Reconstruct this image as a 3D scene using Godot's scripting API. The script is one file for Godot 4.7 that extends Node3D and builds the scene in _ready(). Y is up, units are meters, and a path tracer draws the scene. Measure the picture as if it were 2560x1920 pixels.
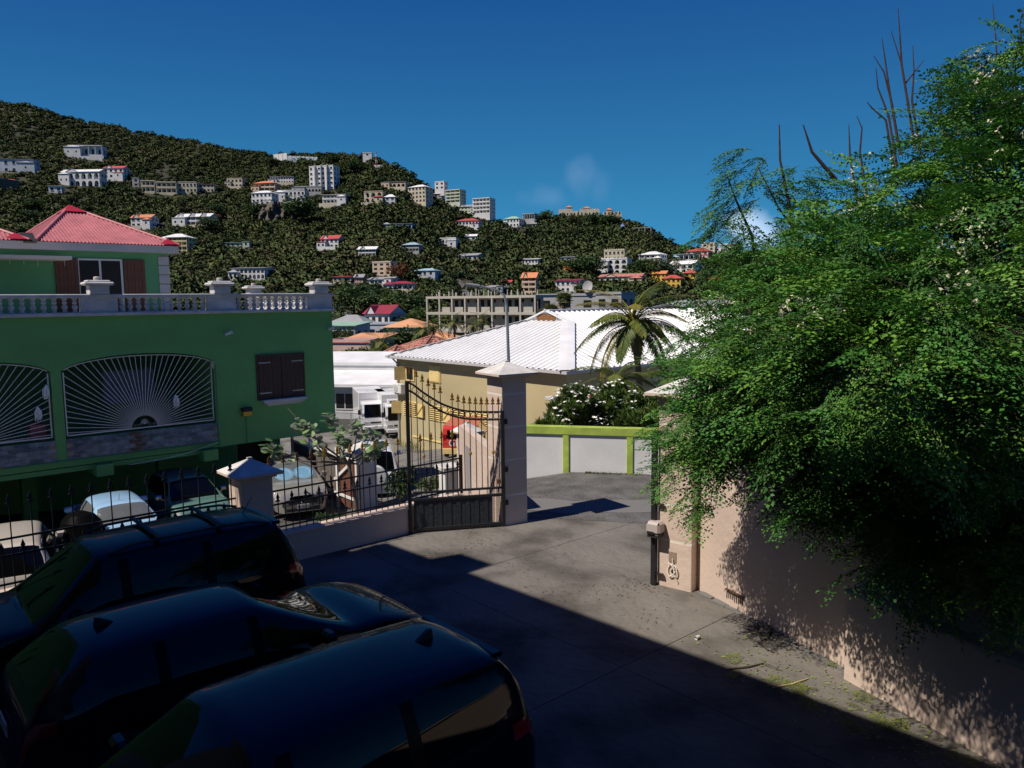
extends Node3D

# A gated courtyard in the shade of the house behind the viewer, a green neighbour house,
# a yellow building with a white metal roof and a hillside town.  Units are metres, y is up.

var rng := RandomNumberGenerator.new()
var M := {}
var TX := {}
var ubox: BoxMesh
var ucyl: CylinderMesh

const EYE := Vector3(0.0, 4.7, 0.0)
const TO_LIGHT := Vector3(-0.88, 0.0, 0.475)


class MB:
	var v := PackedVector3Array()
	var n := PackedVector3Array()
	var c := PackedColorArray()
	var i := PackedInt32Array()
	var tint := Color.WHITE
	var tinted := false

	func _put(p: Vector3, nn: Vector3) -> void:
		v.append(p)
		n.append(nn)
		if tinted:
			c.append(tint)

	func quad(a: Vector3, b: Vector3, cc: Vector3, d: Vector3) -> void:   # counter-clockwise seen from outside
		var nn := (b - a).cross(cc - a)
		if nn.length_squared() < 1e-16:
			nn = (cc - a).cross(d - a)
		nn = nn.normalized()
		var k := v.size()
		_put(a, nn)
		_put(b, nn)
		_put(cc, nn)
		_put(d, nn)
		i.append_array(PackedInt32Array([k, k + 2, k + 1, k, k + 3, k + 2]))

	func tri(a: Vector3, b: Vector3, cc: Vector3) -> void:
		var nn := (b - a).cross(cc - a).normalized()
		var k := v.size()
		_put(a, nn)
		_put(b, nn)
		_put(cc, nn)
		i.append_array(PackedInt32Array([k, k + 2, k + 1]))

	func squad(a: Vector3, b: Vector3, cc: Vector3, d: Vector3, na: Vector3, nb: Vector3, nc: Vector3, nd: Vector3) -> void:
		var k := v.size()
		_put(a, na)
		_put(b, nb)
		_put(cc, nc)
		_put(d, nd)
		i.append_array(PackedInt32Array([k, k + 2, k + 1, k, k + 3, k + 2]))

	func box(ce: Vector3, s: Vector3, B := Basis()) -> void:
		var x := B.x * s.x * 0.5
		var y := B.y * s.y * 0.5
		var z := B.z * s.z * 0.5
		quad(ce - x - y + z, ce + x - y + z, ce + x + y + z, ce - x + y + z)
		quad(ce + x - y - z, ce - x - y - z, ce - x + y - z, ce + x + y - z)
		quad(ce + x - y + z, ce + x - y - z, ce + x + y - z, ce + x + y + z)
		quad(ce - x - y - z, ce - x - y + z, ce - x + y + z, ce - x + y - z)
		quad(ce - x + y + z, ce + x + y + z, ce + x + y - z, ce - x + y - z)
		quad(ce - x - y - z, ce + x - y - z, ce + x - y + z, ce - x - y + z)

	func cbox(ce: Vector3, s: Vector3, b: float) -> void:   # box with chamfered edges
		var h := s * 0.5
		var f := h - Vector3(b, b, b)
		for sx in [-1.0, 1.0]:
			var t: float = sx
			quad(ce + Vector3(t * h.x, -f.y, t * f.z), ce + Vector3(t * h.x, -f.y, -t * f.z), ce + Vector3(t * h.x, f.y, -t * f.z), ce + Vector3(t * h.x, f.y, t * f.z))
			quad(ce + Vector3(-t * f.x, -f.y, t * h.z), ce + Vector3(t * f.x, -f.y, t * h.z), ce + Vector3(t * f.x, f.y, t * h.z), ce + Vector3(-t * f.x, f.y, t * h.z))
			quad(ce + Vector3(-f.x, t * h.y, t * f.z), ce + Vector3(f.x, t * h.y, t * f.z), ce + Vector3(f.x, t * h.y, -t * f.z), ce + Vector3(-f.x, t * h.y, -t * f.z))
		for a in [-1.0, 1.0]:
			for bb in [-1.0, 1.0]:
				edge(ce + Vector3(a * h.x, -f.y, bb * f.z), ce + Vector3(a * f.x, -f.y, bb * h.z), ce + Vector3(a * f.x, f.y, bb * h.z), ce + Vector3(a * h.x, f.y, bb * f.z), Vector3(a, 0, bb))
				edge(ce + Vector3(a * h.x, bb * f.y, -f.z), ce + Vector3(a * f.x, bb * h.y, -f.z), ce + Vector3(a * f.x, bb * h.y, f.z), ce + Vector3(a * h.x, bb * f.y, f.z), Vector3(a, bb, 0))
				edge(ce + Vector3(-f.x, a * h.y, bb * f.z), ce + Vector3(-f.x, a * f.y, bb * h.z), ce + Vector3(f.x, a * f.y, bb * h.z), ce + Vector3(f.x, a * h.y, bb * f.z), Vector3(0, a, bb))

	func edge(a: Vector3, b: Vector3, cc: Vector3, d: Vector3, out: Vector3) -> void:
		if (b - a).cross(cc - a).dot(out) > 0.0:
			quad(a, b, cc, d)
		else:
			quad(d, cc, b, a)

	func tube(pts: Array, rads: Array, segs := 8, caps := true) -> void:
		var rings := []
		var dirs := []
		var up := Vector3(0.31, 0.2, 0.93).normalized()
		for k in pts.size():
			var t: Vector3 = pts[mini(k + 1, pts.size() - 1)] - pts[maxi(k - 1, 0)]
			t = t.normalized()
			var a := up - t * up.dot(t)
			if a.length() < 0.05:
				a = Vector3.RIGHT - t * Vector3.RIGHT.dot(t)
			a = a.normalized()
			up = a
			var b := t.cross(a)
			var ring := []
			var dr := []
			for s in segs:
				var an := TAU * s / segs
				var o := a * cos(an) + b * sin(an)
				dr.append(o)
				ring.append(pts[k] + o * rads[k])
			rings.append(ring)
			dirs.append(dr)
		for k in pts.size() - 1:
			for s in segs:
				var s2 := (s + 1) % segs
				squad(rings[k][s], rings[k][s2], rings[k + 1][s2], rings[k + 1][s], dirs[k][s], dirs[k][s2], dirs[k + 1][s2], dirs[k + 1][s])
		if caps:
			for s in segs:
				var s2 := (s + 1) % segs
				tri(pts[0], rings[0][s2], rings[0][s])
				tri(pts[-1], rings[-1][s], rings[-1][s2])

	func lathe(prof: Array, segs := 14, at := Vector3.ZERO, smooth := true) -> void:   # profile of Vector2(radius, y) from bottom to top
		for k in prof.size() - 1:
			var p: Vector2 = prof[k]
			var q: Vector2 = prof[k + 1]
			var sl := Vector2(q.y - p.y, p.x - q.x).normalized()
			for s in segs:
				var a := TAU * s / segs
				var b := TAU * (s + 1) / segs
				var da := Vector3(cos(a), 0, -sin(a))
				var db := Vector3(cos(b), 0, -sin(b))
				var na := (da * sl.x + Vector3.UP * sl.y).normalized()
				var nb := (db * sl.x + Vector3.UP * sl.y).normalized()
				if not smooth:
					na = (na + nb).normalized()
					nb = na
				squad(at + da * p.x + Vector3.UP * p.y, at + db * p.x + Vector3.UP * p.y, at + db * q.x + Vector3.UP * q.y, at + da * q.x + Vector3.UP * q.y, na, nb, nb, na)

	func prism(poly: PackedVector2Array, z0: float, z1: float, T := Transform3D()) -> void:   # outline in x-y, pushed from z0 to z1
		var p := poly.duplicate()
		var area := 0.0
		for k in p.size():
			area += p[k].cross(p[(k + 1) % p.size()])
		if area < 0.0:
			p.reverse()
		var ids := Geometry2D.triangulate_polygon(p)
		for k in range(0, ids.size(), 3):
			var a := p[ids[k]]
			var b := p[ids[k + 1]]
			var d := p[ids[k + 2]]
			if (b - a).cross(d - a) < 0.0:
				var e := b
				b = d
				d = e
			tri(T * Vector3(a.x, a.y, z1), T * Vector3(b.x, b.y, z1), T * Vector3(d.x, d.y, z1))
			tri(T * Vector3(d.x, d.y, z0), T * Vector3(b.x, b.y, z0), T * Vector3(a.x, a.y, z0))
		for k in p.size():
			var a := p[k]
			var b := p[(k + 1) % p.size()]
			quad(T * Vector3(a.x, a.y, z0), T * Vector3(b.x, b.y, z0), T * Vector3(b.x, b.y, z1), T * Vector3(a.x, a.y, z1))

	func mesh() -> ArrayMesh:
		var arr := []
		arr.resize(Mesh.ARRAY_MAX)
		arr[Mesh.ARRAY_VERTEX] = v
		arr[Mesh.ARRAY_NORMAL] = n
		if tinted:
			arr[Mesh.ARRAY_COLOR] = c
		arr[Mesh.ARRAY_INDEX] = i
		var m := ArrayMesh.new()
		m.add_surface_from_arrays(Mesh.PRIMITIVE_TRIANGLES, arr)
		return m


# ---------------------------------------------------------------- nodes

func part(parent: Node, called: String, mesh: Mesh, mat: Material, T := Transform3D()) -> MeshInstance3D:
	var o := MeshInstance3D.new()
	o.name = called
	o.mesh = mesh
	o.material_override = mat
	o.transform = T
	parent.add_child(o, true)
	return o


func pbox(parent: Node, called: String, at: Vector3, size: Vector3, mat: Material, B := Basis()) -> MeshInstance3D:
	return part(parent, called, ubox, mat, Transform3D(B.scaled_local(size), at))


func thing(called: String, label: String, category: String, group := "", T := Transform3D()) -> Node3D:
	var o := Node3D.new()
	o.name = called
	o.transform = T
	add_child(o, true)
	tag(o, label, category, group)
	return o


func tag(o: Node, label: String, category := "", group := "", kind := "") -> void:
	if label:
		o.set_meta("label", label)
	if category:
		o.set_meta("category", category)
	if group:
		o.set_meta("group", group)
	if kind:
		o.set_meta("kind", kind)


func struct(called: String, mesh: Mesh, mat: Material, label := "") -> MeshInstance3D:
	var o := part(self, called, mesh, mat)
	tag(o, label, "", "", "structure")
	return o


func multi(parent: Node, called: String, mesh: Mesh, mat: Material, where: Array, tints: Array = []) -> MultiMeshInstance3D:
	var mm := MultiMesh.new()
	mm.transform_format = MultiMesh.TRANSFORM_3D
	mm.use_colors = tints.size() > 0
	mm.mesh = mesh
	mm.instance_count = where.size()
	for k in where.size():
		mm.set_instance_transform(k, where[k])
		if tints.size() > 0:
			mm.set_instance_color(k, tints[k])
	var o := MultiMeshInstance3D.new()
	o.name = called
	o.multimesh = mm
	o.material_override = mat
	parent.add_child(o, true)
	return o


func frame(origin: Vector3, along: Vector2) -> Transform3D:   # x runs along a wall (left to right seen from outside), z points outwards
	var x := Vector3(along.x, 0, along.y).normalized()
	return Transform3D(Basis(x, Vector3.UP, x.cross(Vector3.UP)), origin)


func r(a: float, b: float) -> float:
	return rng.randf_range(a, b)


# ---------------------------------------------------------------- materials

func noise_tex(key: String, freq: float, low: float, high: float, oct := 4, size := 512, type := FastNoiseLite.TYPE_SIMPLEX_SMOOTH, mid := -1.0) -> void:
	var f := FastNoiseLite.new()
	f.noise_type = type
	f.frequency = freq
	f.fractal_octaves = oct
	f.seed = hash(key) % 1000
	var t := NoiseTexture2D.new()
	t.width = size
	t.height = size
	t.seamless = true
	t.noise = f
	var g := Gradient.new()
	g.set_color(0, Color(low, low, low))
	g.set_color(1, Color(high, high, high))
	if mid >= 0.0:
		g.add_point(0.5, Color(mid, mid, mid))
	t.color_ramp = g
	TX[key] = t


func normal_tex(key: String, freq: float, strength: float, oct := 4, size := 512) -> void:
	var f := FastNoiseLite.new()
	f.frequency = freq
	f.fractal_octaves = oct
	f.seed = hash(key) % 1000
	var t := NoiseTexture2D.new()
	t.width = size
	t.height = size
	t.seamless = true
	t.noise = f
	t.as_normal_map = true
	t.bump_strength = strength
	TX[key] = t


func lin(a: float, b: float, c: float) -> Color:
	return Color(a, b, c).linear_to_srgb()


func sm(key: String, col: Color, rough := 0.85, o := {}) -> StandardMaterial3D:   # col: linear base colour
	var m := StandardMaterial3D.new()
	m.resource_name = key
	m.albedo_color = col.linear_to_srgb()
	m.roughness = rough
	m.metallic = o.get("metal", 0.0)
	m.metallic_specular = o.get("spec", 0.5)
	if o.has("tex"):
		m.albedo_texture = TX[o.tex]
		m.uv1_triplanar = true
		m.uv1_world_triplanar = o.get("world", true)
		var s = o.get("scale", 0.3)
		m.uv1_scale = s if s is Vector3 else Vector3(s, s, s)
	if o.has("det"):
		m.detail_enabled = true
		m.detail_blend_mode = BaseMaterial3D.BLEND_MODE_MUL
		m.detail_albedo = TX[o.det]
		m.detail_uv_layer = BaseMaterial3D.DETAIL_UV_2
		m.uv2_triplanar = true
		m.uv2_world_triplanar = true
		var s2 = o.get("dscale", 2.0)
		m.uv2_scale = s2 if s2 is Vector3 else Vector3(s2, s2, s2)
	if o.has("norm"):
		m.normal_enabled = true
		m.normal_texture = TX[o.norm]
		m.normal_scale = o.get("nscale", 0.5)
	if o.has("coat"):
		m.clearcoat_enabled = true
		m.clearcoat = o.coat
		m.clearcoat_roughness = 0.03
	if o.has("vc"):
		m.vertex_color_use_as_albedo = true
	if o.has("back"):
		m.backlight_enabled = true
		m.backlight = Color(o.back, o.back, o.back).linear_to_srgb()
	if o.has("alpha"):
		m.transparency = BaseMaterial3D.TRANSPARENCY_ALPHA
		m.albedo_color.a = o.alpha
	M[key] = m
	return m


func make_materials() -> void:
	ubox = BoxMesh.new()
	ucyl = CylinderMesh.new()
	ucyl.top_radius = 0.5
	ucyl.bottom_radius = 0.5
	ucyl.height = 1.0
	ucyl.radial_segments = 10
	ucyl.rings = 1
	noise_tex("blotch", 0.012, 0.72, 1.0, 5)
	noise_tex("soft", 0.008, 0.88, 1.0, 4)
	noise_tex("fine", 0.12, 0.9, 1.0, 3)
	noise_tex("grain", 0.12, 0.74, 1.0, 3)
	noise_tex("speck", 0.22, 0.45, 1.0, 2)
	noise_tex("stain", 0.01, 0.62, 1.0, 5, 512, FastNoiseLite.TYPE_SIMPLEX_SMOOTH, 0.9)
	noise_tex("woodgrain", 0.03, 0.35, 1.0, 5)
	noise_tex("tilemottle", 0.02, 0.5, 1.0, 3, 256)
	normal_tex("rough_n", 0.09, 3.0)
	normal_tex("wave_n", 0.012, 2.0, 2)
	# grounds
	sm("yard", Color(0.262, 0.245, 0.224), 0.9, {"spec": 0.12, "tex": "stain", "scale": 0.11, "det": "grain", "dscale": 1.3, "norm": "rough_n", "nscale": 0.3})
	sm("asphalt", Color(0.32, 0.315, 0.31), 0.9, {"spec": 0.12, "tex": "blotch", "scale": 0.2, "det": "speck", "dscale": 2.2, "norm": "rough_n", "nscale": 0.7})
	sm("gravel", Color(0.46, 0.455, 0.45), 0.95, {"spec": 0.12, "tex": "speck", "scale": 0.9, "det": "grain", "dscale": 3.1, "norm": "rough_n", "nscale": 1.0})
	sm("drive", Color(0.3, 0.29, 0.275), 0.92, {"spec": 0.12, "tex": "stain", "scale": 0.08, "det": "grain", "dscale": 1.1})
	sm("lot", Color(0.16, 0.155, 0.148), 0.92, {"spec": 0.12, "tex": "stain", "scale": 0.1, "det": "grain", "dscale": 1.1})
	sm("soil", Color(0.1, 0.085, 0.06), 0.95, {"tex": "blotch", "scale": 0.04, "det": "grain", "dscale": 0.25})
	sm("hillsoil", Color(0.05, 0.053, 0.025), 0.95, {"tex": "stain", "scale": 0.006, "det": "grain", "dscale": 0.06})
	sm("rock", Color(0.2, 0.17, 0.14), 0.95, {"tex": "grain", "scale": 0.05, "det": "blotch", "dscale": 0.1, "norm": "rough_n", "nscale": 1.5})
	# plaster
	sm("green", Color(0.19, 0.47, 0.165), 0.8, {"spec": 0.25, "tex": "soft", "scale": 0.12, "det": "fine", "dscale": 0.35, "norm": "rough_n", "nscale": 0.12})
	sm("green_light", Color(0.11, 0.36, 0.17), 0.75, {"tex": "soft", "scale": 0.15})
	sm("bal_white", Color(0.66, 0.66, 0.68), 0.7, {"tex": "blotch", "scale": 0.35})
	sm("quoin", Color(0.5, 0.5, 0.52), 0.8, {"tex": "soft", "scale": 0.3})
	sm("pink", Color(0.69, 0.55, 0.47), 0.82, {"tex": "soft", "scale": 0.13, "det": "fine", "dscale": 0.5, "norm": "rough_n", "nscale": 0.15})
	sm("cream_line", Color(0.72, 0.66, 0.6), 0.8, {"tex": "soft", "scale": 0.5})
	sm("cap_white", Color(0.74, 0.73, 0.71), 0.75, {"tex": "blotch", "scale": 0.4})
	sm("yellow", Color(0.53, 0.45, 0.26), 0.85, {"tex": "soft", "scale": 0.07, "det": "fine", "dscale": 0.3})
	sm("yellow_trim", Color(0.78, 0.6, 0.26), 0.7, {"tex": "soft", "scale": 0.5})
	sm("wallwhite", Color(0.74, 0.75, 0.77), 0.8, {"tex": "soft", "scale": 0.15, "det": "fine", "dscale": 0.4})
	sm("lime", Color(0.42, 0.56, 0.09), 0.75, {"tex": "blotch", "scale": 0.3})
	sm("white", Color(0.72, 0.72, 0.72), 0.7, {"tex": "soft", "scale": 0.2})
	sm("roofwhite", Color(0.8, 0.81, 0.83), 0.45, {"tex": "soft", "scale": 0.1})
	sm("fascia", Color(0.45, 0.45, 0.46), 0.5)
	sm("pinkroof", Color(0.56, 0.19, 0.215), 0.55, {"tex": "blotch", "scale": 0.25})
	sm("pinkcap", Color(0.35, 0.012, 0.03), 0.5)
	sm("black", Color(0.012, 0.012, 0.013), 0.6)
	sm("iron", Color(0.014, 0.015, 0.018), 0.45, {"spec": 0.5})
	sm("iron_brown", Color(0.035, 0.024, 0.02), 0.55, {"tex": "blotch", "scale": 3.0})
	sm("gatepanel", Color(0.085, 0.105, 0.135), 0.55, {"tex": "blotch", "scale": 1.6, "det": "woodgrain", "dscale": Vector3(4, 0.7, 4)})
	sm("gold", Color(0.55, 0.33, 0.05), 0.35, {"metal": 0.6})
	sm("gold_dull", Color(0.3, 0.13, 0.03), 0.5, {"metal": 0.4})
	sm("steel", Color(0.4, 0.41, 0.42), 0.4, {"metal": 0.7})
	sm("grille", Color(0.66, 0.62, 0.6), 0.5, {"spec": 0.5})
	sm("rust", Color(0.2, 0.08, 0.025), 0.8, {"tex": "blotch", "scale": 2.0})
	sm("wood_dark", Color(0.17, 0.085, 0.055), 0.75, {"tex": "woodgrain", "scale": Vector3(5, 0.35, 5)})
	sm("wood_red", Color(0.3, 0.12, 0.075), 0.75, {"tex": "woodgrain", "scale": Vector3(5, 0.35, 5)})
	sm("wood_grey", Color(0.3, 0.26, 0.23), 0.85, {"tex": "woodgrain", "scale": Vector3(6, 0.4, 6)})
	sm("wood_vent", Color(0.5, 0.22, 0.07), 0.75, {"tex": "woodgrain", "scale": Vector3(0.6, 6, 0.6)})
	sm("tile_a", Color(0.2, 0.19, 0.185), 0.25, {"tex": "tilemottle", "scale": 0.9, "spec": 0.6})
	sm("tile_b", Color(0.4, 0.39, 0.38), 0.22, {"tex": "tilemottle", "scale": 0.9, "spec": 0.6})
	sm("tile_c", Color(0.28, 0.26, 0.25), 0.22, {"tex": "tilemottle", "scale": 0.9, "spec": 0.6})
	sm("tile_rust", Color(0.22, 0.1, 0.035), 0.3, {"tex": "tilemottle", "scale": 0.9})
	sm("winglass", Color(0.016, 0.018, 0.022), 0.1, {"spec": 0.4})
	sm("winshade", Color(0.02, 0.019, 0.018), 0.4, {"spec": 0.3})
	sm("concrete", Color(0.62, 0.59, 0.53), 0.9, {"tex": "soft", "scale": 0.05, "det": "grain", "dscale": 0.2})
	sm("concrete_in", Color(0.42, 0.41, 0.38), 0.9, {"tex": "soft", "scale": 0.08})
	sm("greyplaster", Color(0.27, 0.27, 0.29), 0.85, {"tex": "soft", "scale": 0.06})
	# car
	sm("tyre", Color(0.015, 0.015, 0.015), 0.8)
	sm("rim", Color(0.45, 0.45, 0.46), 0.3, {"metal": 0.8})
	sm("paint_navy", Color(0.003, 0.004, 0.012), 0.35, {"coat": 0.55, "spec": 0.15})
	sm("paint_black", Color(0.0028, 0.003, 0.005), 0.35, {"coat": 0.4, "spec": 0.15})
	sm("paint_blue", Color(0.3, 0.5, 0.74), 0.3, {"coat": 1.0})
	sm("paint_teal", Color(0.1, 0.2, 0.185), 0.3, {"coat": 1.0})
	sm("paint_cream", Color(0.5, 0.46, 0.4), 0.3, {"coat": 1.0})
	sm("paint_silver", Color(0.36, 0.35, 0.33), 0.3, {"coat": 1.0, "metal": 0.4})
	sm("paint_white", Color(0.75, 0.76, 0.78), 0.35, {"coat": 0.8})
	sm("paint_red", Color(0.55, 0.04, 0.03), 0.35, {"coat": 0.8})
	sm("carglass", Color(0.002, 0.0025, 0.003), 0.03, {"spec": 0.38})
	sm("clearglass", Color(0.5, 0.55, 0.55), 0.03, {"alpha": 0.22})
	sm("taillight", Color(0.3, 0.008, 0.012), 0.12, {"coat": 1.0})
	sm("headlight", Color(0.55, 0.57, 0.6), 0.1, {"coat": 1.0, "metal": 0.3})
	sm("gloss_black", Color(0.004, 0.004, 0.004), 0.25, {"spec": 0.2})
	sm("plastic", Color(0.02, 0.02, 0.021), 0.6)
	sm("chrome", Color(0.6, 0.6, 0.62), 0.12, {"metal": 1.0})
	sm("beige", Color(0.42, 0.36, 0.24), 0.8)
	sm("sunshade_blue", Color(0.04, 0.3, 0.55), 0.4)
	sm("plate", Color(0.62, 0.62, 0.6), 0.5)
	sm("ink", Color(0.03, 0.035, 0.05), 0.6)
	# plants
	sm("bark", Color(0.11, 0.085, 0.07), 0.9, {"tex": "woodgrain", "scale": Vector3(3, 0.6, 3)})
	sm("bark_red", Color(0.12, 0.055, 0.05), 0.85, {"tex": "woodgrain", "scale": Vector3(4, 0.8, 4)})
	sm("palebark", Color(0.3, 0.26, 0.22), 0.9, {"tex": "woodgrain", "scale": Vector3(3, 0.6, 3)})
	sm("leaf", Color(1, 1, 1), 0.55, {"vc": true, "back": 0.35, "spec": 0.4})
	sm("scrub", Color(1, 1, 1), 0.8, {"vc": true, "spec": 0.25})
	sm("petal", Color(0.82, 0.82, 0.78), 0.6, {"back": 0.3})
	sm("petal_cream", Color(0.6, 0.6, 0.42), 0.6, {"back": 0.3})
	sm("petal_red", Color(0.6, 0.03, 0.06), 0.6, {"back": 0.3})
	sm("dim_cloth", Color(0.13, 0.17, 0.25), 0.9)
	sm("straw", Color(0.4, 0.32, 0.18), 0.9)
	sm("tassel", Color(0.78, 0.77, 0.76), 0.9)
	# far houses
	for q in [["W", 0.68, 0.68, 0.69], ["C", 0.58, 0.52, 0.4], ["P", 0.62, 0.47, 0.35], ["K", 0.6, 0.42, 0.38], ["Y", 0.72, 0.46, 0.08], ["Y2", 0.6, 0.53, 0.3], ["G", 0.38, 0.38, 0.39], ["B", 0.46, 0.52, 0.6], ["L", 0.52, 0.57, 0.47], ["O", 0.6, 0.2, 0.025]]:
		sm("w" + str(q[0]), Color(q[1], q[2], q[3]), 0.85, {"tex": "soft", "scale": 0.05})
	for q in [["w", 0.74, 0.75, 0.77], ["r", 0.45, 0.075, 0.06], ["r2", 0.47, 0.17, 0.14], ["m", 0.26, 0.02, 0.045], ["g", 0.3, 0.31, 0.33], ["o", 0.6, 0.22, 0.1], ["o2", 0.66, 0.33, 0.17], ["t", 0.3, 0.12, 0.085], ["t2", 0.4, 0.2, 0.14], ["n", 0.28, 0.46, 0.36], ["b", 0.32, 0.48, 0.58]]:
		sm("r" + str(q[0]), Color(q[1], q[2], q[3]), 0.65, {"tex": "soft", "scale": 0.08})


# ---------------------------------------------------------------- camera, sky, sun

func make_light_and_camera() -> void:
	var cam := Camera3D.new()
	cam.name = "camera"
	cam.fov = rad_to_deg(2.0 * atan(960.0 / 1950.0))
	cam.position = EYE
	cam.rotation_order = EULER_ORDER_YXZ
	cam.rotation_degrees = Vector3(-6.2, 0.0, -0.65)
	cam.near = 0.05
	cam.far = 4000.0
	add_child(cam)
	cam.current = true
	var sun := DirectionalLight3D.new()
	sun.name = "sun"
	sun.light_energy = 1.55
	sun.light_color = Color(1.0, 0.955, 0.89)
	sun.light_angular_distance = 0.53
	sun.shadow_enabled = true
	sun.directional_shadow_max_distance = 700.0
	var el := deg_to_rad(53.0)
	var toward := Vector3(TO_LIGHT.x, 0, TO_LIGHT.z).normalized() * cos(el) + Vector3.UP * sin(el)
	add_child(sun)
	sun.look_at_from_position(toward * 50.0, Vector3.ZERO, Vector3.UP)
	var env := Environment.new()
	env.background_mode = Environment.BG_SKY
	var pm := ProceduralSkyMaterial.new()
	pm.sky_top_color = Color(0.002, 0.028, 0.198).linear_to_srgb()
	pm.sky_horizon_color = Color(0.052, 0.315, 0.545).linear_to_srgb()
	pm.sky_curve = 0.15
	pm.ground_bottom_color = Color8(40, 44, 40)
	pm.ground_horizon_color = Color8(70, 90, 100)
	pm.sun_angle_max = 6.0
	pm.sun_curve = 0.1
	pm.sky_cover = clouds()
	pm.sky_cover_modulate = Color(1, 1, 1, 1)
	var sky := Sky.new()
	sky.sky_material = pm
	env.sky = sky
	env.tonemap_mode = Environment.TONE_MAPPER_LINEAR
	env.tonemap_exposure = 1.15
	env.sdfgi_enabled = true
	env.ssao_enabled = true
	env.ssil_enabled = true
	var we := WorldEnvironment.new()
	we.name = "surroundings"
	we.environment = env
	add_child(we)


func clouds() -> ImageTexture:   # small trade-wind clouds low round the whole horizon
	var w := 1600
	var h := 800
	var im := Image.create(w, h, false, Image.FORMAT_RGBA8)
	im.fill(Color(1, 1, 1, 0))
	var f := FastNoiseLite.new()
	f.frequency = 0.035
	f.fractal_octaves = 5
	f.seed = 4
	var g := RandomNumberGenerator.new()
	g.seed = 11
	var puffs := []   # azimuth right of straight ahead, elevation, half width, half height (degrees), strength
	puffs.append([16.4, 5.2, 1.2, 1.2, 0.8])
	puffs.append([17.6, 4.3, 2.0, 1.0, 0.75])
	puffs.append([14.4, 4.4, 1.4, 0.9, 0.1])
	puffs.append([4.6, 8.6, 1.3, 1.3, 0.1])
	puffs.append([2.8, 7.4, 1.6, 0.8, 0.07])
	puffs.append([6.6, 8.2, 1.2, 1.2, 0.05])
	for k in 34:
		puffs.append([g.randf_range(30.0, 330.0), g.randf_range(3.0, 8.0), g.randf_range(1.5, 4.0), g.randf_range(0.8, 1.9), g.randf_range(0.15, 0.9)])
	for p in puffs:
		var cx: float = p[0] / 360.0 * w
		var cy: float = (0.5 - p[1] / 180.0) * h
		var rx: float = p[2] / 360.0 * w
		var ry: float = p[3] / 180.0 * h
		for y in range(int(cy - ry * 1.6), int(cy + ry * 1.4)):
			for x in range(int(cx - rx * 1.6), int(cx + rx * 1.6)):
				var d := Vector2((x - cx) / rx, (y - cy) / ry).length()
				var q: float = clampf((1.25 - d) * 0.9 + f.get_noise_2d(x * 1.6, y * 1.6) * 1.1, 0.0, 1.0) * p[4]
				if q > 0.01:
					var xx := posmod(x, w)
					var o := im.get_pixel(xx, y)
					var a := maxf(o.a, q * 0.75)
					im.set_pixel(xx, y, Color(0.86, 0.84, 0.85, a))
	return ImageTexture.create_from_image(im)


# ---------------------------------------------------------------- terrain

const AT := [-56.01, -45.85, -32.23, -30.82, -29.13, -26.07, -23.93, -21.14, -19.12, -17.34, -14.9, -12.4, -9.86, -8.58, -7.3, -6.01, -4.7, -3.39, -2.06, -0.73, 0.27, 1.27, 2.27, 3.28, 4.27, 5.6, 7.25, 8.89, 9.87, 11.18, 12.47, 14.38, 16.25, 35.08, 52.22]
const R1 := [900, 883, 820, 802, 781, 745, 720, 693, 679, 667, 650, 627, 590, 571, 555, 544, 532, 521, 510, 505, 502, 506, 516, 527, 533, 540, 513, 487, 476, 468, 460, 462, 463, 480, 480]
const Y1 := [152.4, 169.1, 177.9, 173.7, 163.0, 150.8, 141.9, 132.8, 125.7, 122.0, 119.1, 115.8, 107.4, 99.5, 90.2, 79.8, 70.9, 63.5, 57.5, 52.8, 51.2, 52.7, 54.8, 56.9, 58.0, 58.5, 54.2, 48.4, 43.4, 34.5, 29.7, 28.7, 27.8, 22.3, 15.3]

var relief := FastNoiseLite.new()


func ridge(a: float) -> Vector2:   # distance and height of the ridge in that direction (degrees right of straight ahead)
	if a <= AT[0]:
		return Vector2(R1[0], Y1[0] * clampf(1.0 - (AT[0] - a) / 60.0, 0.05, 1.0))
	if a >= AT[-1]:
		return Vector2(R1[-1], Y1[-1] * clampf(1.0 - (a - AT[-1]) / 60.0, 0.05, 1.0))
	var k := 0
	while AT[k + 1] < a:
		k += 1
	var t: float = (a - AT[k]) / (AT[k + 1] - AT[k])
	return Vector2(lerpf(R1[k], R1[k + 1], t), lerpf(Y1[k], Y1[k + 1], t))


func hill(x: float, z: float) -> float:
	var q := sqrt(x * x + z * z)
	var rd := ridge(rad_to_deg(atan2(x, -z)))
	var t := (q - 170.0) / (rd.x - 170.0)
	if t <= 0.0:
		return -4.8
	if t <= 1.0:
		return -4.8 + (rd.y + 4.8) * pow(t, 1.7) + relief.get_noise_2d(x, z) * 5.0 * t * (1.0 - t) * 2.0
	return rd.y - (q - rd.x) * 0.3


func near_ground(x: float, z: float) -> float:   # drive and car park that fall away behind the fence
	var plane := 0.168 * maxf(x, -9.0) + 0.126 * (z + 16.0) + 0.34
	var y := lerpf(minf(0.0, plane), minf(-1.9, plane), smoothstep(-1.2, -5.5, x))
	return maxf(y, -4.8)


const FENCE_END := Vector2(-2.11, -15.42)
const FENCE_N := Vector2(0.658, 0.753)


func in_yard(x: float, z: float, slack := 0.0) -> bool:
	var q := Vector2(x, z)
	if (q - FENCE_END).dot(FENCE_N) < slack:
		return false
	return (q - Vector2(0.1, -17.4)).dot(Vector2(-0.41, 0.91)) > slack


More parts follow.
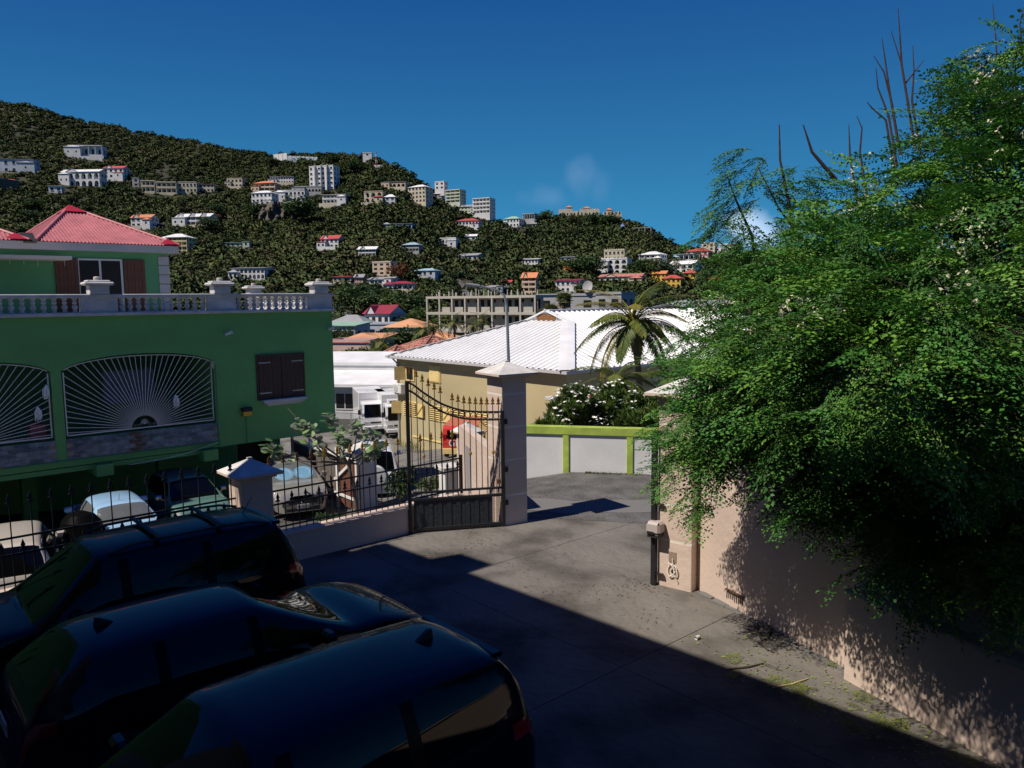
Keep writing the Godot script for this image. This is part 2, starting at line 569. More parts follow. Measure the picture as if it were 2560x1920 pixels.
func make_ground() -> void:
	relief.frequency = 0.012
	relief.fractal_octaves = 3
	relief.seed = 7
	# one sheet out to the ridge and beyond
	var az := []
	var a := -180.0
	while a < 180.0:
		az.append(a)
		a += 0.7 if absf(a) < 45.0 else 4.0
	az.append(180.0)
	var rr := []
	var q := 0.5
	while q < 1250.0:
		rr.append(q)
		q += clampf(q * 0.035, 1.2, 9.0)
	var pts := []
	for ra in rr:
		var ring := PackedVector3Array()
		for b in az:
			var x: float = ra * sin(deg_to_rad(b))
			var z: float = -ra * cos(deg_to_rad(b))
			var y := 0.0
			if ra < 58.0:
				y = (near_ground(x, z) if z < 6.0 else 0.0) - 0.45
				if in_yard(x, z, -0.5):
					y = minf(y, -0.45)
			else:
				y = hill(x, z)
				if ra < 75.0:
					y = minf(y, -4.95)
			ring.append(Vector3(x, y, z))
		pts.append(ring)
	var mb := MB.new()
	for k in pts.size():
		for j in az.size():
			mb.v.append(pts[k][j])
			var p0: Vector3 = pts[maxi(k - 1, 0)][j]
			var p1: Vector3 = pts[mini(k + 1, pts.size() - 1)][j]
			var s0: Vector3 = pts[k][maxi(j - 1, 0)]
			var s1: Vector3 = pts[k][mini(j + 1, az.size() - 1)]
			mb.n.append((s1 - s0).cross(p1 - p0).normalized())
	var w := az.size()
	for k in pts.size() - 1:
		for j in w - 1:
			var c := k * w + j
			mb.i.append_array(PackedInt32Array([c, c + w, c + w + 1, c, c + w + 1, c + 1]))
	for k in mb.n.size():
		if mb.n[k].y < 0.0:
			mb.n[k] = -mb.n[k]
	struct("ground", mb.mesh(), M.hillsoil, "scrubby hillside ground rising behind the town")
	# drive and car park beyond the fence and the gate
	var dr := MB.new()
	var lot := MB.new()
	var st := 1.0
	for ix in range(-26, 22):
		for iz in range(-58, -4):
			var x := ix * st
			var z := iz * st
			if in_yard(x + 0.5, z + 0.5, -0.55):
				continue
			var p := []
			for d in [[0, 0], [0, 1], [1, 1], [1, 0]]:
				var X: float = x + d[0] * st
				var Z: float = z + d[1] * st
				p.append(Vector3(X, near_ground(X, Z) - (0.14 if Z > -22.5 and X > -5.0 else 0.05), Z))
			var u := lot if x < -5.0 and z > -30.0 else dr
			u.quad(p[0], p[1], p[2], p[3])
	struct("driveway", dr.mesh(), M.drive, "grey concrete drive falling away behind the gate")
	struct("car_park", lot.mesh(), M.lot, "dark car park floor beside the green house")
	# the courtyard: concrete slabs cast with open joints
	var outline := PackedVector2Array([Vector2(-14.5, -4.6), Vector2(-2.11, -15.42), Vector2(-1.0, -16.39), Vector2(-0.1, -17.12), Vector2(0.33, -17.34), Vector2(3.03, -16.11), Vector2(3.3, -12.3), Vector2(5.9, -6.2), Vector2(9.0, 1.0), Vector2(8.0, 9.0), Vector2(-14.5, 9.0)])
	var yard := Node3D.new()
	yard.name = "courtyard"
	add_child(yard)
	tag(yard, "stained grey concrete courtyard with slab joints", "", "", "structure")
	var ang := Vector2(0.753, -0.657)
	var an2 := Vector2(0.657, 0.753)
	var cells_s := [-14.0, -1.5, 3.0, 7.3, 10.1, 13.2, 20.0]
	var cells_n := [-18.0, -10.4, -6.3, -1.5, 14.0]
	for si in cells_s.size() - 1:
		for ni in cells_n.size() - 1:
			var gap := 0.006
			var s0: float = cells_s[si] + gap
			var s1: float = cells_s[si + 1] - gap
			var n0: float = cells_n[ni] + gap
			var n1: float = cells_n[ni + 1] - gap
			var rect := PackedVector2Array([ang * s0 + an2 * n0, ang * s1 + an2 * n0, ang * s1 + an2 * n1, ang * s0 + an2 * n1])
			for piece in Geometry2D.intersect_polygons(outline, rect):
				if piece.size() < 3:
					continue
				var flip := PackedVector2Array()
				for e in piece:
					flip.append(Vector2(e.x, -e.y))
				var sb := MB.new()
				sb.prism(flip, -0.3, 0.0, Transform3D(Basis(Vector3.RIGHT, Vector3.FORWARD, Vector3.UP), Vector3.ZERO))
				part(yard, "slab", sb.mesh(), M.yard)
	var base := MB.new()
	var bo := PackedVector2Array()
	for e in outline:
		bo.append(Vector2(e.x, -e.y) * 0.999)
	base.prism(bo, -0.4, -0.012, Transform3D(Basis(Vector3.RIGHT, Vector3.FORWARD, Vector3.UP), Vector3.ZERO))
	part(yard, "joint_bed", base.mesh(), M.soil)
	# the street in front of the lime and white wall
	var T := frame(Vector3(0.37, 0, -21.2), Vector2(0.974, 0.228))
	var rb := MB.new()
	var gb := MB.new()
	for k in 40:
		var x0 := -6.0 + k * 0.6
		var e0 := 3.15 + 0.25 * sin(x0 * 1.1) + 0.1 * sin(x0 * 4.3)
		var e1 := 3.15 + 0.25 * sin((x0 + 0.6) * 1.1) + 0.1 * sin((x0 + 0.6) * 4.3)
		var strip := func(m: MB, z0a: float, z0b: float, z1a: float, z1b: float, lift: float) -> void:
			var c := []
			for d in [[x0, z0a], [x0, z1a], [x0 + 0.6, z1b], [x0 + 0.6, z0b]]:
				var g := T * Vector3(d[0], 0, d[1])
				g.y = near_ground(g.x, g.z) + lift
				c.append(g)
			m.quad(c[0], c[1], c[2], c[3])
		strip.call(rb, 0.0, 0.0, e0, e1, 0.006)
		strip.call(gb, e0 - 0.35, e1 - 0.35, e0 + 0.75, e1 + 0.75, 0.011)
		strip.call(rb, e0 + 0.7, e1 + 0.7, 4.6, 4.6, 0.006)
	struct("road", rb.mesh(), M.asphalt, "worn grey asphalt road in front of the lime wall")
	struct("road_shoulder", gb.mesh(), M.gravel, "strip of pale loose gravel along the road edge")
	# the house whose roof edge throws the shade over the parked cars
	var along := Vector2(-0.7, -0.714)
	var H := frame(Vector3(0, 0, 0), along * -1.0)
	var house := thing("shading_house", "tall house behind the viewer whose shadow covers the parked cars", "building", "", H)
	# frame z points to (0.714, -0.70)?  make sure the yard side is +z
	var side := 1.0 if H.basis.z.dot(Vector3(0.714, 0, -0.7)) > 0.0 else -1.0
	var hb := MB.new()
	hb.box(Vector3(3.5, 5.1, side * -6.2), Vector3(33, 10.2, 10.0))
	part(house, "wall", hb.mesh(), M.pink)
	var ro := MB.new()
	ro.box(Vector3(3.0, 10.35, side * -5.1), Vector3(35, 0.3, 12.2))
	part(house, "roof", ro.mesh(), M.cap_white)
	return_house_details(house, side)


func return_house_details(house: Node3D, side: float) -> void:
	var bf := MB.new()
	bf.box(Vector3(3.5, 2.95, side * -0.55), Vector3(33, 0.2, 1.3))
	part(house, "balcony_floor", bf.mesh(), M.concrete)
	var post := MB.new()   # the stub that stands on the roof edge
	var local := house.transform.affine_inverse() * Vector3(-8.3, 10.9, -9.6)
	post.box(Vector3(local.x, 10.85, side * 0.6), Vector3(0.9, 0.75, 0.9))
	part(house, "roof_stub", post.mesh(), M.cap_white)
	for k in 6:
		pbox(house, "window", Vector3(-10.0 + k * 5.0, 4.4, side * -1.19), Vector3(1.8, 2.2, 0.06), M.winglass)


# ---------------------------------------------------------------- ribbed metal roofs

func rib_facet(mb: MB, o: Vector3, along: Vector3, up: Vector3, width: float, top: Array, pitch: float, h: float) -> void:
	# a roof slope: x runs along the eave from o, v runs up the slope; top is a polyline of Vector2(x, v)
	var nrm := along.cross(up).normalized()
	var xs := []
	var k := 0.0
	while k < width - 0.001:
		xs.append([k, 0.0])
		xs.append([minf(k + pitch * 0.5, width), 0.0])
		xs.append([minf(k + pitch * 0.62, width), h])
		xs.append([minf(k + pitch * 0.88, width), h])
		k += pitch
	xs.append([width, 0.0])
	for e in xs.size() - 1:
		var xa: float = xs[e][0]
		var xb: float = xs[e + 1][0]
		if xb - xa < 1e-4:
			continue
		var va := poly_at(top, xa)
		var vb := poly_at(top, xb)
		var na: Vector3 = nrm * xs[e][1]
		var nb: Vector3 = nrm * xs[e + 1][1]
		mb.quad(o + along * xa + na, o + along * xb + nb, o + along * xb + up * vb + nb, o + along * xa + up * va + na)


func poly_at(p: Array, x: float) -> float:
	for k in p.size() - 1:
		if x <= p[k + 1].x + 1e-5:
			return lerpf(p[k].y, p[k + 1].y, clampf((x - p[k].x) / maxf(p[k + 1].x - p[k].x, 1e-6), 0.0, 1.0))
	return p[-1].y


# ---------------------------------------------------------------- the green house on the left

func baluster_mesh() -> ArrayMesh:
	var b := MB.new()
	b.lathe([Vector2(0.0, 0.0), Vector2(0.075, 0.0), Vector2(0.075, 0.03), Vector2(0.045, 0.05), Vector2(0.05, 0.09), Vector2(0.078, 0.15), Vector2(0.07, 0.2), Vector2(0.035, 0.235), Vector2(0.06, 0.27), Vector2(0.066, 0.3), Vector2(0.04, 0.345), Vector2(0.05, 0.375), Vector2(0.075, 0.385), Vector2(0.075, 0.42), Vector2(0.0, 0.42)], 12)
	return b.mesh()


func balustrade_pier(parent: Node, x0: float, x1: float, z: float, flip := false) -> void:
	var xm := (x0 + x1) * 0.5
	var w := x1 - x0
	var p := MB.new()
	p.cbox(Vector3(xm, 4.70, z), Vector3(w, 0.55, 0.2), 0.012)
	var b := MB.new()
	b.cbox(Vector3(xm, 5.11, z), Vector3(minf(w, 0.52), 0.25, 0.42), 0.015)
	b.cbox(Vector3(xm, 5.285, z), Vector3(0.78, 0.1, 0.66), 0.04)
	b.cbox(Vector3(xm, 5.355, z), Vector3(0.62, 0.06, 0.5), 0.028)
	var k := MB.new()
	k.lathe([Vector2(0.1, 5.38), Vector2(0.1, 5.46), Vector2(0.075, 5.49), Vector2(0.0, 5.495)], 8, Vector3(xm, 0, z))
	var o := part(parent, "pier", p.mesh(), M.bal_white)
	part(o, "pier_block", b.mesh(), M.bal_white)
	part(o, "lamp_base", k.mesh(), M.concrete)


func arch_y(x: float, xa: float, xb: float, spring: float, apex: float) -> float:
	var t := (x - xa) / (xb - xa) * 2.0 - 1.0
	return spring + (apex - spring) * sqrt(maxf(0.0, 1.0 - t * t * 0.96)) * 1.0


func make_green_house() -> void:
	var T := frame(Vector3(-6.37, 0, -27.8), Vector2(0.751, -0.66))
	var g := thing("green_house", "dark green two storey house with white balustrade and fan grilles", "house", "", T)
	# facade with two arched openings, as vertical slices with their soffits
	var w := MB.new()
	var op := [[-8.6, -4.27], [-13.2, -8.87]]
	var top := 4.36
	var th := 0.3
	w.box(Vector3(-2.135, 2.2, -th * 0.5), Vector3(4.27, 4.32, th))
	w.box(Vector3(-8.735, 2.2, -th * 0.5), Vector3(0.27, 4.32, th))
	w.box(Vector3(-13.6, 2.2, -th * 0.5), Vector3(0.8, 4.32, th))
	for o in op:
		var xa: float = o[0]
		var xb: float = o[1]
		w.box(Vector3((xa + xb) * 0.5, 0.44, -th * 0.5), Vector3(xb - xa, 0.8, th))
		var ns := 26
		for k in ns:
			var p := lerpf(xa, xb, float(k) / ns)
			var q := lerpf(xa, xb, float(k + 1) / ns)
			var yp := arch_y(p, xa, xb, 2.72, 3.2)
			var yq := arch_y(q, xa, xb, 2.72, 3.2)
			w.quad(Vector3(p, yp, 0), Vector3(q, yq, 0), Vector3(q, top, 0), Vector3(p, top, 0))
			w.quad(Vector3(q, yq, -th), Vector3(p, yp, -th), Vector3(p, top, -th), Vector3(q, top, -th))
			w.quad(Vector3(p, yp, -th), Vector3(q, yq, -th), Vector3(q, yq, 0), Vector3(p, yp, 0))
	part(g, "front_wall", w.mesh(), M.green)
	var rest := MB.new()
	rest.box(Vector3(-0.15, 2.2, -6.15), Vector3(0.3, 4.32, 11.7))
	rest.box(Vector3(-11.0, 2.2, -12.0), Vector3(22, 4.32, 0.3))
	rest.box(Vector3(-4.2, 2.2, -2.4), Vector3(0.15, 4.3, 4.2))
	part(g, "side_wall", rest.mesh(), M.green)
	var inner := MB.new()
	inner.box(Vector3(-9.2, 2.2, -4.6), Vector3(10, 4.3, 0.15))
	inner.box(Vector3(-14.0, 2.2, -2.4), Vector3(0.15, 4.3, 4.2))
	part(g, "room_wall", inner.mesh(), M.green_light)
	var floor_ := MB.new()
	floor_.box(Vector3(-11.0, 0.1, -6.16), Vector3(22, 0.2, 11.66))
	floor_.box(Vector3(-11.0, 4.28, -6.16), Vector3(22, 0.16, 11.66))
	part(g, "floor_slab", floor_.mesh(), M.concrete_in)
	var beams := MB.new()
	for k in 6:
		beams.box(Vector3(-4.6 - k * 3.1, -0.15, -2.0), Vector3(0.45, 0.34, 4.6))
	beams.box(Vector3(-9.3, -0.06, -0.25), Vector3(10.0, 0.14, 0.44))
	part(g, "beam", beams.mesh(), M.green)
	for k in 6:
		pbox(g, "column", Vector3(-0.6 - k * 4.2, -2.2, -4.0), Vector3(0.4, 4.5, 0.4), M.green)
	pbox(g, "basement_wall", Vector3(-11.0, -2.4, -6.5), Vector3(22, 4.9, 0.2), M.green)
	pbox(g, "basement_door", Vector3(-1.2, -0.9, -4.3), Vector3(1.4, 2.0, 0.1), M.wood_dark)
	# the tall wing that continues the house to the left and shades its car park
	var wing := MB.new()
	wing.box(Vector3(-19.0, 4.4, -6.0), Vector3(9.0, 12.7, 12.0))
	part(g, "tall_wing", wing.mesh(), M.green)
	# balustrade
	var plinth := MB.new()
	plinth.cbox(Vector3(-7.2, 4.405, 0.0), Vector3(14.5, 0.1, 0.36), 0.015)
	plinth.cbox(Vector3(0.0, 4.405, -3.5), Vector3(0.36, 0.098, 6.6), 0.015)
	part(g, "plinth", plinth.mesh(), M.bal_white)
	var rail := MB.new()
	rail.cbox(Vector3(-7.2, 4.93, 0.0), Vector3(14.5, 0.11, 0.3), 0.02)
	rail.cbox(Vector3(0.0, 4.93, -3.5), Vector3(0.3, 0.108, 6.6), 0.02)
	part(g, "handrail", rail.mesh(), M.bal_white)
	for pr in [[-0.92, -0.02], [-4.4, -3.47], [-8.0, -7.01], [-11.5, -10.6]]:
		balustrade_pier(g, pr[0], pr[1], 0.0)
	balustrade_pier(g, -0.3, 0.3, -6.6)
	var bm := baluster_mesh()
	for span in [[-3.47, -0.92, 10], [-7.01, -4.4, 11], [-10.6, -8.0, 10], [-14.4, -11.5, 11]]:
		var cnt: int = span[2]
		for k in cnt:
			part(g, "baluster", bm, M.bal_white, Transform3D(Basis(), Vector3(lerpf(span[0], span[1], (k + 0.5) / cnt), 4.455, 0.0)))
	for k in 20:
		part(g, "baluster", bm, M.bal_white, Transform3D(Basis(), Vector3(0.0, 4.455, -0.6 - k * 0.28)))
	# shuttered window
	var win := Node3D.new()
	win.name = "shuttered_window"
	g.add_child(win, true)
	for s in 2:
		var sh := Node3D.new()
		sh.name = "shutter"
		win.add_child(sh, true)
		for k in 5:
			pbox(sh, "plank", Vector3(-2.795 + s * 0.8 + (k + 0.5) * 0.156, 2.15, 0.035), Vector3(0.15, 1.44, 0.045 + (k % 2) * 0.008), M.wood_dark)
		for yy in [1.66, 2.68]:
			pbox(sh, "hinge_strap", Vector3(-2.6 + s * 1.18, yy, 0.07), Vector3(0.42, 0.035, 0.012), M.steel)
	var fr := MB.new()
	fr.box(Vector3(-2.0, 2.92, 0.03), Vector3(1.72, 0.06, 0.06))
	fr.box(Vector3(-2.84, 2.17, 0.02), Vector3(0.06, 1.5, 0.05))
	fr.box(Vector3(-1.17, 2.17, 0.02), Vector3(0.06, 1.5, 0.05))
	part(win, "frame", fr.mesh(), M.wood_dark)
	var sill := MB.new()
	sill.cbox(Vector3(-1.96, 1.39, 0.12), Vector3(1.58, 0.09, 0.24), 0.012)
	sill.cbox(Vector3(-1.96, 1.315, 0.1), Vector3(1.42, 0.07, 0.2), 0.012)
	sill.cbox(Vector3(-1.96, 1.255, 0.08), Vector3(1.24, 0.06, 0.16), 0.012)
	part(win, "sill", sill.mesh(), M.bal_white)
	# fan grilles
	for o in op:
		var gr := Node3D.new()
		gr.name = "fan_grille"
		g.add_child(gr, true)
		var xa: float = o[0] + 0.06
		var xb: float = o[1] - 0.06
		var cx := (xa + xb) * 0.5
		var y0 := 0.93
		var fm := MB.new()
		fm.box(Vector3(cx, y0, -0.08), Vector3(xb - xa, 0.035, 0.03))
		fm.box(Vector3(xa, (y0 + 2.76) * 0.5, -0.08), Vector3(0.035, 2.76 - y0, 0.03))
		fm.box(Vector3(xb, (y0 + 2.76) * 0.5, -0.08), Vector3(0.035, 2.76 - y0, 0.03))
		var pts := []
		var rad := []
		for k in 25:
			var x := lerpf(xa, xb, k / 24.0)
			pts.append(Vector3(x, arch_y(x, o[0], o[1], 2.69, 3.14), -0.08))
			rad.append(0.018)
		fm.tube(pts, rad, 6)
		part(gr, "grille_frame", fm.mesh(), M.grille)
		var ring := MB.new()
		pts = []
		rad = []
		for k in 17:
			var an := PI * k / 16.0
			pts.append(Vector3(cx + cos(an) * 0.36, y0 + sin(an) * 0.36, -0.08))
			rad.append(0.016)
		ring.tube(pts, rad, 6)
		part(gr, "grille_hub", ring.mesh(), M.rust)
		var orn := MB.new()
		for k in 9:
			var an := PI * (k + 0.5) / 9.0
			orn.tube([Vector3(cx, y0 + 0.1, -0.07), Vector3(cx + cos(an) * 0.1, y0 + 0.12 + sin(an) * 0.11, -0.07), Vector3(cx + cos(an) * 0.13, y0 + 0.13 + sin(an) * 0.15, -0.07)], [0.008, 0.016, 0.007], 5)
		for s in [-1.0, 1.0]:
			for q in 2:
				var sp := []
				var sr := []
				for k in 12:
					var an := k * 0.6
					sp.append(Vector3(cx + s * (0.15 + q * 0.12) + cos(an) * 0.05 * (1.0 - k / 14.0), y0 + 0.08 + sin(an) * 0.05 * (1.0 - k / 14.0), -0.07))
					sr.append(0.007)
				orn.tube(sp, sr, 4)
		part(gr, "ornament", orn.mesh(), M.steel)
		var nb := 43
		for k in nb:
			var an := PI * (k + 0.5) / nb
			var d := Vector2(cos(an), sin(an))
			var far := 9.0
			# march out to the frame
			var q := 0.36
			while q < 3.4:
				var px := cx + d.x * q
				var py := y0 + d.y * q
				if px < xa or px > xb or py > arch_y(clampf(px, o[0], o[1]), o[0], o[1], 2.69, 3.14):
					break
				q += 0.02
			far = q
			var mid := (0.36 + far) * 0.5
			var B := Basis(Vector3(d.x, d.y, 0), Vector3(-d.y, d.x, 0), Vector3.BACK)
			pbox(gr, "grille_bar", Vector3(cx + d.x * mid, y0 + d.y * mid, -0.08), Vector3(far - 0.36, 0.017, 0.017), M.grille, B)
	# relief tiles under the grilles
	var tm := MB.new()   # a pillow-shaped tile, its lower edge lifted
	var seg := 6
	for k in seg:
		var a0 := -1.0 + 2.0 * k / seg
		var a1 := -1.0 + 2.0 * (k + 1) / seg
		var d0 := 0.5 - 0.16 * a0 * a0
		var d1 := 0.5 - 0.16 * a1 * a1
		tm.quad(Vector3(a0 * 0.5, -0.5 + 0.3 * a0 * a0, 0.06 + d0), Vector3(a1 * 0.5, -0.5 + 0.3 * a1 * a1, 0.06 + d1), Vector3(a1 * 0.5, 0.5, 0.05), Vector3(a0 * 0.5, 0.5, 0.05))
		tm.quad(Vector3(a0 * 0.5, -0.5 + 0.3 * a0 * a0, 0.0), Vector3(a1 * 0.5, -0.5 + 0.3 * a1 * a1, 0.0), Vector3(a1 * 0.5, -0.5 + 0.3 * a1 * a1, 0.06 + d1), Vector3(a0 * 0.5, -0.5 + 0.3 * a0 * a0, 0.06 + d0))
	var tmesh := tm.mesh()
	for o in op:
		var band := Node3D.new()
		band.name = "tile_band"
		g.add_child(band, true)
		pbox(band, "tile_bed", Vector3((o[0] + o[1]) * 0.5, 0.545, 0.012), Vector3(o[1] - o[0], 0.59, 0.024), M.tile_c)
		var nx := 13
		var ny := 5
		for iy in ny:
			for ix in nx:
				var tw: float = (o[1] - o[0]) / nx
				var x: float = o[0] + tw * (ix + 0.5 + (0.5 if iy % 2 else 0.0))
				if x > o[1] - tw * 0.45:
					continue
				var y := 0.25 + 0.59 * (iy + 0.5) / ny
				var ma = [M.tile_a, M.tile_b, M.tile_c, M.tile_b][rng.randi() % 4]
				if absf(x - (o[0] + o[1]) * 0.5 + 0.3) < 0.17 and rng.randf() < 0.8:
					ma = M.tile_rust
				part(band, "tile", tmesh, ma, Transform3D(Basis().scaled(Vector3(tw * 0.97, 0.112, 0.05)), Vector3(x, y, 0.022)))
	# pipes and small fittings
	var pipe := MB.new()
	pipe.tube([Vector3(-10.2, 0.22, 0.06), Vector3(-4.25, 0.2, 0.06)], [0.022, 0.022], 6)
	pipe.tube([Vector3(-4.22, 2.7, 0.05), Vector3(-4.22, 0.05, 0.05), Vector3(-4.1, 0.03, 0.05)], [0.02, 0.02, 0.02], 6)
	part(g, "pipe", pipe.mesh(), M.green_light)
	var cb := MB.new()
	var cp := []
	var cr := []
	for k in 15:
		var u := k / 14.0
		cp.append(Vector3(lerpf(-7.0, -4.3, u), lerpf(-0.12, 0.22, u) - 0.1 * sin(PI * u), 0.12))
		cr.append(0.008)
	cb.tube(cp, cr, 5)
	part(g, "cable", cb.mesh(), M.tassel)
	var corner := MB.new()
	corner.cbox(Vector3(-4.33, 2.72, 0.05), Vector3(0.1, 0.24, 0.05), 0.01)
	part(g, "bracket", corner.mesh(), M.beige)
	for cpos in [Vector3(-3.88, 3.66, 0.0), Vector3(-0.2, 3.7, 0.0)]:
		var cm := MB.new()
		cm.lathe([Vector2(0.0, 0.0), Vector2(0.045, 0.0), Vector2(0.05, 0.03), Vector2(0.05, 0.2), Vector2(0.06, 0.21), Vector2(0.06, 0.24), Vector2(0.0, 0.245)], 10)
		var cam := part(g, "security_camera", cm.mesh(), M.white, Transform3D(Basis(Vector3.FORWARD, deg_to_rad(68)) * Basis(Vector3.RIGHT, 0.5), cpos + Vector3(0, 0.02, 0.09)))
		pbox(cam, "bracket", Vector3(0, 0.03, -0.05), Vector3(0.03, 0.03, 0.12), M.white)
	var lb := MB.new()
	lb.cbox(Vector3(-3.29, 1.04, 0.09), Vector3(0.3, 0.17, 0.16), 0.02)
	var lamp := part(g, "wall_lamp", lb.mesh(), M.gold)
	var lh := MB.new()
	lh.cbox(Vector3(-3.29, 1.18, 0.1), Vector3(0.34, 0.12, 0.2), 0.02)
	part(lamp, "hood", lh.mesh(), M.black)
	pbox(lamp, "conduit", Vector3(-3.29, 0.5, 0.02), Vector3(0.022, 0.9, 0.022), M.green_light)
	# the upper house with the pink corrugated roof
	var zf := -8.12
	var uw := MB.new()
	uw.box(Vector3(-9.5, 5.55, zf - 3.1), Vector3(13.22, 2.3, 6.2))
	part(g, "upper_wall", uw.mesh(), M.green_light)
	for k in 6:
		var qb := MB.new()
		qb.cbox(Vector3(-3.06, 4.55 + k * 0.37, zf - 0.17), Vector3(0.42, 0.345, 0.42), 0.012)
		part(g, "quoin", qb.mesh(), M.quoin)
	var fa := MB.new()
	fa.box(Vector3(-9.3, 6.84, zf + 0.3), Vector3(13.5, 0.28, 0.06))
	fa.box(Vector3(-2.58, 6.84, zf - 2.5), Vector3(0.06, 0.28, 5.6))
	fa.box(Vector3(-9.3, 6.72, zf - 2.5), Vector3(13.4, 0.04, 5.5))
	part(g, "fascia", fa.mesh(), M.quoin)
	for mod in [[-7.55, -2.5], [-13.4, -7.75]]:
		var rf := MB.new()
		var x0: float = mod[0]
		var x1: float = mod[1]
		var pk := Vector3(x0 + (x1 - x0) * 0.42, 8.72, zf - 4.1)
		var fl := Vector3(x0, 6.99, zf + 0.36)
		var frr := Vector3(x1, 6.99, zf + 0.36)
		var bl := Vector3(x0, 6.99, zf - 8.2)
		var br := Vector3(x1, 6.99, zf - 8.2)
		for q in [[fl, frr], [frr, br], [br, bl], [bl, fl]]:
			var e0: Vector3 = q[0]
			var e1: Vector3 = q[1]
			var al := (e1 - e0).normalized()
			var wd := e0.distance_to(e1)
			var xp := (pk - e0).dot(al)
			var upv := pk - e0 - al * xp
			rib_facet(rf, e0, al, upv.normalized(), wd, [Vector2(0, 0), Vector2(xp, upv.length()), Vector2(wd, 0)], 0.125, 0.035)
		var ro := part(g, "corrugated_roof", rf.mesh(), M.pinkroof)
		var hp := MB.new()
		for e in [fl, frr, br, bl]:
			hp.tube([e + Vector3(0, 0.03, 0), pk + Vector3(0, 0.04, 0)], [0.07, 0.07], 6)
		part(ro, "ridge_cap", hp.mesh(), M.pinkroof)
		var cap := MB.new()
		for e in [fl, frr, br, bl]:
			var nx2: Vector3 = {fl: frr, frr: br, br: bl, bl: fl}[e]
			cap.tri(e.lerp(pk, 0.82) + Vector3(0, 0.1, 0), nx2.lerp(pk, 0.82) + Vector3(0, 0.1, 0), pk + Vector3(0, 0.14, 0))
		part(ro, "peak_cap", cap.mesh(), M.pinkcap)
		var cc := MB.new()
		cc.tri(frr + Vector3(0.06, 0.05, 0.06), frr.lerp(pk, 0.11) + Vector3(0, 0.12, 0), frr + Vector3(-0.75, 0.06, 0.05))
		cc.tri(frr + Vector3(0.06, 0.05, -0.8), frr.lerp(pk, 0.11) + Vector3(0, 0.12, 0), frr + Vector3(0.06, 0.05, 0.06))
		part(ro, "corner_cap", cc.mesh(), M.pinkcap)
	var vm := MB.new()
	vm.box(Vector3(-7.75, 7.12, zf + 0.1), Vector3(0.42, 0.06, 0.75), Basis(Vector3.RIGHT, 0.5))
	part(g, "valley_flashing", vm.mesh(), M.plastic)
	# terrace door with wooden shutters, awning, string of lights
	var door := Node3D.new()
	door.name = "terrace_door"
	g.add_child(door, true)
	var dm := MB.new()
	dm.box(Vector3(-6.18, 5.42, zf + 0.02), Vector3(0.07, 2.0, 0.08))
	dm.box(Vector3(-5.42, 5.42, zf + 0.02), Vector3(0.07, 1.9, 0.08))
	dm.box(Vector3(-4.66, 5.42, zf + 0.02), Vector3(0.07, 2.0, 0.08))
	dm.box(Vector3(-5.42, 6.39, zf + 0.02), Vector3(1.45, 0.07, 0.08))
	part(door, "frame", dm.mesh(), M.white)
	for k in 2:
		pbox(door, "pane", Vector3(-5.8 + k * 0.76, 5.4, zf + 0.015), Vector3(0.7, 1.92, 0.02), M.winshade)
	for s in [[-6.95, 6], [-4.58, 6]]:
		var sh := Node3D.new()
		sh.name = "shutter"
		g.add_child(sh, true)
		for k in 6:
			pbox(sh, "plank", Vector3(s[0] + 0.06 + k * 0.13, 5.42, zf + 0.05 + (k % 2) * 0.01), Vector3(0.125, 1.98, 0.05), M.wood_red)
	var aw := MB.new()
	aw.box(Vector3(-9.2, 6.36, zf + 0.7), Vector3(5.1, 0.12, 1.4))
	part(g, "awning", aw.mesh(), M.cream_line)
	for k in 8:
		pbox(g, "light_string", Vector3(-6.9 - k * 0.42, 6.18, zf + 1.39), Vector3(0.012, r(0.12, 0.34), 0.012), M.cap_white)
	# things hung on or standing behind the grilles
	for q in [[-5.5, 1.75, "white mop tassel hanging on the right fan grille"], [-9.0, 2.35, "upper white mop tassel on the left fan grille"], [-9.25, 1.75, "lower white mop tassel on the left fan grille"]]:
		var tb := MB.new()
		var g2 := RandomNumberGenerator.new()
		g2.seed = int(q[1] * 100)
		for k in 22:
			var an := g2.randf() * TAU
			var rr := g2.randf_range(0.03, 0.09)
			tb.tube([Vector3(0, 0, 0), Vector3(cos(an) * rr, -0.14, sin(an) * rr * 0.6), Vector3(cos(an) * rr * 1.1, -g2.randf_range(0.3, 0.42), sin(an) * rr * 0.6)], [0.02, 0.022, 0.01], 5)
		var o2 := part(self, "mop_tassel", tb.mesh(), M.tassel, T * Transform3D(Basis(), Vector3(q[0], q[1] + 0.1, 0.02)))
		tag(o2, q[2], "tassel", "white tassels on the fan grilles")
	var sheet := MB.new()
	for k in 12:
		var x0 := -0.75 + k * 0.125
		var zz0 := 0.05 * sin(k * 1.1)
		var zz1 := 0.05 * sin((k + 1) * 1.1)
		sheet.quad(Vector3(x0, -0.5 - 0.02 * (k % 3), zz0), Vector3(x0 + 0.125, -0.5 - 0.02 * ((k + 1) % 3), zz1), Vector3(x0 + 0.125, 0.5, zz1), Vector3(x0, 0.5, zz0))
		sheet.quad(Vector3(x0 + 0.125, -0.5, zz1 - 0.01), Vector3(x0, -0.5, zz0 - 0.01), Vector3(x0, 0.5, zz0 - 0.01), Vector3(x0 + 0.125, 0.5, zz1 - 0.01))
	var so := part(self, "hanging_sheet", sheet.mesh(), M.dim_cloth, T * Transform3D(Basis(), Vector3(-6.4, 2.1, -1.6)))
	tag(so, "pale blue cloth hanging behind the wide fan grille", "cloth")
	var pbm := MB.new()
	pbm.cbox(Vector3.ZERO, Vector3(0.42, 1.1, 0.3), 0.02)
	var po := part(self, "storage_box", pbm.mesh(), sm("boxpink", Color(0.35, 0.1, 0.14), 0.6), T * Transform3D(Basis(), Vector3(-9.2, 0.752, -0.55)))
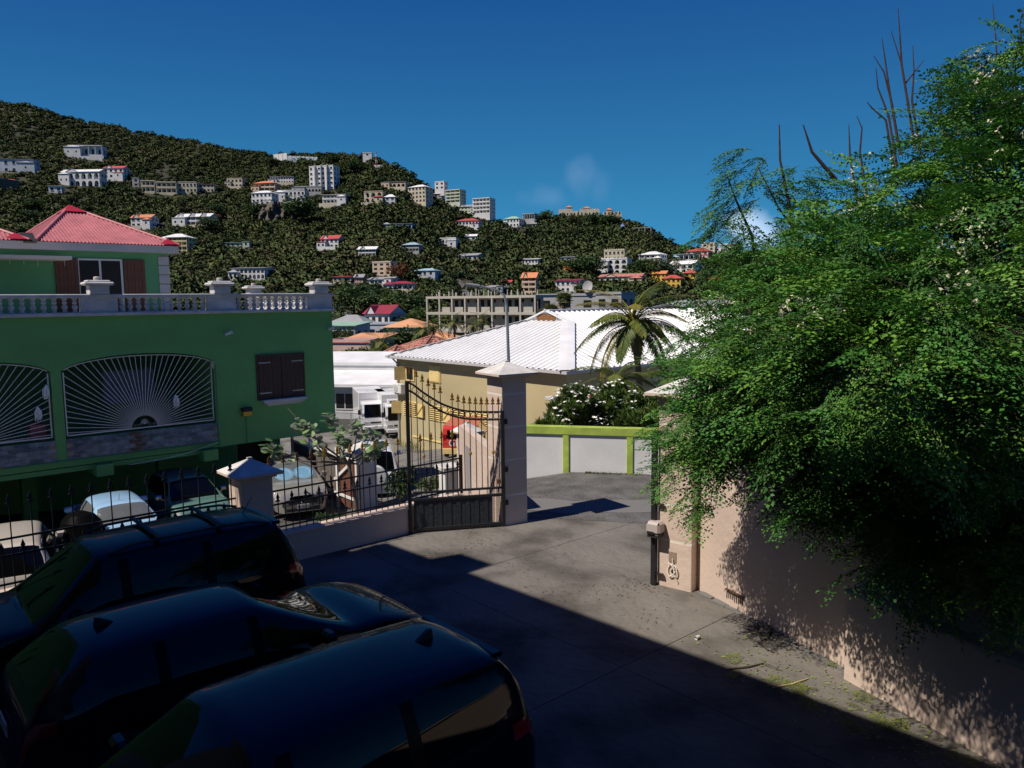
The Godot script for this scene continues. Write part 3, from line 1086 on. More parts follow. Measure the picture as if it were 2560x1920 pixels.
	tag(po, "tall pink box standing behind the left fan grille", "box")


# ---------------------------------------------------------------- pillars, gate, fence

func spear_mesh() -> ArrayMesh:   # leaf-shaped point over two small scrolls, foot at the origin
	var m := MB.new()
	var o := [Vector2(0.008, 0.0), Vector2(0.012, 0.03), Vector2(0.04, 0.02), Vector2(0.045, 0.045), Vector2(0.018, 0.06), Vector2(0.02, 0.075), Vector2(0.032, 0.1), Vector2(0.0, 0.19)]
	var p := PackedVector2Array()
	for e in o:
		p.append(e)
	for k in range(o.size() - 2, -1, -1):
		p.append(Vector2(-o[k].x, o[k].y))
	m.prism(p, -0.007, 0.007)
	m.box(Vector3(0, 0.06, 0), Vector3(0.012, 0.13, 0.03))
	return m.mesh()


func pillar(called: String, label: String, T: Transform3D, w: float, h: float, bands: Array, cap_w: float, cap_mat: Material, body_mat: Material) -> Node3D:
	var t := thing(called, label, "pillar", "", T)
	var y := -0.3
	for k in bands.size() + 1:
		var y1: float = bands[k] if k < bands.size() else h - 0.3
		var m := MB.new()
		m.cbox(Vector3(0, (y + y1) * 0.5, 0), Vector3(w, y1 - y - 0.03, w), 0.01)
		part(t, "block", m.mesh(), body_mat)
		if k < bands.size():
			var j := MB.new()
			j.box(Vector3(0, y1, 0), Vector3(w - 0.006, 0.044, w - 0.006))
			part(t, "joint", j.mesh(), M.cream_line)
		y = y1
	var c := MB.new()
	var e := cap_w * 0.5
	var yb := h - 0.3
	c.box(Vector3(0, yb, 0), Vector3(w + 0.12, 0.05, w + 0.12))
	c.cbox(Vector3(0, yb + 0.045, 0), Vector3(cap_w, 0.05, cap_w), 0.01)
	part(t, "cap_moulding", c.mesh(), M.pink)
	var q := MB.new()
	var ap := Vector3(0, h, 0)
	var yy := yb + 0.0705
	var cs := [Vector3(-e, yy, e), Vector3(e, yy, e), Vector3(e, yy, -e), Vector3(-e, yy, -e)]
	for k in 4:
		q.tri(cs[k], cs[(k + 1) % 4], ap)
	q.quad(cs[3], cs[2], cs[1], cs[0])
	q.box(Vector3(0, h - 0.005, 0), Vector3(0.08, 0.03, 0.08))
	part(t, "cap", q.mesh(), cap_mat)
	return t


func make_gate() -> void:
	# the big left pillar: near corner at (-0.21, -15.83), right face towards (0.25, -16.12)
	var xd := Vector2(0.846, -0.533)
	var zd := Vector2(0.533, 0.846)
	var c := Vector2(-0.21, -15.83) + xd * 0.3 - zd * 0.3
	pillar("gate_pillar", "tall pink gate pillar with white pyramid cap beside the open iron gate", frame(Vector3(c.x, 0, c.y), xd), 0.6, 3.42, [0.63, 1.38, 2.07, 2.76], 0.96, M.cap_white, M.pink)
	# the right pillar, near corner (2.83, -12.05), left face edge at (2.35, -12.43)
	var d2 := Vector2(0.395, 0.919)
	var xr := Vector2(0.785, 0.62)
	var zr := Vector2(-xr.y, xr.x)
	var c2 := Vector2(2.83, -12.05) - xr * 0.3 - zr * 0.3
	var rp := pillar("gate_pillar", "pink gate pillar half under the moringa leaves with a cable loop", frame(Vector3(c2.x, 0, c2.y), xr), 0.6, 3.42, [0.78, 1.37, 2.01, 2.7], 0.96, M.cap_white, M.pink)
	# pull box and loop of cable on the right pillar
	var kb := MB.new()
	kb.box(Vector3(-0.03, 0.52, 0.305), Vector3(0.13, 0.17, 0.012))
	part(rp, "junction_plate", kb.mesh(), sm("plate_grey", Color(0.25, 0.19, 0.15), 0.8))
	var hole := MB.new()
	hole.lathe([Vector2(0.0, 0.0), Vector2(0.04, 0.0), Vector2(0.04, 0.006), Vector2(0.0, 0.006)], 10)
	part(rp, "cable_hole", hole.mesh(), M.black, Transform3D(Basis(Vector3.RIGHT, PI / 2), Vector3(-0.015, 0.28, 0.301)))
	var lp := []
	var lr := []
	for k in 22:
		var u := k / 21.0
		var an := lerpf(0.5, TAU + 0.7, u)
		lp.append(Vector3(-0.02 + sin(an) * 0.085, 0.29 - cos(an) * 0.11 + maxf(0.0, u - 0.8) * 0.5, 0.325 + 0.012 * sin(u * 9.0)))
		lr.append(0.0105)
	lp.insert(0, Vector3(-0.02, 0.5, 0.33))
	lr.insert(0, 0.0105)
	var lm := MB.new()
	lm.tube(lp, lr, 6)
	lm.tube([Vector3(-0.1, 0.42, 0.33), Vector3(-0.05, 0.4, 0.335), Vector3(0.02, 0.33, 0.33)], [0.009, 0.009, 0.009], 6)
	lm.tube([Vector3(0.03, 0.19, 0.325), Vector3(0.07, 0.15, 0.33), Vector3(0.06, 0.1, 0.32)], [0.007, 0.006, 0.004], 5)
	part(rp, "cable_loop", lm.mesh(), M.cream_line)
	# dark steel post of the other leaf, its hinges, and the grey drive box
	var gp := thing("gate_post", "dark steel post hinged to the right gate pillar", "post", "", frame(Vector3(2.35, 0, -12.43), xr))
	var pm := MB.new()
	pm.cbox(Vector3(-0.03, 1.24, 0.05), Vector3(0.085, 2.46, 0.085), 0.008)
	pm.box(Vector3(-0.03, 2.5, 0.05), Vector3(0.04, 0.08, 0.04))
	part(gp, "post", pm.mesh(), M.iron)
	for y in [0.2, 1.37, 2.0]:
		pbox(gp, "hinge", Vector3(0.07, y, 0.05), Vector3(0.14, 0.035, 0.05), M.iron_brown)
	var bm := MB.new()
	bm.cbox(Vector3(0, 0.0, 0), Vector3(0.25, 0.2, 0.22), 0.035)
	var bo := thing("gate_drive_box", "grey plastic drive box fixed on the right gate post", "box", "", frame(Vector3(2.3, 1.0, -12.33), xr))
	part(bo, "housing", bm.mesh(), sm("boxgrey", Color(0.4, 0.35, 0.34), 0.6))
	var b2 := MB.new()
	b2.cbox(Vector3(0, -0.13, 0.0), Vector3(0.21, 0.06, 0.19), 0.01)
	part(bo, "base", b2.mesh(), M.plastic)
	pbox(bo, "sensor_window", Vector3(-0.03, -0.075, 0.112), Vector3(0.12, 0.045, 0.012), M.black)
	# open gate leaf
	var leaf := thing("iron_gate", "open black iron gate leaf with curved top and gold spear tips", "gate", "", frame(Vector3(-2.06, 0, -15.42), Vector2(1.85, -0.41)))
	var W := 1.9   # x = 0 at the free stile, x = W at the hinge
	var curve := [Vector2(0.0, 3.08), Vector2(0.34, 2.83), Vector2(0.69, 2.61), Vector2(1.05, 2.48), Vector2(1.42, 2.43), Vector2(1.9, 2.41)]
	var fm := MB.new()
	fm.cbox(Vector3(-0.03, 1.555, 0), Vector3(0.075, 3.1, 0.06), 0.006)
	fm.cbox(Vector3(W, 1.22, 0), Vector3(0.075, 2.43, 0.06), 0.006)
	fm.cbox(Vector3(W * 0.5, 0.07, 0), Vector3(W - 0.08, 0.07, 0.05), 0.006)
	fm.cbox(Vector3(W * 0.5, 0.68, 0), Vector3(W - 0.08, 0.06, 0.05), 0.006)
	fm.cbox(Vector3(W * 0.5, 0.83, 0), Vector3(W - 0.08, 0.045, 0.05), 0.006)
	part(leaf, "frame", fm.mesh(), M.iron)
	for low in [0.0, 0.16]:
		var pts := []
		var rad := []
		for k in 21:
			var x := k / 20.0 * W
			pts.append(Vector3(x, smooth_curve(curve, x) - low, 0))
			rad.append(0.021)
		var cm := MB.new()
		cm.tube(pts, rad, 6)
		part(leaf, "curved_rail", cm.mesh(), M.iron_brown)
	var ring := TorusMesh.new()
	ring.inner_radius = 0.054
	ring.outer_radius = 0.068
	ring.rings = 14
	ring.ring_segments = 5
	for k in 15:
		var x := 0.07 + (W - 0.14) * (k + 0.5) / 15.0
		part(leaf, "ring", ring, M.iron_brown, Transform3D(Basis(Vector3.RIGHT, PI / 2), Vector3(x, smooth_curve(curve, x) - 0.08, 0)))
	var sp := spear_mesh()
	var nb := 16
	for k in nb:
		if k == 6:
			continue
		var x := (k + 0.15) / nb * W + 0.02
		var y1 := smooth_curve(curve, x) + 0.13 + (0.05 if k < 6 else 0.0)
		var b := pbox(leaf, "bar", Vector3(x, (0.84 + y1) * 0.5, 0), Vector3(0.016, y1 - 0.84, 0.016), M.iron_brown)
		part(b, "spear_tip", sp, M.gold if k % 3 else M.gold_dull, Transform3D(Basis().scaled(Vector3(1 / 0.016, 1 / (y1 - 0.84), 1 / 0.016)), Vector3(0, 0.5, 0)))
		if k % 4 == 2:
			var kn := MB.new()
			kn.lathe([Vector2(0.0, -0.05), Vector2(0.026, -0.03), Vector2(0.034, 0.0), Vector2(0.026, 0.03), Vector2(0.0, 0.05)], 8)
			part(leaf, "collar", kn.mesh(), M.gold, Transform3D(Basis(), Vector3(x, 1.58, 0)))
	for k in 8:   # short bars of the dog guard
		var x := 0.1 + k * 0.06 * 3.6
		var b := pbox(leaf, "short_bar", Vector3(x, 0.755, 0), Vector3(0.014, 0.1, 0.014), M.iron)
	for k in 17:
		var x := 0.05 + (W - 0.28) * (k + 0.5) / 17.0
		pbox(leaf, "panel_board", Vector3(x, 0.375, -0.004 + 0.008 * (k % 2)), Vector3((W - 0.28) / 17.0 - 0.006, 0.55, 0.012), M.gatepanel)
	pbox(leaf, "panel_backing", Vector3(0.05 + (W - 0.28) * 0.5, 0.375, -0.018), Vector3(W - 0.28, 0.55, 0.006), M.gatepanel)
	for y in [0.5, 1.2, 2.2]:
		pbox(leaf, "hinge", Vector3(W + 0.06, y, -0.01), Vector3(0.09, 0.1, 0.04), M.iron)
	pbox(leaf, "latch", Vector3(W - 0.1, 0.97, 0.03), Vector3(0.07, 0.09, 0.04), M.rust)
	# low wall and iron fence towards the left
	var F := frame(Vector3(FENCE_END.x, 0, FENCE_END.y), Vector2(0.753, -0.658))   # x = 0 at the gate end, negative to the left
	var lw := thing("low_wall", "low pink brown wall carrying the iron fence in the shade", "wall", "", F)
	var wm := MB.new()
	wm.box(Vector3(-5.5, -0.85, -0.12), Vector3(13.8, 2.7, 0.24))
	part(lw, "wall", wm.mesh(), M.pink)
	var cpm := MB.new()
	cpm.cbox(Vector3(-5.5, 0.53, -0.12), Vector3(13.8, 0.055, 0.3), 0.01)
	part(lw, "coping", cpm.mesh(), M.pink)
	var fence := thing("iron_fence", "black iron fence with long and short spear bars on the low wall", "fence", "", F)
	var x_left := -10.4
	for seg in [[x_left, -3.45], [-2.95, 1.43]]:
		var xa: float = seg[0]
		var xb: float = seg[1]
		for y in [0.66, 1.08, 1.33]:
			pbox(fence, "rail", Vector3((xa + xb) * 0.5, y, -0.12), Vector3(xb - xa, 0.03, 0.02), M.iron)
		var x := xa + 0.1
		var q := 0
		while x < xb:
			if q % 2 == 0:
				var b := pbox(fence, "bar", Vector3(x, 1.19, -0.12), Vector3(0.016, 1.25, 0.016), M.iron)
				part(b, "spear_tip", sp, M.gold if x > -2.0 else (M.gold_dull if x > -3.0 else M.iron), Transform3D(Basis().scaled(Vector3(1 / 0.016, 1 / 1.25, 1 / 0.016)), Vector3(0, 0.49, 0)))
			else:
				var b := pbox(fence, "short_bar", Vector3(x, 0.84, -0.12), Vector3(0.014, 0.55, 0.014), M.iron)
				part(b, "spear_tip", sp, M.iron, Transform3D(Basis().scaled(Vector3(1 / 0.014, 1 / 0.55, 1 / 0.014)), Vector3(0, 0.48, 0)))
			x += 0.135
			q += 1
		pbox(fence, "end_post", Vector3(xb, 0.98, -0.12), Vector3(0.045, 0.84, 0.045), M.iron)
	var pc := F * Vector3(-3.2, 0, -0.12)
	pillar("fence_pier", "stout pink fence pier in shade with pale blue pyramid cap", frame(pc, Vector2(0.753, -0.658)), 0.56, 2.0, [0.85], 0.86, M.cap_white, M.pink)
	# wing wall and smaller pillar behind the gate leaf
	var p2 := Vector2(-1.2, -20.4)
	pillar("lane_pillar", "smaller pink pillar with white cap seen behind the gate bars", frame(Vector3(p2.x, near_ground(p2.x, p2.y), p2.y), Vector2(0.8, -0.6)), 0.42, 1.9, [1.1], 0.66, M.cap_white, M.pink)
	var ww := thing("wing_wall", "pink wing wall between the tall and the smaller pillar", "wall", "", frame(Vector3(-0.55, 0, -16.65), Vector2(0.25, 0.97)))
	var wwm := MB.new()
	wwm.box(Vector3(-1.65, 0.2, -0.1), Vector3(3.3, 2.6, 0.2))
	part(ww, "wall", wwm.mesh(), M.pink)
	pbox(ww, "meter_door", Vector3(-2.1, 0.6, 0.01), Vector3(0.5, 1.1, 0.03), M.greyplaster)
	var p3 := Vector2(-1.75, -20.9)
	var sp3 := thing("small_pier", "small white painted pier with flat cap beyond the gate", "pillar", "", Transform3D(Basis(Vector3.UP, 0.5), Vector3(p3.x, near_ground(p3.x, p3.y), p3.y)))
	var m3 := MB.new()
	m3.cbox(Vector3(0, 0.32, 0), Vector3(0.42, 0.84, 0.42), 0.01)
	part(sp3, "shaft", m3.mesh(), M.white)
	var m4 := MB.new()
	m4.cbox(Vector3(0, 0.8, 0), Vector3(0.6, 0.12, 0.6), 0.02)
	part(sp3, "cap", m4.mesh(), M.cap_white)
	# cream pier and the weathered wooden fence by the silver car
	var p4 := Vector2(-4.75, -24.3)
	pillar("fence_pier", "cream pier with white pyramid cap at the end of the wooden fence", frame(Vector3(p4.x, near_ground(p4.x, p4.y) - 0.1, p4.y), Vector2(0.72, -0.69)), 0.62, 2.25, [1.1], 1.08, M.cap_white, M.white)
	var a := Vector3(-7.9, 0, -27.6)
	var b5 := Vector3(-4.75, 0, -23.7)
	var wf := thing("wooden_fence", "weathered grey picket fence with white posts beside the silver car", "fence", "", frame(Vector3(a.x, 0, a.z), Vector2(b5.x - a.x, b5.z - a.z)))
	var L := a.distance_to(b5)
	var np := 42
	for k in np:
		var x := (k + 0.5) / np * L
		var g := near_ground(lerpf(a.x, b5.x, x / L), lerpf(a.z, b5.z, x / L))
		var hh := -0.28 - g + r(-0.04, 0.04)
		pbox(wf, "picket", Vector3(x, g + hh * 0.5 + 0.06, r(-0.01, 0.01)), Vector3(L / np * r(0.78, 0.96), hh, 0.02), M.wood_grey if x < L * 0.72 else M.wood_red, Basis(Vector3.BACK, r(-0.012, 0.012)))
	for x in [0.1, 1.6, 3.6, L - 0.08]:
		var g := near_ground(lerpf(a.x, b5.x, x / L), lerpf(a.z, b5.z, x / L))
		pbox(wf, "post", Vector3(x, (g - 0.05) * 0.5, 0.05), Vector3(0.11, 0.1 - g, 0.07), M.white)
	for y in [-0.24, -1.5]:
		pbox(wf, "rail", Vector3(L * 0.5, y, 0.035), Vector3(L, 0.08, 0.04), M.white)
	pbox(wf, "brace", Vector3(L - 1.1, -0.75, 0.06), Vector3(1.2, 0.09, 0.05), M.white, Basis(Vector3.BACK, 0.55))


func smooth_curve(p: Array, x: float) -> float:
	for k in p.size() - 1:
		if x <= p[k + 1].x + 1e-5:
			var t: float = clampf((x - p[k].x) / (p[k + 1].x - p[k].x), 0.0, 1.0)
			var p0: Vector2 = p[maxi(k - 1, 0)]
			var p3: Vector2 = p[mini(k + 2, p.size() - 1)]
			return cubic_interpolate(p[k].y, p[k + 1].y, p0.y, p3.y, t)
	return p[-1].y


# ---------------------------------------------------------------- the pink courtyard wall on the right

func make_pink_wall() -> void:
	var a := Vector2(3.05, -12.0)
	var d := Vector2(0.395, 0.919).normalized()
	var T := frame(Vector3(a.x, 0, a.y), d)   # z points into the yard
	if T.basis.z.x > 0.0:
		T = frame(Vector3(a.x, 0, a.y), -d)
	var sx := 1.0 if T.basis.x.dot(Vector3(d.x, 0, d.y)) > 0.0 else -1.0
	var w := thing("courtyard_wall", "long pink plastered wall under the moringa tree", "wall", "", T)
	var m := MB.new()
	m.box(Vector3(sx * 7.0, 1.15, -0.15), Vector3(14.6, 2.9, 0.3))
	part(w, "wall", m.mesh(), M.pink)
	var cm := MB.new()
	cm.cbox(Vector3(sx * 7.0, 2.63, -0.15), Vector3(14.6, 0.07, 0.4), 0.012)
	part(w, "coping", cm.mesh(), M.cap_white)
	var lm := MB.new()
	lm.box(Vector3(sx * 7.6, 0.4, 0.1), Vector3(9.2, 1.4, 0.2))
	part(w, "lower_wall", lm.mesh(), M.pink)
	var lc := MB.new()
	lc.cbox(Vector3(sx * 7.6, 1.12, 0.11), Vector3(9.25, 0.05, 0.25), 0.01)
	part(w, "ledge", lc.mesh(), M.concrete)
	var dn := MB.new()
	dn.cbox(Vector3(sx * 0.72, 0.26, 0.015), Vector3(0.42, 0.028, 0.04), 0.005)
	var sc := part(w, "drain_scraper", dn.mesh(), M.wood_dark)
	for k in 9:
		pbox(sc, "bristle", Vector3(sx * (0.53 + k * 0.045), 0.18, 0.012), Vector3(0.008, r(0.08, 0.14), 0.008), M.plastic)
	var skirt := MB.new()
	for k in 24:
		skirt.box(Vector3(sx * (0.1 + k * 0.3 + r(-0.05, 0.05)), 0.012, 0.035 + r(0, 0.03)), Vector3(r(0.25, 0.4), 0.024, r(0.06, 0.16)), Basis(Vector3.UP, r(-0.2, 0.2)))
	part(w, "mortar_skirt", skirt.mesh(), M.gravel)
	var steel := thing("steel_panel", "blue grey steel panel standing at the right picture edge against the wall", "panel", "", T)
	var sp := MB.new()
	sp.cbox(Vector3(sx * 6.25, 0.62, 0.225), Vector3(1.1, 1.2, 0.03), 0.005)
	part(steel, "sheet", sp.mesh(), M.gatepanel)


# ---------------------------------------------------------------- cars
# local axes: +x forwards, y up, z to the car's right; origin on the ground under its middle

func knots(p: Array, x: float) -> float:   # piecewise smooth curve through Vector2(x, y), x rising
	if x <= p[0].x:
		return p[0].y
	for k in p.size() - 1:
		if x <= p[k + 1].x:
			var t: float = (x - p[k].x) / maxf(p[k + 1].x - p[k].x, 1e-6)
			var m0: float = 0.0 if k == 0 else (p[k + 1].y - p[k - 1].y) / (p[k + 1].x - p[k - 1].x)
			var m1: float = 0.0 if k + 2 >= p.size() else (p[k + 2].y - p[k].y) / (p[k + 2].x - p[k].x)
			var h: float = p[k + 1].x - p[k].x
			var sec: float = (p[k + 1].y - p[k].y) / h
			if sec == 0.0 or m0 * sec <= 0.0 and k > 0:
				m0 = 0.0
			if sec == 0.0 or m1 * sec <= 0.0:
				m1 = 0.0
			m0 = clampf(m0, -3.0 * absf(sec), 3.0 * absf(sec))
			m1 = clampf(m1, -3.0 * absf(sec), 3.0 * absf(sec))
			var t2 := t * t
			var t3 := t2 * t
			return (2 * t3 - 3 * t2 + 1) * p[k].y + (t3 - 2 * t2 + t) * h * m0 + (-2 * t3 + 3 * t2) * p[k + 1].y + (t3 - t2) * h * m1
	return p[-1].y


func car(called: String, label: String, group: String, T: Transform3D, o: Dictionary) -> Node3D:
	var t := thing(called, label, "car", group, T)
	var L: float = o.L
	var W: float = o.W
	var H: float = o.H
	var hx := L * 0.5
	var deck: float = o.get("deck", 1.05)        # height of the tail top
	var hood: float = o.get("hood", 1.0)
	var nose: float = o.get("nose", 0.74)
	var cowl: float = o.get("cowl", hx - 1.15)   # foot of the windscreen
	var rf: float = o.get("roof_f", cowl - 0.75)
	var rr: float = o.get("roof_r", -hx + 0.75)
	var rg: float = o.get("rear_g", -hx + 0.3)   # foot of the rear window
	var belt: float = o.get("belt", 0.95)
	var top := [Vector2(-hx, 0.72), Vector2(-hx + 0.05, deck - 0.14), Vector2(-hx + 0.14, deck - 0.02), Vector2(rg, deck), Vector2(rr, H - 0.07), Vector2(rr + 0.35, H - 0.02), Vector2((rf + rr) * 0.5, H), Vector2(rf - 0.12, H - 0.02), Vector2(rf, H - 0.055), Vector2(cowl, hood), Vector2(cowl + 0.45, hood - 0.02), Vector2(hx - 0.28, nose + 0.12), Vector2(hx - 0.1, nose), Vector2(hx, nose - 0.16)]
	var plan := [Vector2(-hx, 0.8), Vector2(-hx + 0.1, 0.9), Vector2(-hx + 0.5, 0.97), Vector2(-0.4, 1.0), Vector2(0.5, 1.0), Vector2(hx - 0.65, 0.98), Vector2(hx - 0.22, 0.88), Vector2(hx - 0.06, 0.75), Vector2(hx, 0.66)]
	var gh: float = o.get("roof_w", 0.66)   # roof edge as a share of the half width
	var wx := [-hx + o.get("rear_axle", 0.85), hx - 0.88]
	var xs := []
	var n := 76
	for k in n + 1:
		xs.append(-hx + L * k / n)
	var rows := []
	for x in xs:
		var tp := knots(top, x)
		var w := knots(plan, x) * W * 0.5
		var b := minf(lerpf(belt + 0.06, belt - 0.03, (x + hx) / L), tp - 0.06)
		var share := clampf((tp - b - 0.06) / (H - belt - 0.06), 0.0, 1.0)
		var wr := lerpf(w * 0.84, W * 0.5 * gh, smoothstep(0.0, 1.0, share))
		var ed := tp - lerpf(0.028, 0.075, share)
		var arch := 0.0
		for q in wx:
			var dx: float = absf(x - q)
			if dx < 0.39:
				arch = maxf(arch, 0.32 + sqrt(0.39 * 0.39 - dx * dx))
		var s0 := maxf(0.24, arch)
		var g := lerpf(w * 0.955, wr + 0.03, 0.55)
		var half := [
			Vector2(w * 0.93, s0), Vector2(w * 0.985, maxf(0.4, arch + 0.02)), Vector2(w, maxf(0.62, arch + 0.04)), Vector2(w * 0.99, maxf(b - 0.13, arch + 0.06)),
			Vector2(w * 0.955, maxf(b, arch + 0.08)), Vector2(g + 0.012, lerpf(b, ed, 0.56)), Vector2(wr + 0.03, lerpf(b, ed, 0.93)), Vector2(wr - 0.02, ed + 0.008),
			Vector2(wr * 0.8, lerpf(ed, tp, 0.62)), Vector2(wr * 0.42, lerpf(ed, tp, 0.92)), Vector2(0.0, tp)]
		var ring := PackedVector3Array()
		for e in half:
			ring.append(Vector3(x, e.y, -e.x))
		for k in range(half.size() - 2, -1, -1):
			ring.append(Vector3(x, half[k].y, half[k].x))
		rows.append(ring)
	var m := 21
	var nr := []
	for k in rows.size():
		var line := PackedVector3Array()
		for j in m:
			var du: Vector3 = rows[mini(k + 1, rows.size() - 1)][j] - rows[maxi(k - 1, 0)][j]
			var dv: Vector3 = rows[k][mini(j + 1, m - 1)] - rows[k][maxi(j - 1, 0)]
			var nn := dv.cross(du)
			line.append(nn.normalized() if nn.length() > 1e-9 else Vector3.UP)
		nr.append(line)
	var mid_y := 0.7
	for k in rows.size():
		for j in m:
			if nr[k][j].dot(rows[k][j] - Vector3(rows[k][j].x, mid_y, 0)) < 0.0:
				nr[k][j] = -nr[k][j]
	var sets := {"body": MB.new()}
	var pillars: Array = o.get("pillars", [0.0])
	for k in rows.size() - 1:
		var xm: float = (xs[k] + xs[k + 1]) * 0.5
		for j in m - 1:
			var key := "body"
			var jj := mini(j, m - 2 - j)
			var sidev := "left" if j < 10 else "right"
			if jj in [4, 5]:
				if xm < cowl - 0.32 and xm > o.get("glass_end", rr - 0.05):
					var pane := 0
					var hit := false
					var pil := 0
					for p in pillars:
						if absf(xm - p) < 0.06:
							hit = true
							pil = pillars.find(p)
						if xm > p:
							pane += 1
					key = "window_pillar|%s|%d" % [sidev, pil] if hit else "side_window|%s|%d" % [sidev, pane]
			elif jj >= 7:
				if xm > rf and xm < cowl:
					key = "windscreen"
				elif xm < rr and xm > rg:
					key = "rear_window"
			if jj in [2, 3] and xm > hx - 0.42 and xm < hx - 0.03 and (jj == 3 or xm > hx - 0.3):
				key = "headlight|" + sidev
			elif jj == 3 and xm < -hx + o.get("tail_len", 0.3):
				key = "taillight|" + sidev
			elif jj == 4 and xm < -hx + o.get("tail_len", 0.3) and o.get("tall_tail", false):
				key = "taillight|" + sidev
			if not sets.has(key):
				sets[key] = MB.new()
			var a: Vector3 = rows[k][j]
			var b: Vector3 = rows[k + 1][j]
			var c: Vector3 = rows[k + 1][j + 1]
			var d: Vector3 = rows[k][j + 1]
			sets[key].squad(a, d, c, b, nr[k][j], nr[k][j + 1], nr[k + 1][j + 1], nr[k + 1][j])
	# close the ends and the floor
	var body: MB = sets.body
	for e in [0, rows.size() - 1]:
		var c := Vector3(xs[e], 0.5, 0)
		for j in m - 1:
			if e == 0:
				body.tri(c, rows[e][j + 1], rows[e][j])
			else:
				body.tri(c, rows[e][j], rows[e][j + 1])
		if e == 0:
			body.tri(c, rows[e][0], rows[e][m - 1])
		else:
			body.tri(c, rows[e][m - 1], rows[e][0])
	for k in rows.size() - 1:
		body.quad(rows[k][0], rows[k + 1][0], rows[k + 1][m - 1], rows[k][m - 1])
	var glass: Material = o.get("glass", M.carglass)
	for key in sets:
		var kind: String = key.split("|")[0]
		var mat: Material = o.paint
		if kind in ["side_window", "windscreen", "rear_window"]:
			mat = o.get(kind + "_mat", glass)
		elif kind == "window_pillar":
			mat = M.gloss_black
		elif kind == "headlight":
			mat = M.headlight
		elif kind == "taillight":
			mat = M.taillight
		part(t, kind, sets[key].mesh(), mat)
	# wheels
	var ty := MB.new()
	ty.lathe([Vector2(0.2, -0.1), Vector2(0.3, -0.105), Vector2(0.33, -0.08), Vector2(0.335, 0.0), Vector2(0.33, 0.08), Vector2(0.3, 0.105), Vector2(0.2, 0.1)], 22)
	var tym := ty.mesh()
	var rm := MB.new()
	rm.lathe([Vector2(0.0, 0.06), Vector2(0.05, 0.075), Vector2(0.06, 0.06), Vector2(0.19, 0.05), Vector2(0.215, 0.09), Vector2(0.2, 0.1)], 20)
	for s in 5:
		var an := TAU * s / 5.0
		rm.box(Vector3(cos(an) * 0.12, 0.075, sin(an) * 0.12), Vector3(0.17, 0.02, 0.045), Basis(Vector3.UP, -an))
	var rmm := rm.mesh()
	for x in wx:
		for s in [-1.0, 1.0]:
			var wn := Node3D.new()
			wn.name = "wheel"
			wn.transform = Transform3D(Basis(Vector3.RIGHT, s * PI / 2), Vector3(x, 0.335, s * (W * 0.5 - 0.13)))
			t.add_child(wn, true)
			part(wn, "tyre", tym, M.tyre)
			part(wn, "rim", rmm, M.rim)
	# mirrors
	for s in [-1.0, 1.0]:
		var mm := MB.new()
		mm.cbox(Vector3(cowl - 0.42, belt + 0.1, s * (W * 0.5 + 0.09)), Vector3(0.13, 0.15, 0.22), 0.035)
		mm.box(Vector3(cowl - 0.38, belt + 0.03, s * (W * 0.5 - 0.02)), Vector3(0.06, 0.04, 0.1))
		part(t, "door_mirror", mm.mesh(), o.get("mirror_mat", o.paint))
	# grille, bumpers, number plates
	var gm := MB.new()
	gm.cbox(Vector3(hx - 0.01, nose - 0.2, 0), Vector3(0.05, 0.14, W * 0.5), 0.015)
	var go := part(t, "grille", gm.mesh(), M.plastic)
	var lm := MB.new()
	lm.lathe([Vector2(0.05, -0.01), Vector2(0.06, 0.0), Vector2(0.05, 0.01), Vector2(0.045, 0.0), Vector2(0.05, -0.01)], 14)
	part(go, "badge", lm.mesh(), M.chrome, Transform3D(Basis(Vector3.BACK, PI / 2), Vector3(hx + 0.02, nose - 0.19, 0)))
	var bf := MB.new()
	bf.cbox(Vector3(hx - 0.04, 0.33, 0), Vector3(0.12, 0.14, W * 0.6), 0.03)
	part(t, "air_intake", bf.mesh(), M.plastic)
	pbox(t, "number_plate", Vector3(-hx - 0.012, 0.72, 0), Vector3(0.015, 0.13, 0.36), M.plate)
	var fp := pbox(t, "number_plate", Vector3(hx + 0.03, 0.42, 0), Vector3(0.015, 0.13, 0.36), M.plate)
	if o.has("plate_text"):
		var tm := TextMesh.new()
		tm.text = o.plate_text
		tm.font_size = 32
		tm.pixel_size = 0.0028
		tm.depth = 0.004
		part(fp, "lettering", tm, M.ink, Transform3D(Basis(Vector3.UP, PI / 2).scaled(Vector3(1 / 0.015, 1 / 0.13, 1 / 0.36)), Vector3(0.6, 0, 0)))
	if o.has("rails"):
		for s in [-1.0, 1.0]:
			var rl := MB.new()
			var pts := []
			var rad := []
			for k in 9:
				var x := lerpf(rr + 0.1, rf - 0.15, k / 8.0)
				pts.append(Vector3(x, knots(top, x) - 0.03 + (0.045 if k > 0 and k < 8 else 0.0), s * W * 0.5 * gh * 0.93))
				rad.append(0.018)
			rl.tube(pts, rad, 6)
			part(t, "roof_rail", rl.mesh(), M.plastic)
	if o.has("crossbars"):
		for x in [rr + 0.75, rr + 1.55]:
			var cb := MB.new()
			cb.cbox(Vector3(x, H + 0.03, 0), Vector3(0.07, 0.03, W * gh), 0.012)
			part(t, "roof_bar", cb.mesh(), M.plastic)
	if o.has("spoiler"):
		var sm_ := MB.new()
		sm_.cbox(Vector3(rr - 0.02, H - 0.1, 0), Vector3(0.12, 0.05, W * gh * 0.9), 0.02)
		part(t, "spoiler", sm_.mesh(), o.paint)
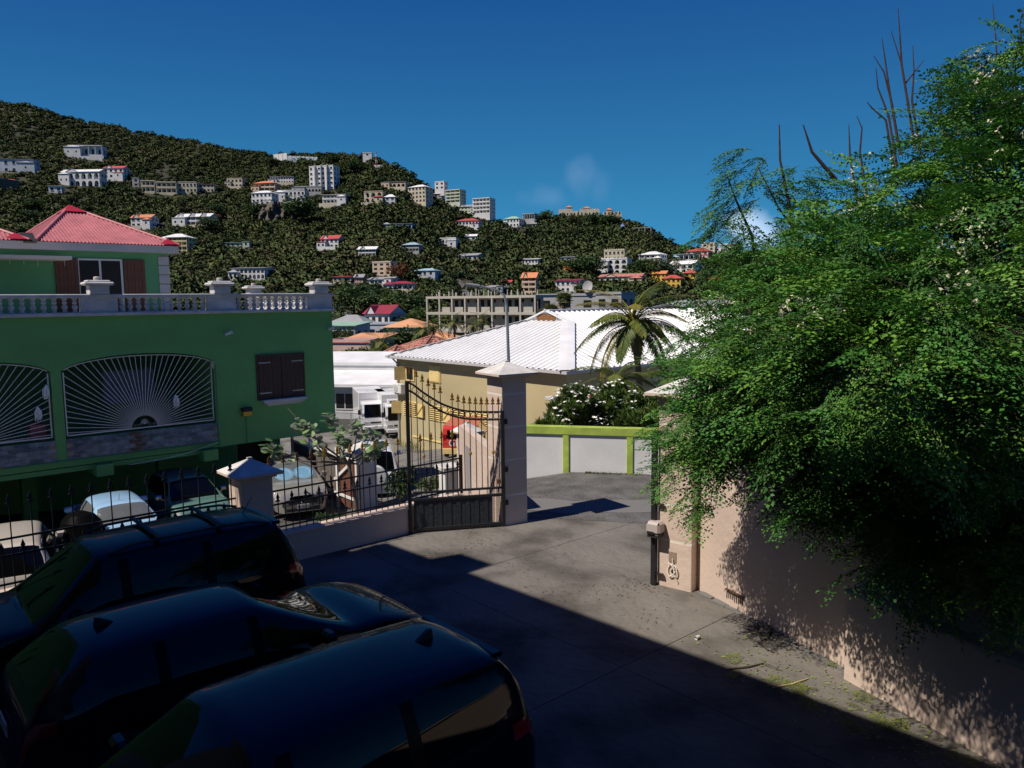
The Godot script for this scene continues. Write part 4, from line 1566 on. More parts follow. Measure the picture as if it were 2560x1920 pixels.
	if o.has("fin"):
		var fm := MB.new()
		var x0: float = rr + o.fin
		fm.prism(PackedVector2Array([Vector2(x0 - 0.09, H - 0.04), Vector2(x0 + 0.12, H - 0.03), Vector2(x0 - 0.03, H + 0.055), Vector2(x0 - 0.075, H + 0.065)]), -0.02, 0.02)
		part(t, "antenna_fin", fm.mesh(), M.plastic)
	if o.has("whip"):
		var am := MB.new()
		am.tube([Vector3(rr + 0.25, H - 0.04, 0), Vector3(rr + 0.1, H + 0.18, 0)], [0.008, 0.004], 5)
		part(t, "antenna", am.mesh(), M.plastic)
	if o.has("chrome_line"):
		for s in [-1.0, 1.0]:
			var cm := MB.new()
			cm.tube([Vector3(cowl - 0.5, belt + 0.0, s * (W * 0.485)), Vector3(0, belt + 0.015, s * (W * 0.487)), Vector3(rr + 0.2, belt + 0.04, s * (W * 0.475)), Vector3(rr - 0.02, belt + 0.2, s * (W * 0.435))], [0.009, 0.009, 0.009, 0.007], 5)
			part(t, "window_trim", cm.mesh(), M.chrome)
	for s in [-1.0, 1.0]:
		for x in [cowl - 1.05, cowl - 2.0]:
			pbox(t, "door_handle", Vector3(x, belt - 0.12, s * (W * 0.5 + 0.005)), Vector3(0.18, 0.03, 0.04), o.get("handle_mat", o.paint))
	if o.has("wiper"):
		var wm := MB.new()
		wm.tube([Vector3(cowl + 0.02, hood + 0.03, -0.45), Vector3(cowl - 0.25, hood + 0.2, 0.05)], [0.012, 0.008], 5)
		wm.tube([Vector3(cowl + 0.02, hood + 0.03, 0.05), Vector3(cowl - 0.25, hood + 0.2, 0.5)], [0.012, 0.008], 5)
		part(t, "wiper", wm.mesh(), M.plastic)
	if o.has("interior"):
		var im := MB.new()
		im.box(Vector3((cowl + rr) * 0.5, belt - 0.18, 0), Vector3(cowl - rr + 0.7, 0.04, W * 0.8))
		part(t, "cabin_floor", im.mesh(), M.plastic)
		var seat := MB.new()
		seat.cbox(Vector3(0, 0, 0), Vector3(0.12, 0.2, 0.26), 0.05)
		var sme := seat.mesh()
		for z in [-0.42, 0.0, 0.42]:
			part(t, "headrest", sme, o.interior, Transform3D(Basis(), Vector3(rr + 0.28, belt + 0.14, z)))
		for z in [-0.36, 0.36]:
			part(t, "headrest", sme, o.interior, Transform3D(Basis(), Vector3(rr + 1.2, belt + 0.2, z)))
	return t


func car_at(x: float, z: float, heading: Vector2, y: float) -> Transform3D:   # heading: where the nose points (x, z)
	var f := Vector3(heading.x, 0, heading.y).normalized()
	return Transform3D(Basis(f, Vector3.UP, f.cross(Vector3.UP)), Vector3(x, y, z))


func row_at(s: float, n: float) -> Vector2:   # courtyard axes: s along the fence direction, n towards the viewer
	return Vector2(0.753 * s + 0.657 * n, -0.657 * s + 0.753 * n)


func make_cars() -> void:
	var u := Vector2(0.753, -0.657)
	var grp := "dark cars parked in the shaded courtyard"
	var a := row_at(2.2, -5.6)
	car("parked_suv", "nearest dark blue suv with red tail lamp at lower picture middle", grp, car_at(a.x, a.y, -u, 0), {"L": 4.55, "W": 1.84, "H": 1.69, "paint": M.paint_navy, "deck": 1.16, "hood": 1.08, "nose": 0.88, "belt": 1.04, "roof_r": -1.98, "rear_g": -2.2, "cowl": 1.12, "roof_f": 0.3, "glass_end": -1.75, "pillars": [0.05, -0.95], "roof_w": 0.68, "spoiler": true, "fin": 0.38, "tail_len": 0.34, "wiper": true})
	var b := row_at(3.22, -8.55)
	car("parked_hatchback", "middle dark blue hatchback facing the gate between two suvs", grp, car_at(b.x, b.y, u, 0), {"L": 4.5, "W": 1.8, "H": 1.47, "paint": M.paint_navy, "deck": 1.08, "hood": 0.99, "nose": 0.74, "belt": 0.92, "roof_r": -1.65, "rear_g": -2.08, "cowl": 1.08, "roof_f": 0.12, "glass_end": -1.55, "pillars": [-0.05, -0.98], "roof_w": 0.66, "fin": 0.3, "tail_len": 0.3, "windscreen_mat": M.carglass})
	var c := row_at(2.6, -10.8)
	car("parked_suv", "dark suv with roof bars parked along the iron fence", grp, car_at(c.x, c.y, -u, 0), {"L": 4.5, "W": 1.82, "H": 1.72, "paint": M.paint_black, "deck": 1.14, "hood": 1.08, "nose": 0.86, "belt": 1.02, "roof_r": -1.9, "rear_g": -2.15, "cowl": 1.12, "roof_f": 0.4, "glass_end": -1.7, "pillars": [0.1, -0.9], "roof_w": 0.69, "rails": true, "crossbars": true, "spoiler": true, "whip": true, "tail_len": 0.3})
	# cars of the green house
	var g2 := "cars parked beside the green house"
	var put := func(x: float, z: float) -> float: return near_ground(x, z)
	car("parked_sedan", "light blue sedan with beige headrests behind the fence", g2, car_at(-11.0, -20.9, Vector2(-0.62, -0.78), put.call(-11.0, -20.9)), {"L": 4.4, "W": 1.72, "H": 1.46, "paint": M.paint_blue, "deck": 1.02, "hood": 0.96, "nose": 0.74, "belt": 0.92, "roof_r": -1.15, "rear_g": -1.75, "cowl": 1.05, "roof_f": 0.35, "glass_end": -1.05, "pillars": [-0.05], "whip": true, "glass": M.clearglass, "interior": M.beige, "tail_len": 0.22})
	car("parked_wagon", "cream wagon with red tail lamps at the left picture edge", g2, car_at(-11.5, -17.4, Vector2(-0.5, -0.86), put.call(-11.5, -17.4)), {"L": 4.3, "W": 1.74, "H": 1.6, "paint": M.paint_cream, "deck": 1.05, "hood": 1.0, "nose": 0.8, "belt": 0.96, "roof_r": -1.7, "rear_g": -2.02, "cowl": 1.1, "roof_f": 0.45, "glass_end": -1.6, "pillars": [0.05, -0.9], "tail_len": 0.22, "tall_tail": true, "interior": M.petal_red})
	car("parked_hatchback", "dark teal hatchback with chrome mirror facing the fence", g2, car_at(-10.1, -23.6, Vector2(0.62, 0.78), put.call(-10.1, -23.4)), {"L": 4.0, "W": 1.7, "H": 1.56, "paint": M.paint_teal, "deck": 1.04, "hood": 1.02, "nose": 0.82, "belt": 0.98, "roof_r": -1.5, "rear_g": -1.85, "cowl": 0.98, "roof_f": 0.3, "glass_end": -1.4, "pillars": [0.0, -0.8], "mirror_mat": M.chrome, "handle_mat": M.chrome})
	var sv := car("parked_sedan", "silver sedan with a blue sunshade behind its windscreen", g2, car_at(-7.35, -25.3, Vector2(0.42, 0.91), put.call(-7.0, -24.6)), {"L": 4.45, "W": 1.76, "H": 1.47, "paint": M.paint_silver, "deck": 1.03, "hood": 0.98, "nose": 0.76, "belt": 0.93, "roof_r": -1.1, "rear_g": -1.7, "cowl": 1.05, "roof_f": 0.25, "glass_end": -1.0, "pillars": [-0.1], "windscreen_mat": M.clearglass, "plate_text": "M-785 2"})
	# sunshade: two round shields just inside the glass
	var shade := Node3D.new()
	shade.name = "sunshade"
	sv.add_child(shade, true)
	for s in [-1.0, 1.0]:
		var d := MB.new()
		d.lathe([Vector2(0.0, 0.0), Vector2(0.3, 0.0), Vector2(0.31, 0.012), Vector2(0.0, 0.014)], 18)
		var disc := part(shade, "shield", d.mesh(), M.sunshade_blue, Transform3D(Basis(Vector3.BACK, -0.52), Vector3(0.66, 1.12, s * 0.31)))
		var rim := TorusMesh.new()
		rim.inner_radius = 0.2
		rim.outer_radius = 0.214
		part(disc, "hoop", rim, M.white, Transform3D(Basis(), Vector3(0, 0.016, 0)))
	pbox(sv, "dashboard", Vector3(0.75, 0.84, 0), Vector3(0.7, 0.1, 1.3), M.plastic)
	var dm := MB.new()
	dm.lathe([Vector2(0.5, 0.0), Vector2(0.52, 0.5), Vector2(0.5, 1.0), Vector2(0.44, 1.25), Vector2(0.3, 1.42), Vector2(0.1, 1.5), Vector2(0.0, 1.5)], 9, Vector3.ZERO)
	var dc := part(self, "dark_cover", dm.mesh(), M.gloss_black, Transform3D(Basis(Vector3.UP, 0.4).scaled(Vector3(1.1, 1.0, 0.8)), Vector3(-10.75, put.call(-10.75, -18.9), -18.9)))
	tag(dc, "dark rounded cover between the cream wagon and the light blue sedan", "cover")
	var ws := car("parked_suv", "white suv with a round spare wheel cover beyond the cream pier", g2, car_at(-5.0, -27.6, Vector2(-0.2, -0.98), put.call(-5.2, -27.4)), {"L": 4.1, "W": 1.74, "H": 1.7, "paint": M.paint_white, "deck": 1.1, "hood": 1.05, "nose": 0.85, "belt": 1.0, "roof_r": -1.8, "rear_g": -2.0, "cowl": 0.98, "roof_f": 0.45, "glass_end": -1.7, "pillars": [0.1, -0.85], "tall_tail": true, "tail_len": 0.2})
	var sw := MB.new()
	sw.lathe([Vector2(0.0, 0.0), Vector2(0.34, 0.0), Vector2(0.36, 0.03), Vector2(0.36, 0.17), Vector2(0.33, 0.2), Vector2(0.0, 0.21)], 22)
	part(ws, "spare_wheel_cover", sw.mesh(), M.paint_white, Transform3D(Basis(Vector3.BACK, PI / 2), Vector3(-2.0, 0.86, 0)))
	make_trucks()


func make_trucks() -> void:
	var grp := "white box trucks beside the yellow building"
	for q in [[-8.45, -55.6, 0.0, "nearer white box truck with roof cooler parked by the yellow building"], [-10.35, -57.0, 1.0, "white box truck half behind the cooler truck"]]:
		var t := thing("box_truck", q[3], "truck", grp, car_at(q[0], q[1], Vector2(0.3, 0.95), -4.78))
		var c := MB.new()   # cab: outline seen from the side, pushed across
		c.prism(PackedVector2Array([Vector2(2.0, 0.45), Vector2(2.05, 0.75), Vector2(2.0, 1.2), Vector2(1.55, 2.15), Vector2(1.35, 2.28), Vector2(0.5, 2.28), Vector2(0.5, 0.45)]), -0.92, 0.92)
		part(t, "cab", c.mesh(), M.paint_white)
		var ws := MB.new()
		ws.quad(Vector3(2.012, 1.22, 0.8), Vector3(2.012, 1.22, -0.8), Vector3(1.6, 2.1, -0.74), Vector3(1.6, 2.1, 0.74))
		part(t, "windscreen", ws.mesh(), M.carglass)
		for s in [-1.0, 1.0]:
			var sw := MB.new()
			var z: float = s * 0.926
			var p := [Vector3(1.82, 1.25, z), Vector3(0.75, 1.25, z), Vector3(0.75, 2.05, z), Vector3(1.48, 2.05, z)]
			if s > 0:
				sw.quad(p[1], p[0], p[3], p[2])
			else:
				sw.quad(p[0], p[1], p[2], p[3])
			part(t, "side_window", sw.mesh(), M.carglass)
			var mm := MB.new()
			mm.cbox(Vector3(1.95, 1.62, s * 1.14), Vector3(0.1, 0.36, 0.2), 0.03)
			mm.tube([Vector3(1.85, 1.8, s * 0.92), Vector3(1.97, 1.82, s * 1.12)], [0.015, 0.015], 5)
			part(t, "mirror", mm.mesh(), M.plastic)
			var hl := MB.new()
			hl.cbox(Vector3(2.05, 0.86, s * 0.7), Vector3(0.06, 0.17, 0.34), 0.02)
			part(t, "headlight", hl.mesh(), M.headlight)
		var bp := MB.new()
		bp.cbox(Vector3(2.05, 0.5, 0), Vector3(0.18, 0.26, 1.86), 0.04)
		part(t, "bumper", bp.mesh(), M.paint_white)
		pbox(t, "grille", Vector3(2.06, 0.86, 0), Vector3(0.03, 0.1, 0.8), M.plastic)
		var bx := MB.new()
		bx.cbox(Vector3(-1.6, 1.75, 0), Vector3(3.9, 2.2, 2.0), 0.03)
		part(t, "cargo_box", bx.mesh(), M.paint_white)
		if q[2] == 0.0:
			var ru := MB.new()
			ru.cbox(Vector3(0.85, 2.42, 0), Vector3(0.7, 0.28, 1.3), 0.05)
			var rn := part(t, "cooling_unit", ru.mesh(), M.paint_white)
			for s in [-1.0, 1.0]:
				pbox(rn, "fan", Vector3(1.21, 2.42, s * 0.3), Vector3(0.02, 0.16, 0.4), M.plastic)
		pbox(t, "chassis", Vector3(-0.6, 0.52, 0), Vector3(5.0, 0.16, 0.8), M.plastic)
		var ty := MB.new()
		ty.lathe([Vector2(0.0, -0.1), Vector2(0.34, -0.11), Vector2(0.38, -0.08), Vector2(0.38, 0.08), Vector2(0.34, 0.11), Vector2(0.2, 0.07), Vector2(0.0, 0.06)], 18)
		var tym := ty.mesh()
		for x in [1.35, -2.2]:
			for s in [-1.0, 1.0]:
				part(t, "wheel", tym, M.tyre, Transform3D(Basis(Vector3.RIGHT, s * PI / 2), Vector3(x, 0.38, s * 0.82)))
	# the red van behind the gate bars
	var vx := -2.4
	var vz := -39.0
	var v := thing("red_van", "red delivery van with white lettering seen through the gate bars", "van", "", car_at(vx, vz, Vector2(0.07, -1.0), near_ground(vx, vz)))
	var vb := MB.new()
	vb.prism(PackedVector2Array([Vector2(-2.1, 0.35), Vector2(-2.15, 0.9), Vector2(-2.0, 1.5), Vector2(-1.8, 1.62), Vector2(1.2, 1.62), Vector2(1.75, 1.15), Vector2(2.2, 1.0), Vector2(2.25, 0.35)]), -0.82, 0.82)
	part(v, "body", vb.mesh(), M.paint_red)
	pbox(v, "rear_window", Vector3(-2.09, 1.25, 0), Vector3(0.05, 0.4, 1.2), M.carglass, Basis(Vector3.BACK, -0.17))
	pbox(v, "bumper", Vector3(-2.18, 0.45, 0), Vector3(0.14, 0.24, 1.66), M.yellow_trim)
	pbox(v, "side_band", Vector3(-0.4, 0.82, -0.83), Vector3(3.0, 0.5, 0.02), M.sunshade_blue)
	pbox(v, "side_stripe", Vector3(-0.4, 0.5, -0.83), Vector3(3.0, 0.12, 0.025), M.yellow_trim)
	var tm := TextMesh.new()
	tm.text = "GI"
	tm.font_size = 64
	tm.pixel_size = 0.007
	tm.depth = 0.02
	part(v, "lettering", tm, M.paint_white, Transform3D(Basis(Vector3.UP, PI), Vector3(-1.5, 0.95, -0.85)))
	part(v, "lettering", tm, M.paint_white, Transform3D(Basis(Vector3.UP, -PI / 2), Vector3(-2.17, 0.86, -0.3)))
	for s in [-1.0, 1.0]:
		pbox(v, "taillight", Vector3(-2.1, 1.05, s * 0.72), Vector3(0.08, 0.4, 0.14), M.taillight)
	var wy := MB.new()
	wy.lathe([Vector2(0.0, -0.09), Vector2(0.28, -0.1), Vector2(0.32, -0.07), Vector2(0.32, 0.07), Vector2(0.28, 0.1), Vector2(0.0, 0.06)], 16)
	var wym := wy.mesh()
	for x in [-1.35, 1.45]:
		for s in [-1.0, 1.0]:
			part(v, "wheel", wym, M.tyre, Transform3D(Basis(Vector3.RIGHT, s * PI / 2), Vector3(x, 0.32, s * 0.74)))
const HOUSES := [
	["modern_villa", "long white flat roofed villa alone high on the left slope", -306.5, 109.7, -578.9, 23.3, 9.0, 8.7, 6, 1, "f", "W", "w", "gal", 5],
	["hillside_house", "pale house with grey flat roof at the left picture edge of the slope", -322.7, 89.1, -516.4, 28.5, 9.0, 10.0, 7, 2, "s", "B", "g", "win", 6],
	["small_house", "small white cottage with red roof low at the left picture edge", -306.3, 77.3, -487.8, 8.3, 5.9, 4.4, 12, 1, "h", "W", "r", "win", 2],
	["villa", "large white villa with arched gallery and grey side on the left slope", -271.4, 78.5, -504.7, 24.4, 9.0, 11.5, -2, 2, "g", "W", "w", "arch", 6],
	["villa", "white house with two red roofs above the arched left villa", -263.9, 87.5, -532.1, 13.4, 9.0, 9.1, -2, 2, "g", "W", "r", "win", 4],
	["small_house", "low white roof among bushes below the arched left villa", -275.0, 71.9, -482.1, 7.3, 5.2, 4.6, 10, 1, "s", "W", "w", "win", 2],
	["stair_tower", "narrow grey block at the left end of the cream apartment row", -242.4, 80.0, -517.0, 4.3, 4.0, 5.3, 7, 2, "f", "G", "g", "win", 1],
	["apartment_block", "low cream block with pergola in the cream apartment row", -229.1, 74.3, -504.4, 8.4, 5.9, 7.4, 6, 2, "f", "C", "w", "gal", 3],
	["apartment_block", "cream white two storey block with balconies in the apartment row", -217.7, 73.5, -505.1, 12.2, 8.5, 7.3, 5, 2, "f", "C", "w", "gal", 4],
	["apartment_block", "cream block behind palms in the hillside apartment row", -206.5, 74.7, -510.8, 11.4, 8.0, 6.8, 4, 2, "f", "C", "g", "win", 5],
	["apartment_block", "brownish cream block with red roof ending the apartment row", -197.1, 76.2, -517.8, 9.8, 6.9, 5.7, 3, 2, "s", "C", "r", "win", 4],
	["villa", "cream villa with flat grey roof right of the apartment row", -185.6, 81.5, -537.9, 10.6, 7.6, 6.1, -3, 2, "f", "C", "g", "win", 4],
	["villa", "peach coloured villa with stepped roofs left of the white cluster", -163.1, 77.2, -529.4, 15.0, 9.0, 8.0, -8, 2, "h", "P", "o", "gal", 4],
	["villa", "white villa with orange red gables behind the pink corrugated roof", -195.4, 45.0, -419.8, 11.1, 8.3, 6.9, -5, 2, "g", "W", "o", "win", 4],
	["villa", "white villa with three gables in a row above the green house", -171.5, 45.8, -429.0, 19.1, 9.0, 7.3, -6, 2, "g", "W", "w", "gal", 7],
	["villa", "pale yellow house with white roof just right of pink roof eaves", -156.7, 28.8, -369.1, 11.9, 8.7, 8.4, -5, 3, "h", "Y2", "w", "gal", 5],
	["bungalow", "low bungalow with pale green roof among dark trees", -134.0, 31.7, -388.5, 11.6, 8.2, 2.5, -1, 1, "s", "L", "n", "win", 5],
	["long_house", "long white house with dark arcade under a grey roof behind balustrade", -105.4, 14.1, -315.9, 13.9, 9.0, 4.8, -6, 2, "s", "W", "g", "arch", 8],
	["long_house", "white hilltop row house left of the tall white tower block", -157.4, 85.7, -551.0, 16.2, 9.0, 5.6, -0, 2, "s", "W", "g", "win", 9],
	["apartment_tower", "tall white five storey block with stepped bays on the hill", -123.8, 77.1, -524.6, 17.5, 9.0, 15.8, -15, 5, "f", "W", "w", "win", 6],
	["arcade_house", "grey terrace with a row of dark arches below the tall white block", -132.1, 75.0, -521.5, 17.3, 9.0, 4.4, 0, 1, "f", "G", "g", "arch", 8],
	["villa", "bright white villa cluster with upper pavilion above the cliff", -151.9, 61.8, -486.8, 13.3, 9.0, 11.2, -11, 3, "h", "W", "w", "win", 5],
	["villa", "white stepped villa right of the cluster above the cliff", -137.6, 66.6, -500.4, 17.6, 9.0, 7.5, -3, 2, "f", "W", "w", "win", 7],
	["villa", "white villa with blue grey verandas below the grey arcade", -107.8, 64.0, -487.2, 14.8, 9.0, 6.4, -8, 2, "s", "W", "w", "gal", 6],
	["villa", "cream villa with brown arched galleries on two floors", -81.4, 62.6, -474.1, 11.2, 7.7, 6.7, -6, 2, "f", "C", "r", "arch", 3],
	["villa", "small white hip roofed wing beside the brown arched villa", -71.2, 61.2, -471.7, 6.3, 4.4, 6.4, -7, 2, "h", "W", "w", "win", 2],
	["villa", "cream villa with brown arches high under the right ridge", -74.1, 76.1, -511.7, 14.7, 9.0, 5.0, -10, 1, "s", "P", "g", "arch", 5],
	["apartment_block", "tall cream block with white hip roofs near the ridge end", -57.7, 64.9, -493.6, 12.6, 9.0, 11.5, -25, 4, "h", "C", "w", "win", 5],
	["summit_hut", "tiny white hut on the skyline left of the mast", -102.6, 108.4, -577.7, 6.5, 4.3, 2.4, 0, 1, "f", "W", "g", "win", 1],
	["mast_hut", "small white hut at the foot of the red and white mast", -92.0, 95.8, -560.5, 6.3, 4.5, 2.9, -11, 1, "f", "W", "w", "win", 1],
	["villa", "pale blue long house under the ridge slope with dark doors", -59.3, 42.5, -419.8, 14.9, 9.0, 3.0, -8, 1, "s", "B", "g", "win", 6],
	["villa", "white villa with red roof edges alone in the green middle slope", -87.4, 30.1, -382.1, 9.2, 6.7, 6.6, -13, 2, "g", "W", "r", "win", 4],
	["villa", "white house with blue balconies and gable among middle slope trees", -64.8, 24.5, -356.2, 8.3, 5.8, 4.8, -8, 2, "g", "W", "w", "gal", 5],
	["villa", "grey white house with pale blue hip roof on the middle slope", -47.0, 27.4, -372.0, 8.1, 5.7, 4.6, -13, 2, "h", "G", "b", "gal", 5],
	["apartment_block", "square peach block with dark arched bays above the town", -51.9, 14.9, -316.8, 8.1, 5.9, 5.1, -17, 3, "f", "P", "w", "win", 3],
	["villa", "pink house with rows of red arches beside the white metal roof", -57.7, 10.7, -298.5, 3.2, 4.0, 4.2, -7, 2, "g", "K", "g", "arch", 4],
	["shed", "white walled shed with striped grey metal roof", -49.2, 10.5, -295.9, 10.0, 7.4, 3.2, -19, 1, "g", "W", "g", "win", 3],
	["bungalow", "long low red roof behind the balustrade pier", -65.9, 12.1, -307.0, 7.3, 5.1, 2.4, -6, 1, "s", "C", "r", "win", 4],
	["villa", "white villa with maroon hip roof and open veranda", -40.4, 8.1, -285.2, 9.8, 6.8, 3.7, -10, 1, "h", "W", "m", "gal", 5],
	["villa", "white villa with deep blue arched windows on the middle slope", -32.4, 31.0, -402.7, 9.7, 6.7, 4.8, -11, 2, "f", "W", "w", "arch", 5],
	["villa", "small white gabled house with purple shade beside the blue windowed villa", -21.8, 36.2, -431.4, 6.8, 4.8, 4.2, -15, 1, "g", "W", "w", "win", 2],
	["villa", "white house topmost on the right end of the ridge", -46.5, 77.4, -527.2, 7.0, 5.2, 4.9, -23, 2, "f", "W", "w", "win", 2],
	["apartment_block", "pale yellow green block stepping down the ridge end", -37.5, 67.6, -519.8, 11.0, 8.2, 8.3, -26, 4, "f", "L", "w", "gal", 3],
	["villa", "low whitish house beside the pale ridge end block", -49.1, 72.3, -527.7, 7.9, 5.4, 3.3, -9, 1, "h", "G", "g", "win", 3],
	["apartment_block", "white rounded block with wrapping balconies at ridge foot", -18.4, 58.7, -503.6, 12.1, 8.8, 9.6, -23, 4, "f", "W", "w", "gal", 5],
	["villa", "pale green house with gabled bays left of the balcony block", -28.4, 60.5, -512.2, 12.3, 8.8, 5.5, -19, 2, "g", "L", "g", "win", 5],
	["villa", "wide white villa with red roof top below the balcony block", -25.5, 46.5, -467.3, 14.3, 9.0, 6.2, -17, 2, "h", "W", "r", "arch", 7],
	["villa", "white villa with pale green roofs on the saddle", 0.7, 49.5, -496.0, 10.7, 7.8, 7.1, -24, 2, "h", "W", "n", "win", 5],
	["arcade_house", "grey white block with open arcade behind the saddle villa", 11.4, 53.8, -500.0, 8.4, 6.0, 4.1, -23, 1, "f", "G", "g", "gal", 5],
	["pavilion", "small open white pavilion below the saddle villa", 14.6, 49.0, -494.8, 6.7, 4.6, 3.3, -16, 1, "h", "W", "g", "gal", 3],
	["bungalow", "grey gabled metal roof among trees on the lower slope", -20.6, 22.8, -376.4, 10.8, 8.0, 4.1, -27, 1, "g", "G", "g", "win", 4],
	["bungalow", "white flat roofed house in the trees left of the white shed house", 9.0, 19.3, -371.9, 8.0, 5.6, 4.6, -19, 2, "s", "W", "w", "win", 5],
	["bungalow", "white low house above the orange shed", 27.9, 21.6, -387.0, 7.0, 4.9, 3.8, -22, 1, "s", "W", "g", "win", 3],
	["shed", "bright orange shed below the white low house", 27.8, 16.7, -362.9, 7.4, 5.0, 2.4, -18, 1, "f", "O", "o", "win", 2],
	["arcade_house", "white crenellated house with two floors of arches", 45.5, 15.1, -348.0, 12.1, 8.4, 6.7, -23, 3, "f", "W", "w", "arch", 4],
	["apartment_block", "cream flat block behind the crenellated white house", 50.8, 22.9, -386.7, 10.4, 7.3, 5.0, -25, 2, "f", "C", "w", "win", 5],
	["villa", "white villa with blue grey balconies right of the cream block", 66.6, 21.0, -378.2, 11.1, 8.0, 5.9, -34, 2, "h", "W", "w", "gal", 4],
	["villa", "white house with blue porch roof near the moringa crown", 91.4, 23.5, -417.1, 11.4, 8.1, 4.4, -32, 1, "s", "W", "b", "gal", 4],
	["villa", "white two storey house with arched side beside yellow houses", 80.8, 15.9, -374.4, 12.8, 9.0, 6.3, -40, 2, "g", "W", "w", "arch", 4],
	["villa", "pinkish house with red hip roof below the cream box", 100.5, 24.6, -425.3, 12.1, 8.5, 6.5, -31, 2, "h", "K", "r", "win", 4],
	["villa", "cream box shaped house at the right end of the ridge", 110.5, 30.2, -441.7, 7.7, 5.4, 4.4, -34, 2, "f", "C", "w", "win", 2],
	["villa", "white terrace house partly behind the moringa leaves on the ridge", 121.0, 29.5, -440.1, 9.8, 7.0, 4.2, -37, 2, "f", "W", "w", "gal", 4],
	["villa", "yellow villa with orange gabled roof in the yellow group", 62.0, 11.6, -334.3, 7.6, 5.3, 4.5, -29, 2, "g", "Y", "o", "win", 4],
	["villa", "yellow villa with red hip roof front of the yellow group", 66.1, 8.6, -324.3, 7.9, 5.5, 5.4, -28, 2, "h", "Y", "r", "win", 4],
	["villa", "yellow tower house with red roof right of the yellow group", 79.0, 11.2, -347.1, 5.1, 4.0, 5.7, -27, 2, "h", "Y", "r", "win", 2],
	["villa", "small yellow house with red roof nearest the moringa leaves", 87.7, 9.9, -339.9, 4.8, 4.0, 3.8, -28, 1, "h", "Y", "r", "win", 2],
	["long_house", "long white house with pinkish red roof below the crenellated house", 44.3, 10.2, -320.0, 17.6, 9.0, 4.5, -24, 1, "g", "C", "r2", "win", 7],
	["villa", "tall narrow peach house with stacked balconies", 6.9, 7.3, -304.9, 5.8, 4.1, 7.7, -23, 3, "g", "P", "o", "gal", 2],
	["villa", "white house with maroon shed roof behind the satellite dish", 22.1, 7.0, -305.2, 9.9, 6.9, 5.3, -20, 2, "s", "W", "m", "win", 5],
	["bungalow", "low red roof behind the concrete frame building", -2.2, 9.6, -319.0, 4.5, 4.0, 2.9, -18, 1, "g", "C", "r", "win", 2],
	["bungalow", "grey brown roof right behind the rebar posts", -7.4, 7.3, -301.9, 9.0, 6.3, 2.9, -17, 1, "h", "G", "g", "win", 4],
	["bungalow", "pale blue grey roof half hidden by trees left of the road", -35.3, 14.3, -323.1, 9.5, 6.8, 3.5, -14, 1, "h", "B", "b", "win", 5],
]


# ---------------------------------------------------------------- yellow building with the white metal roof

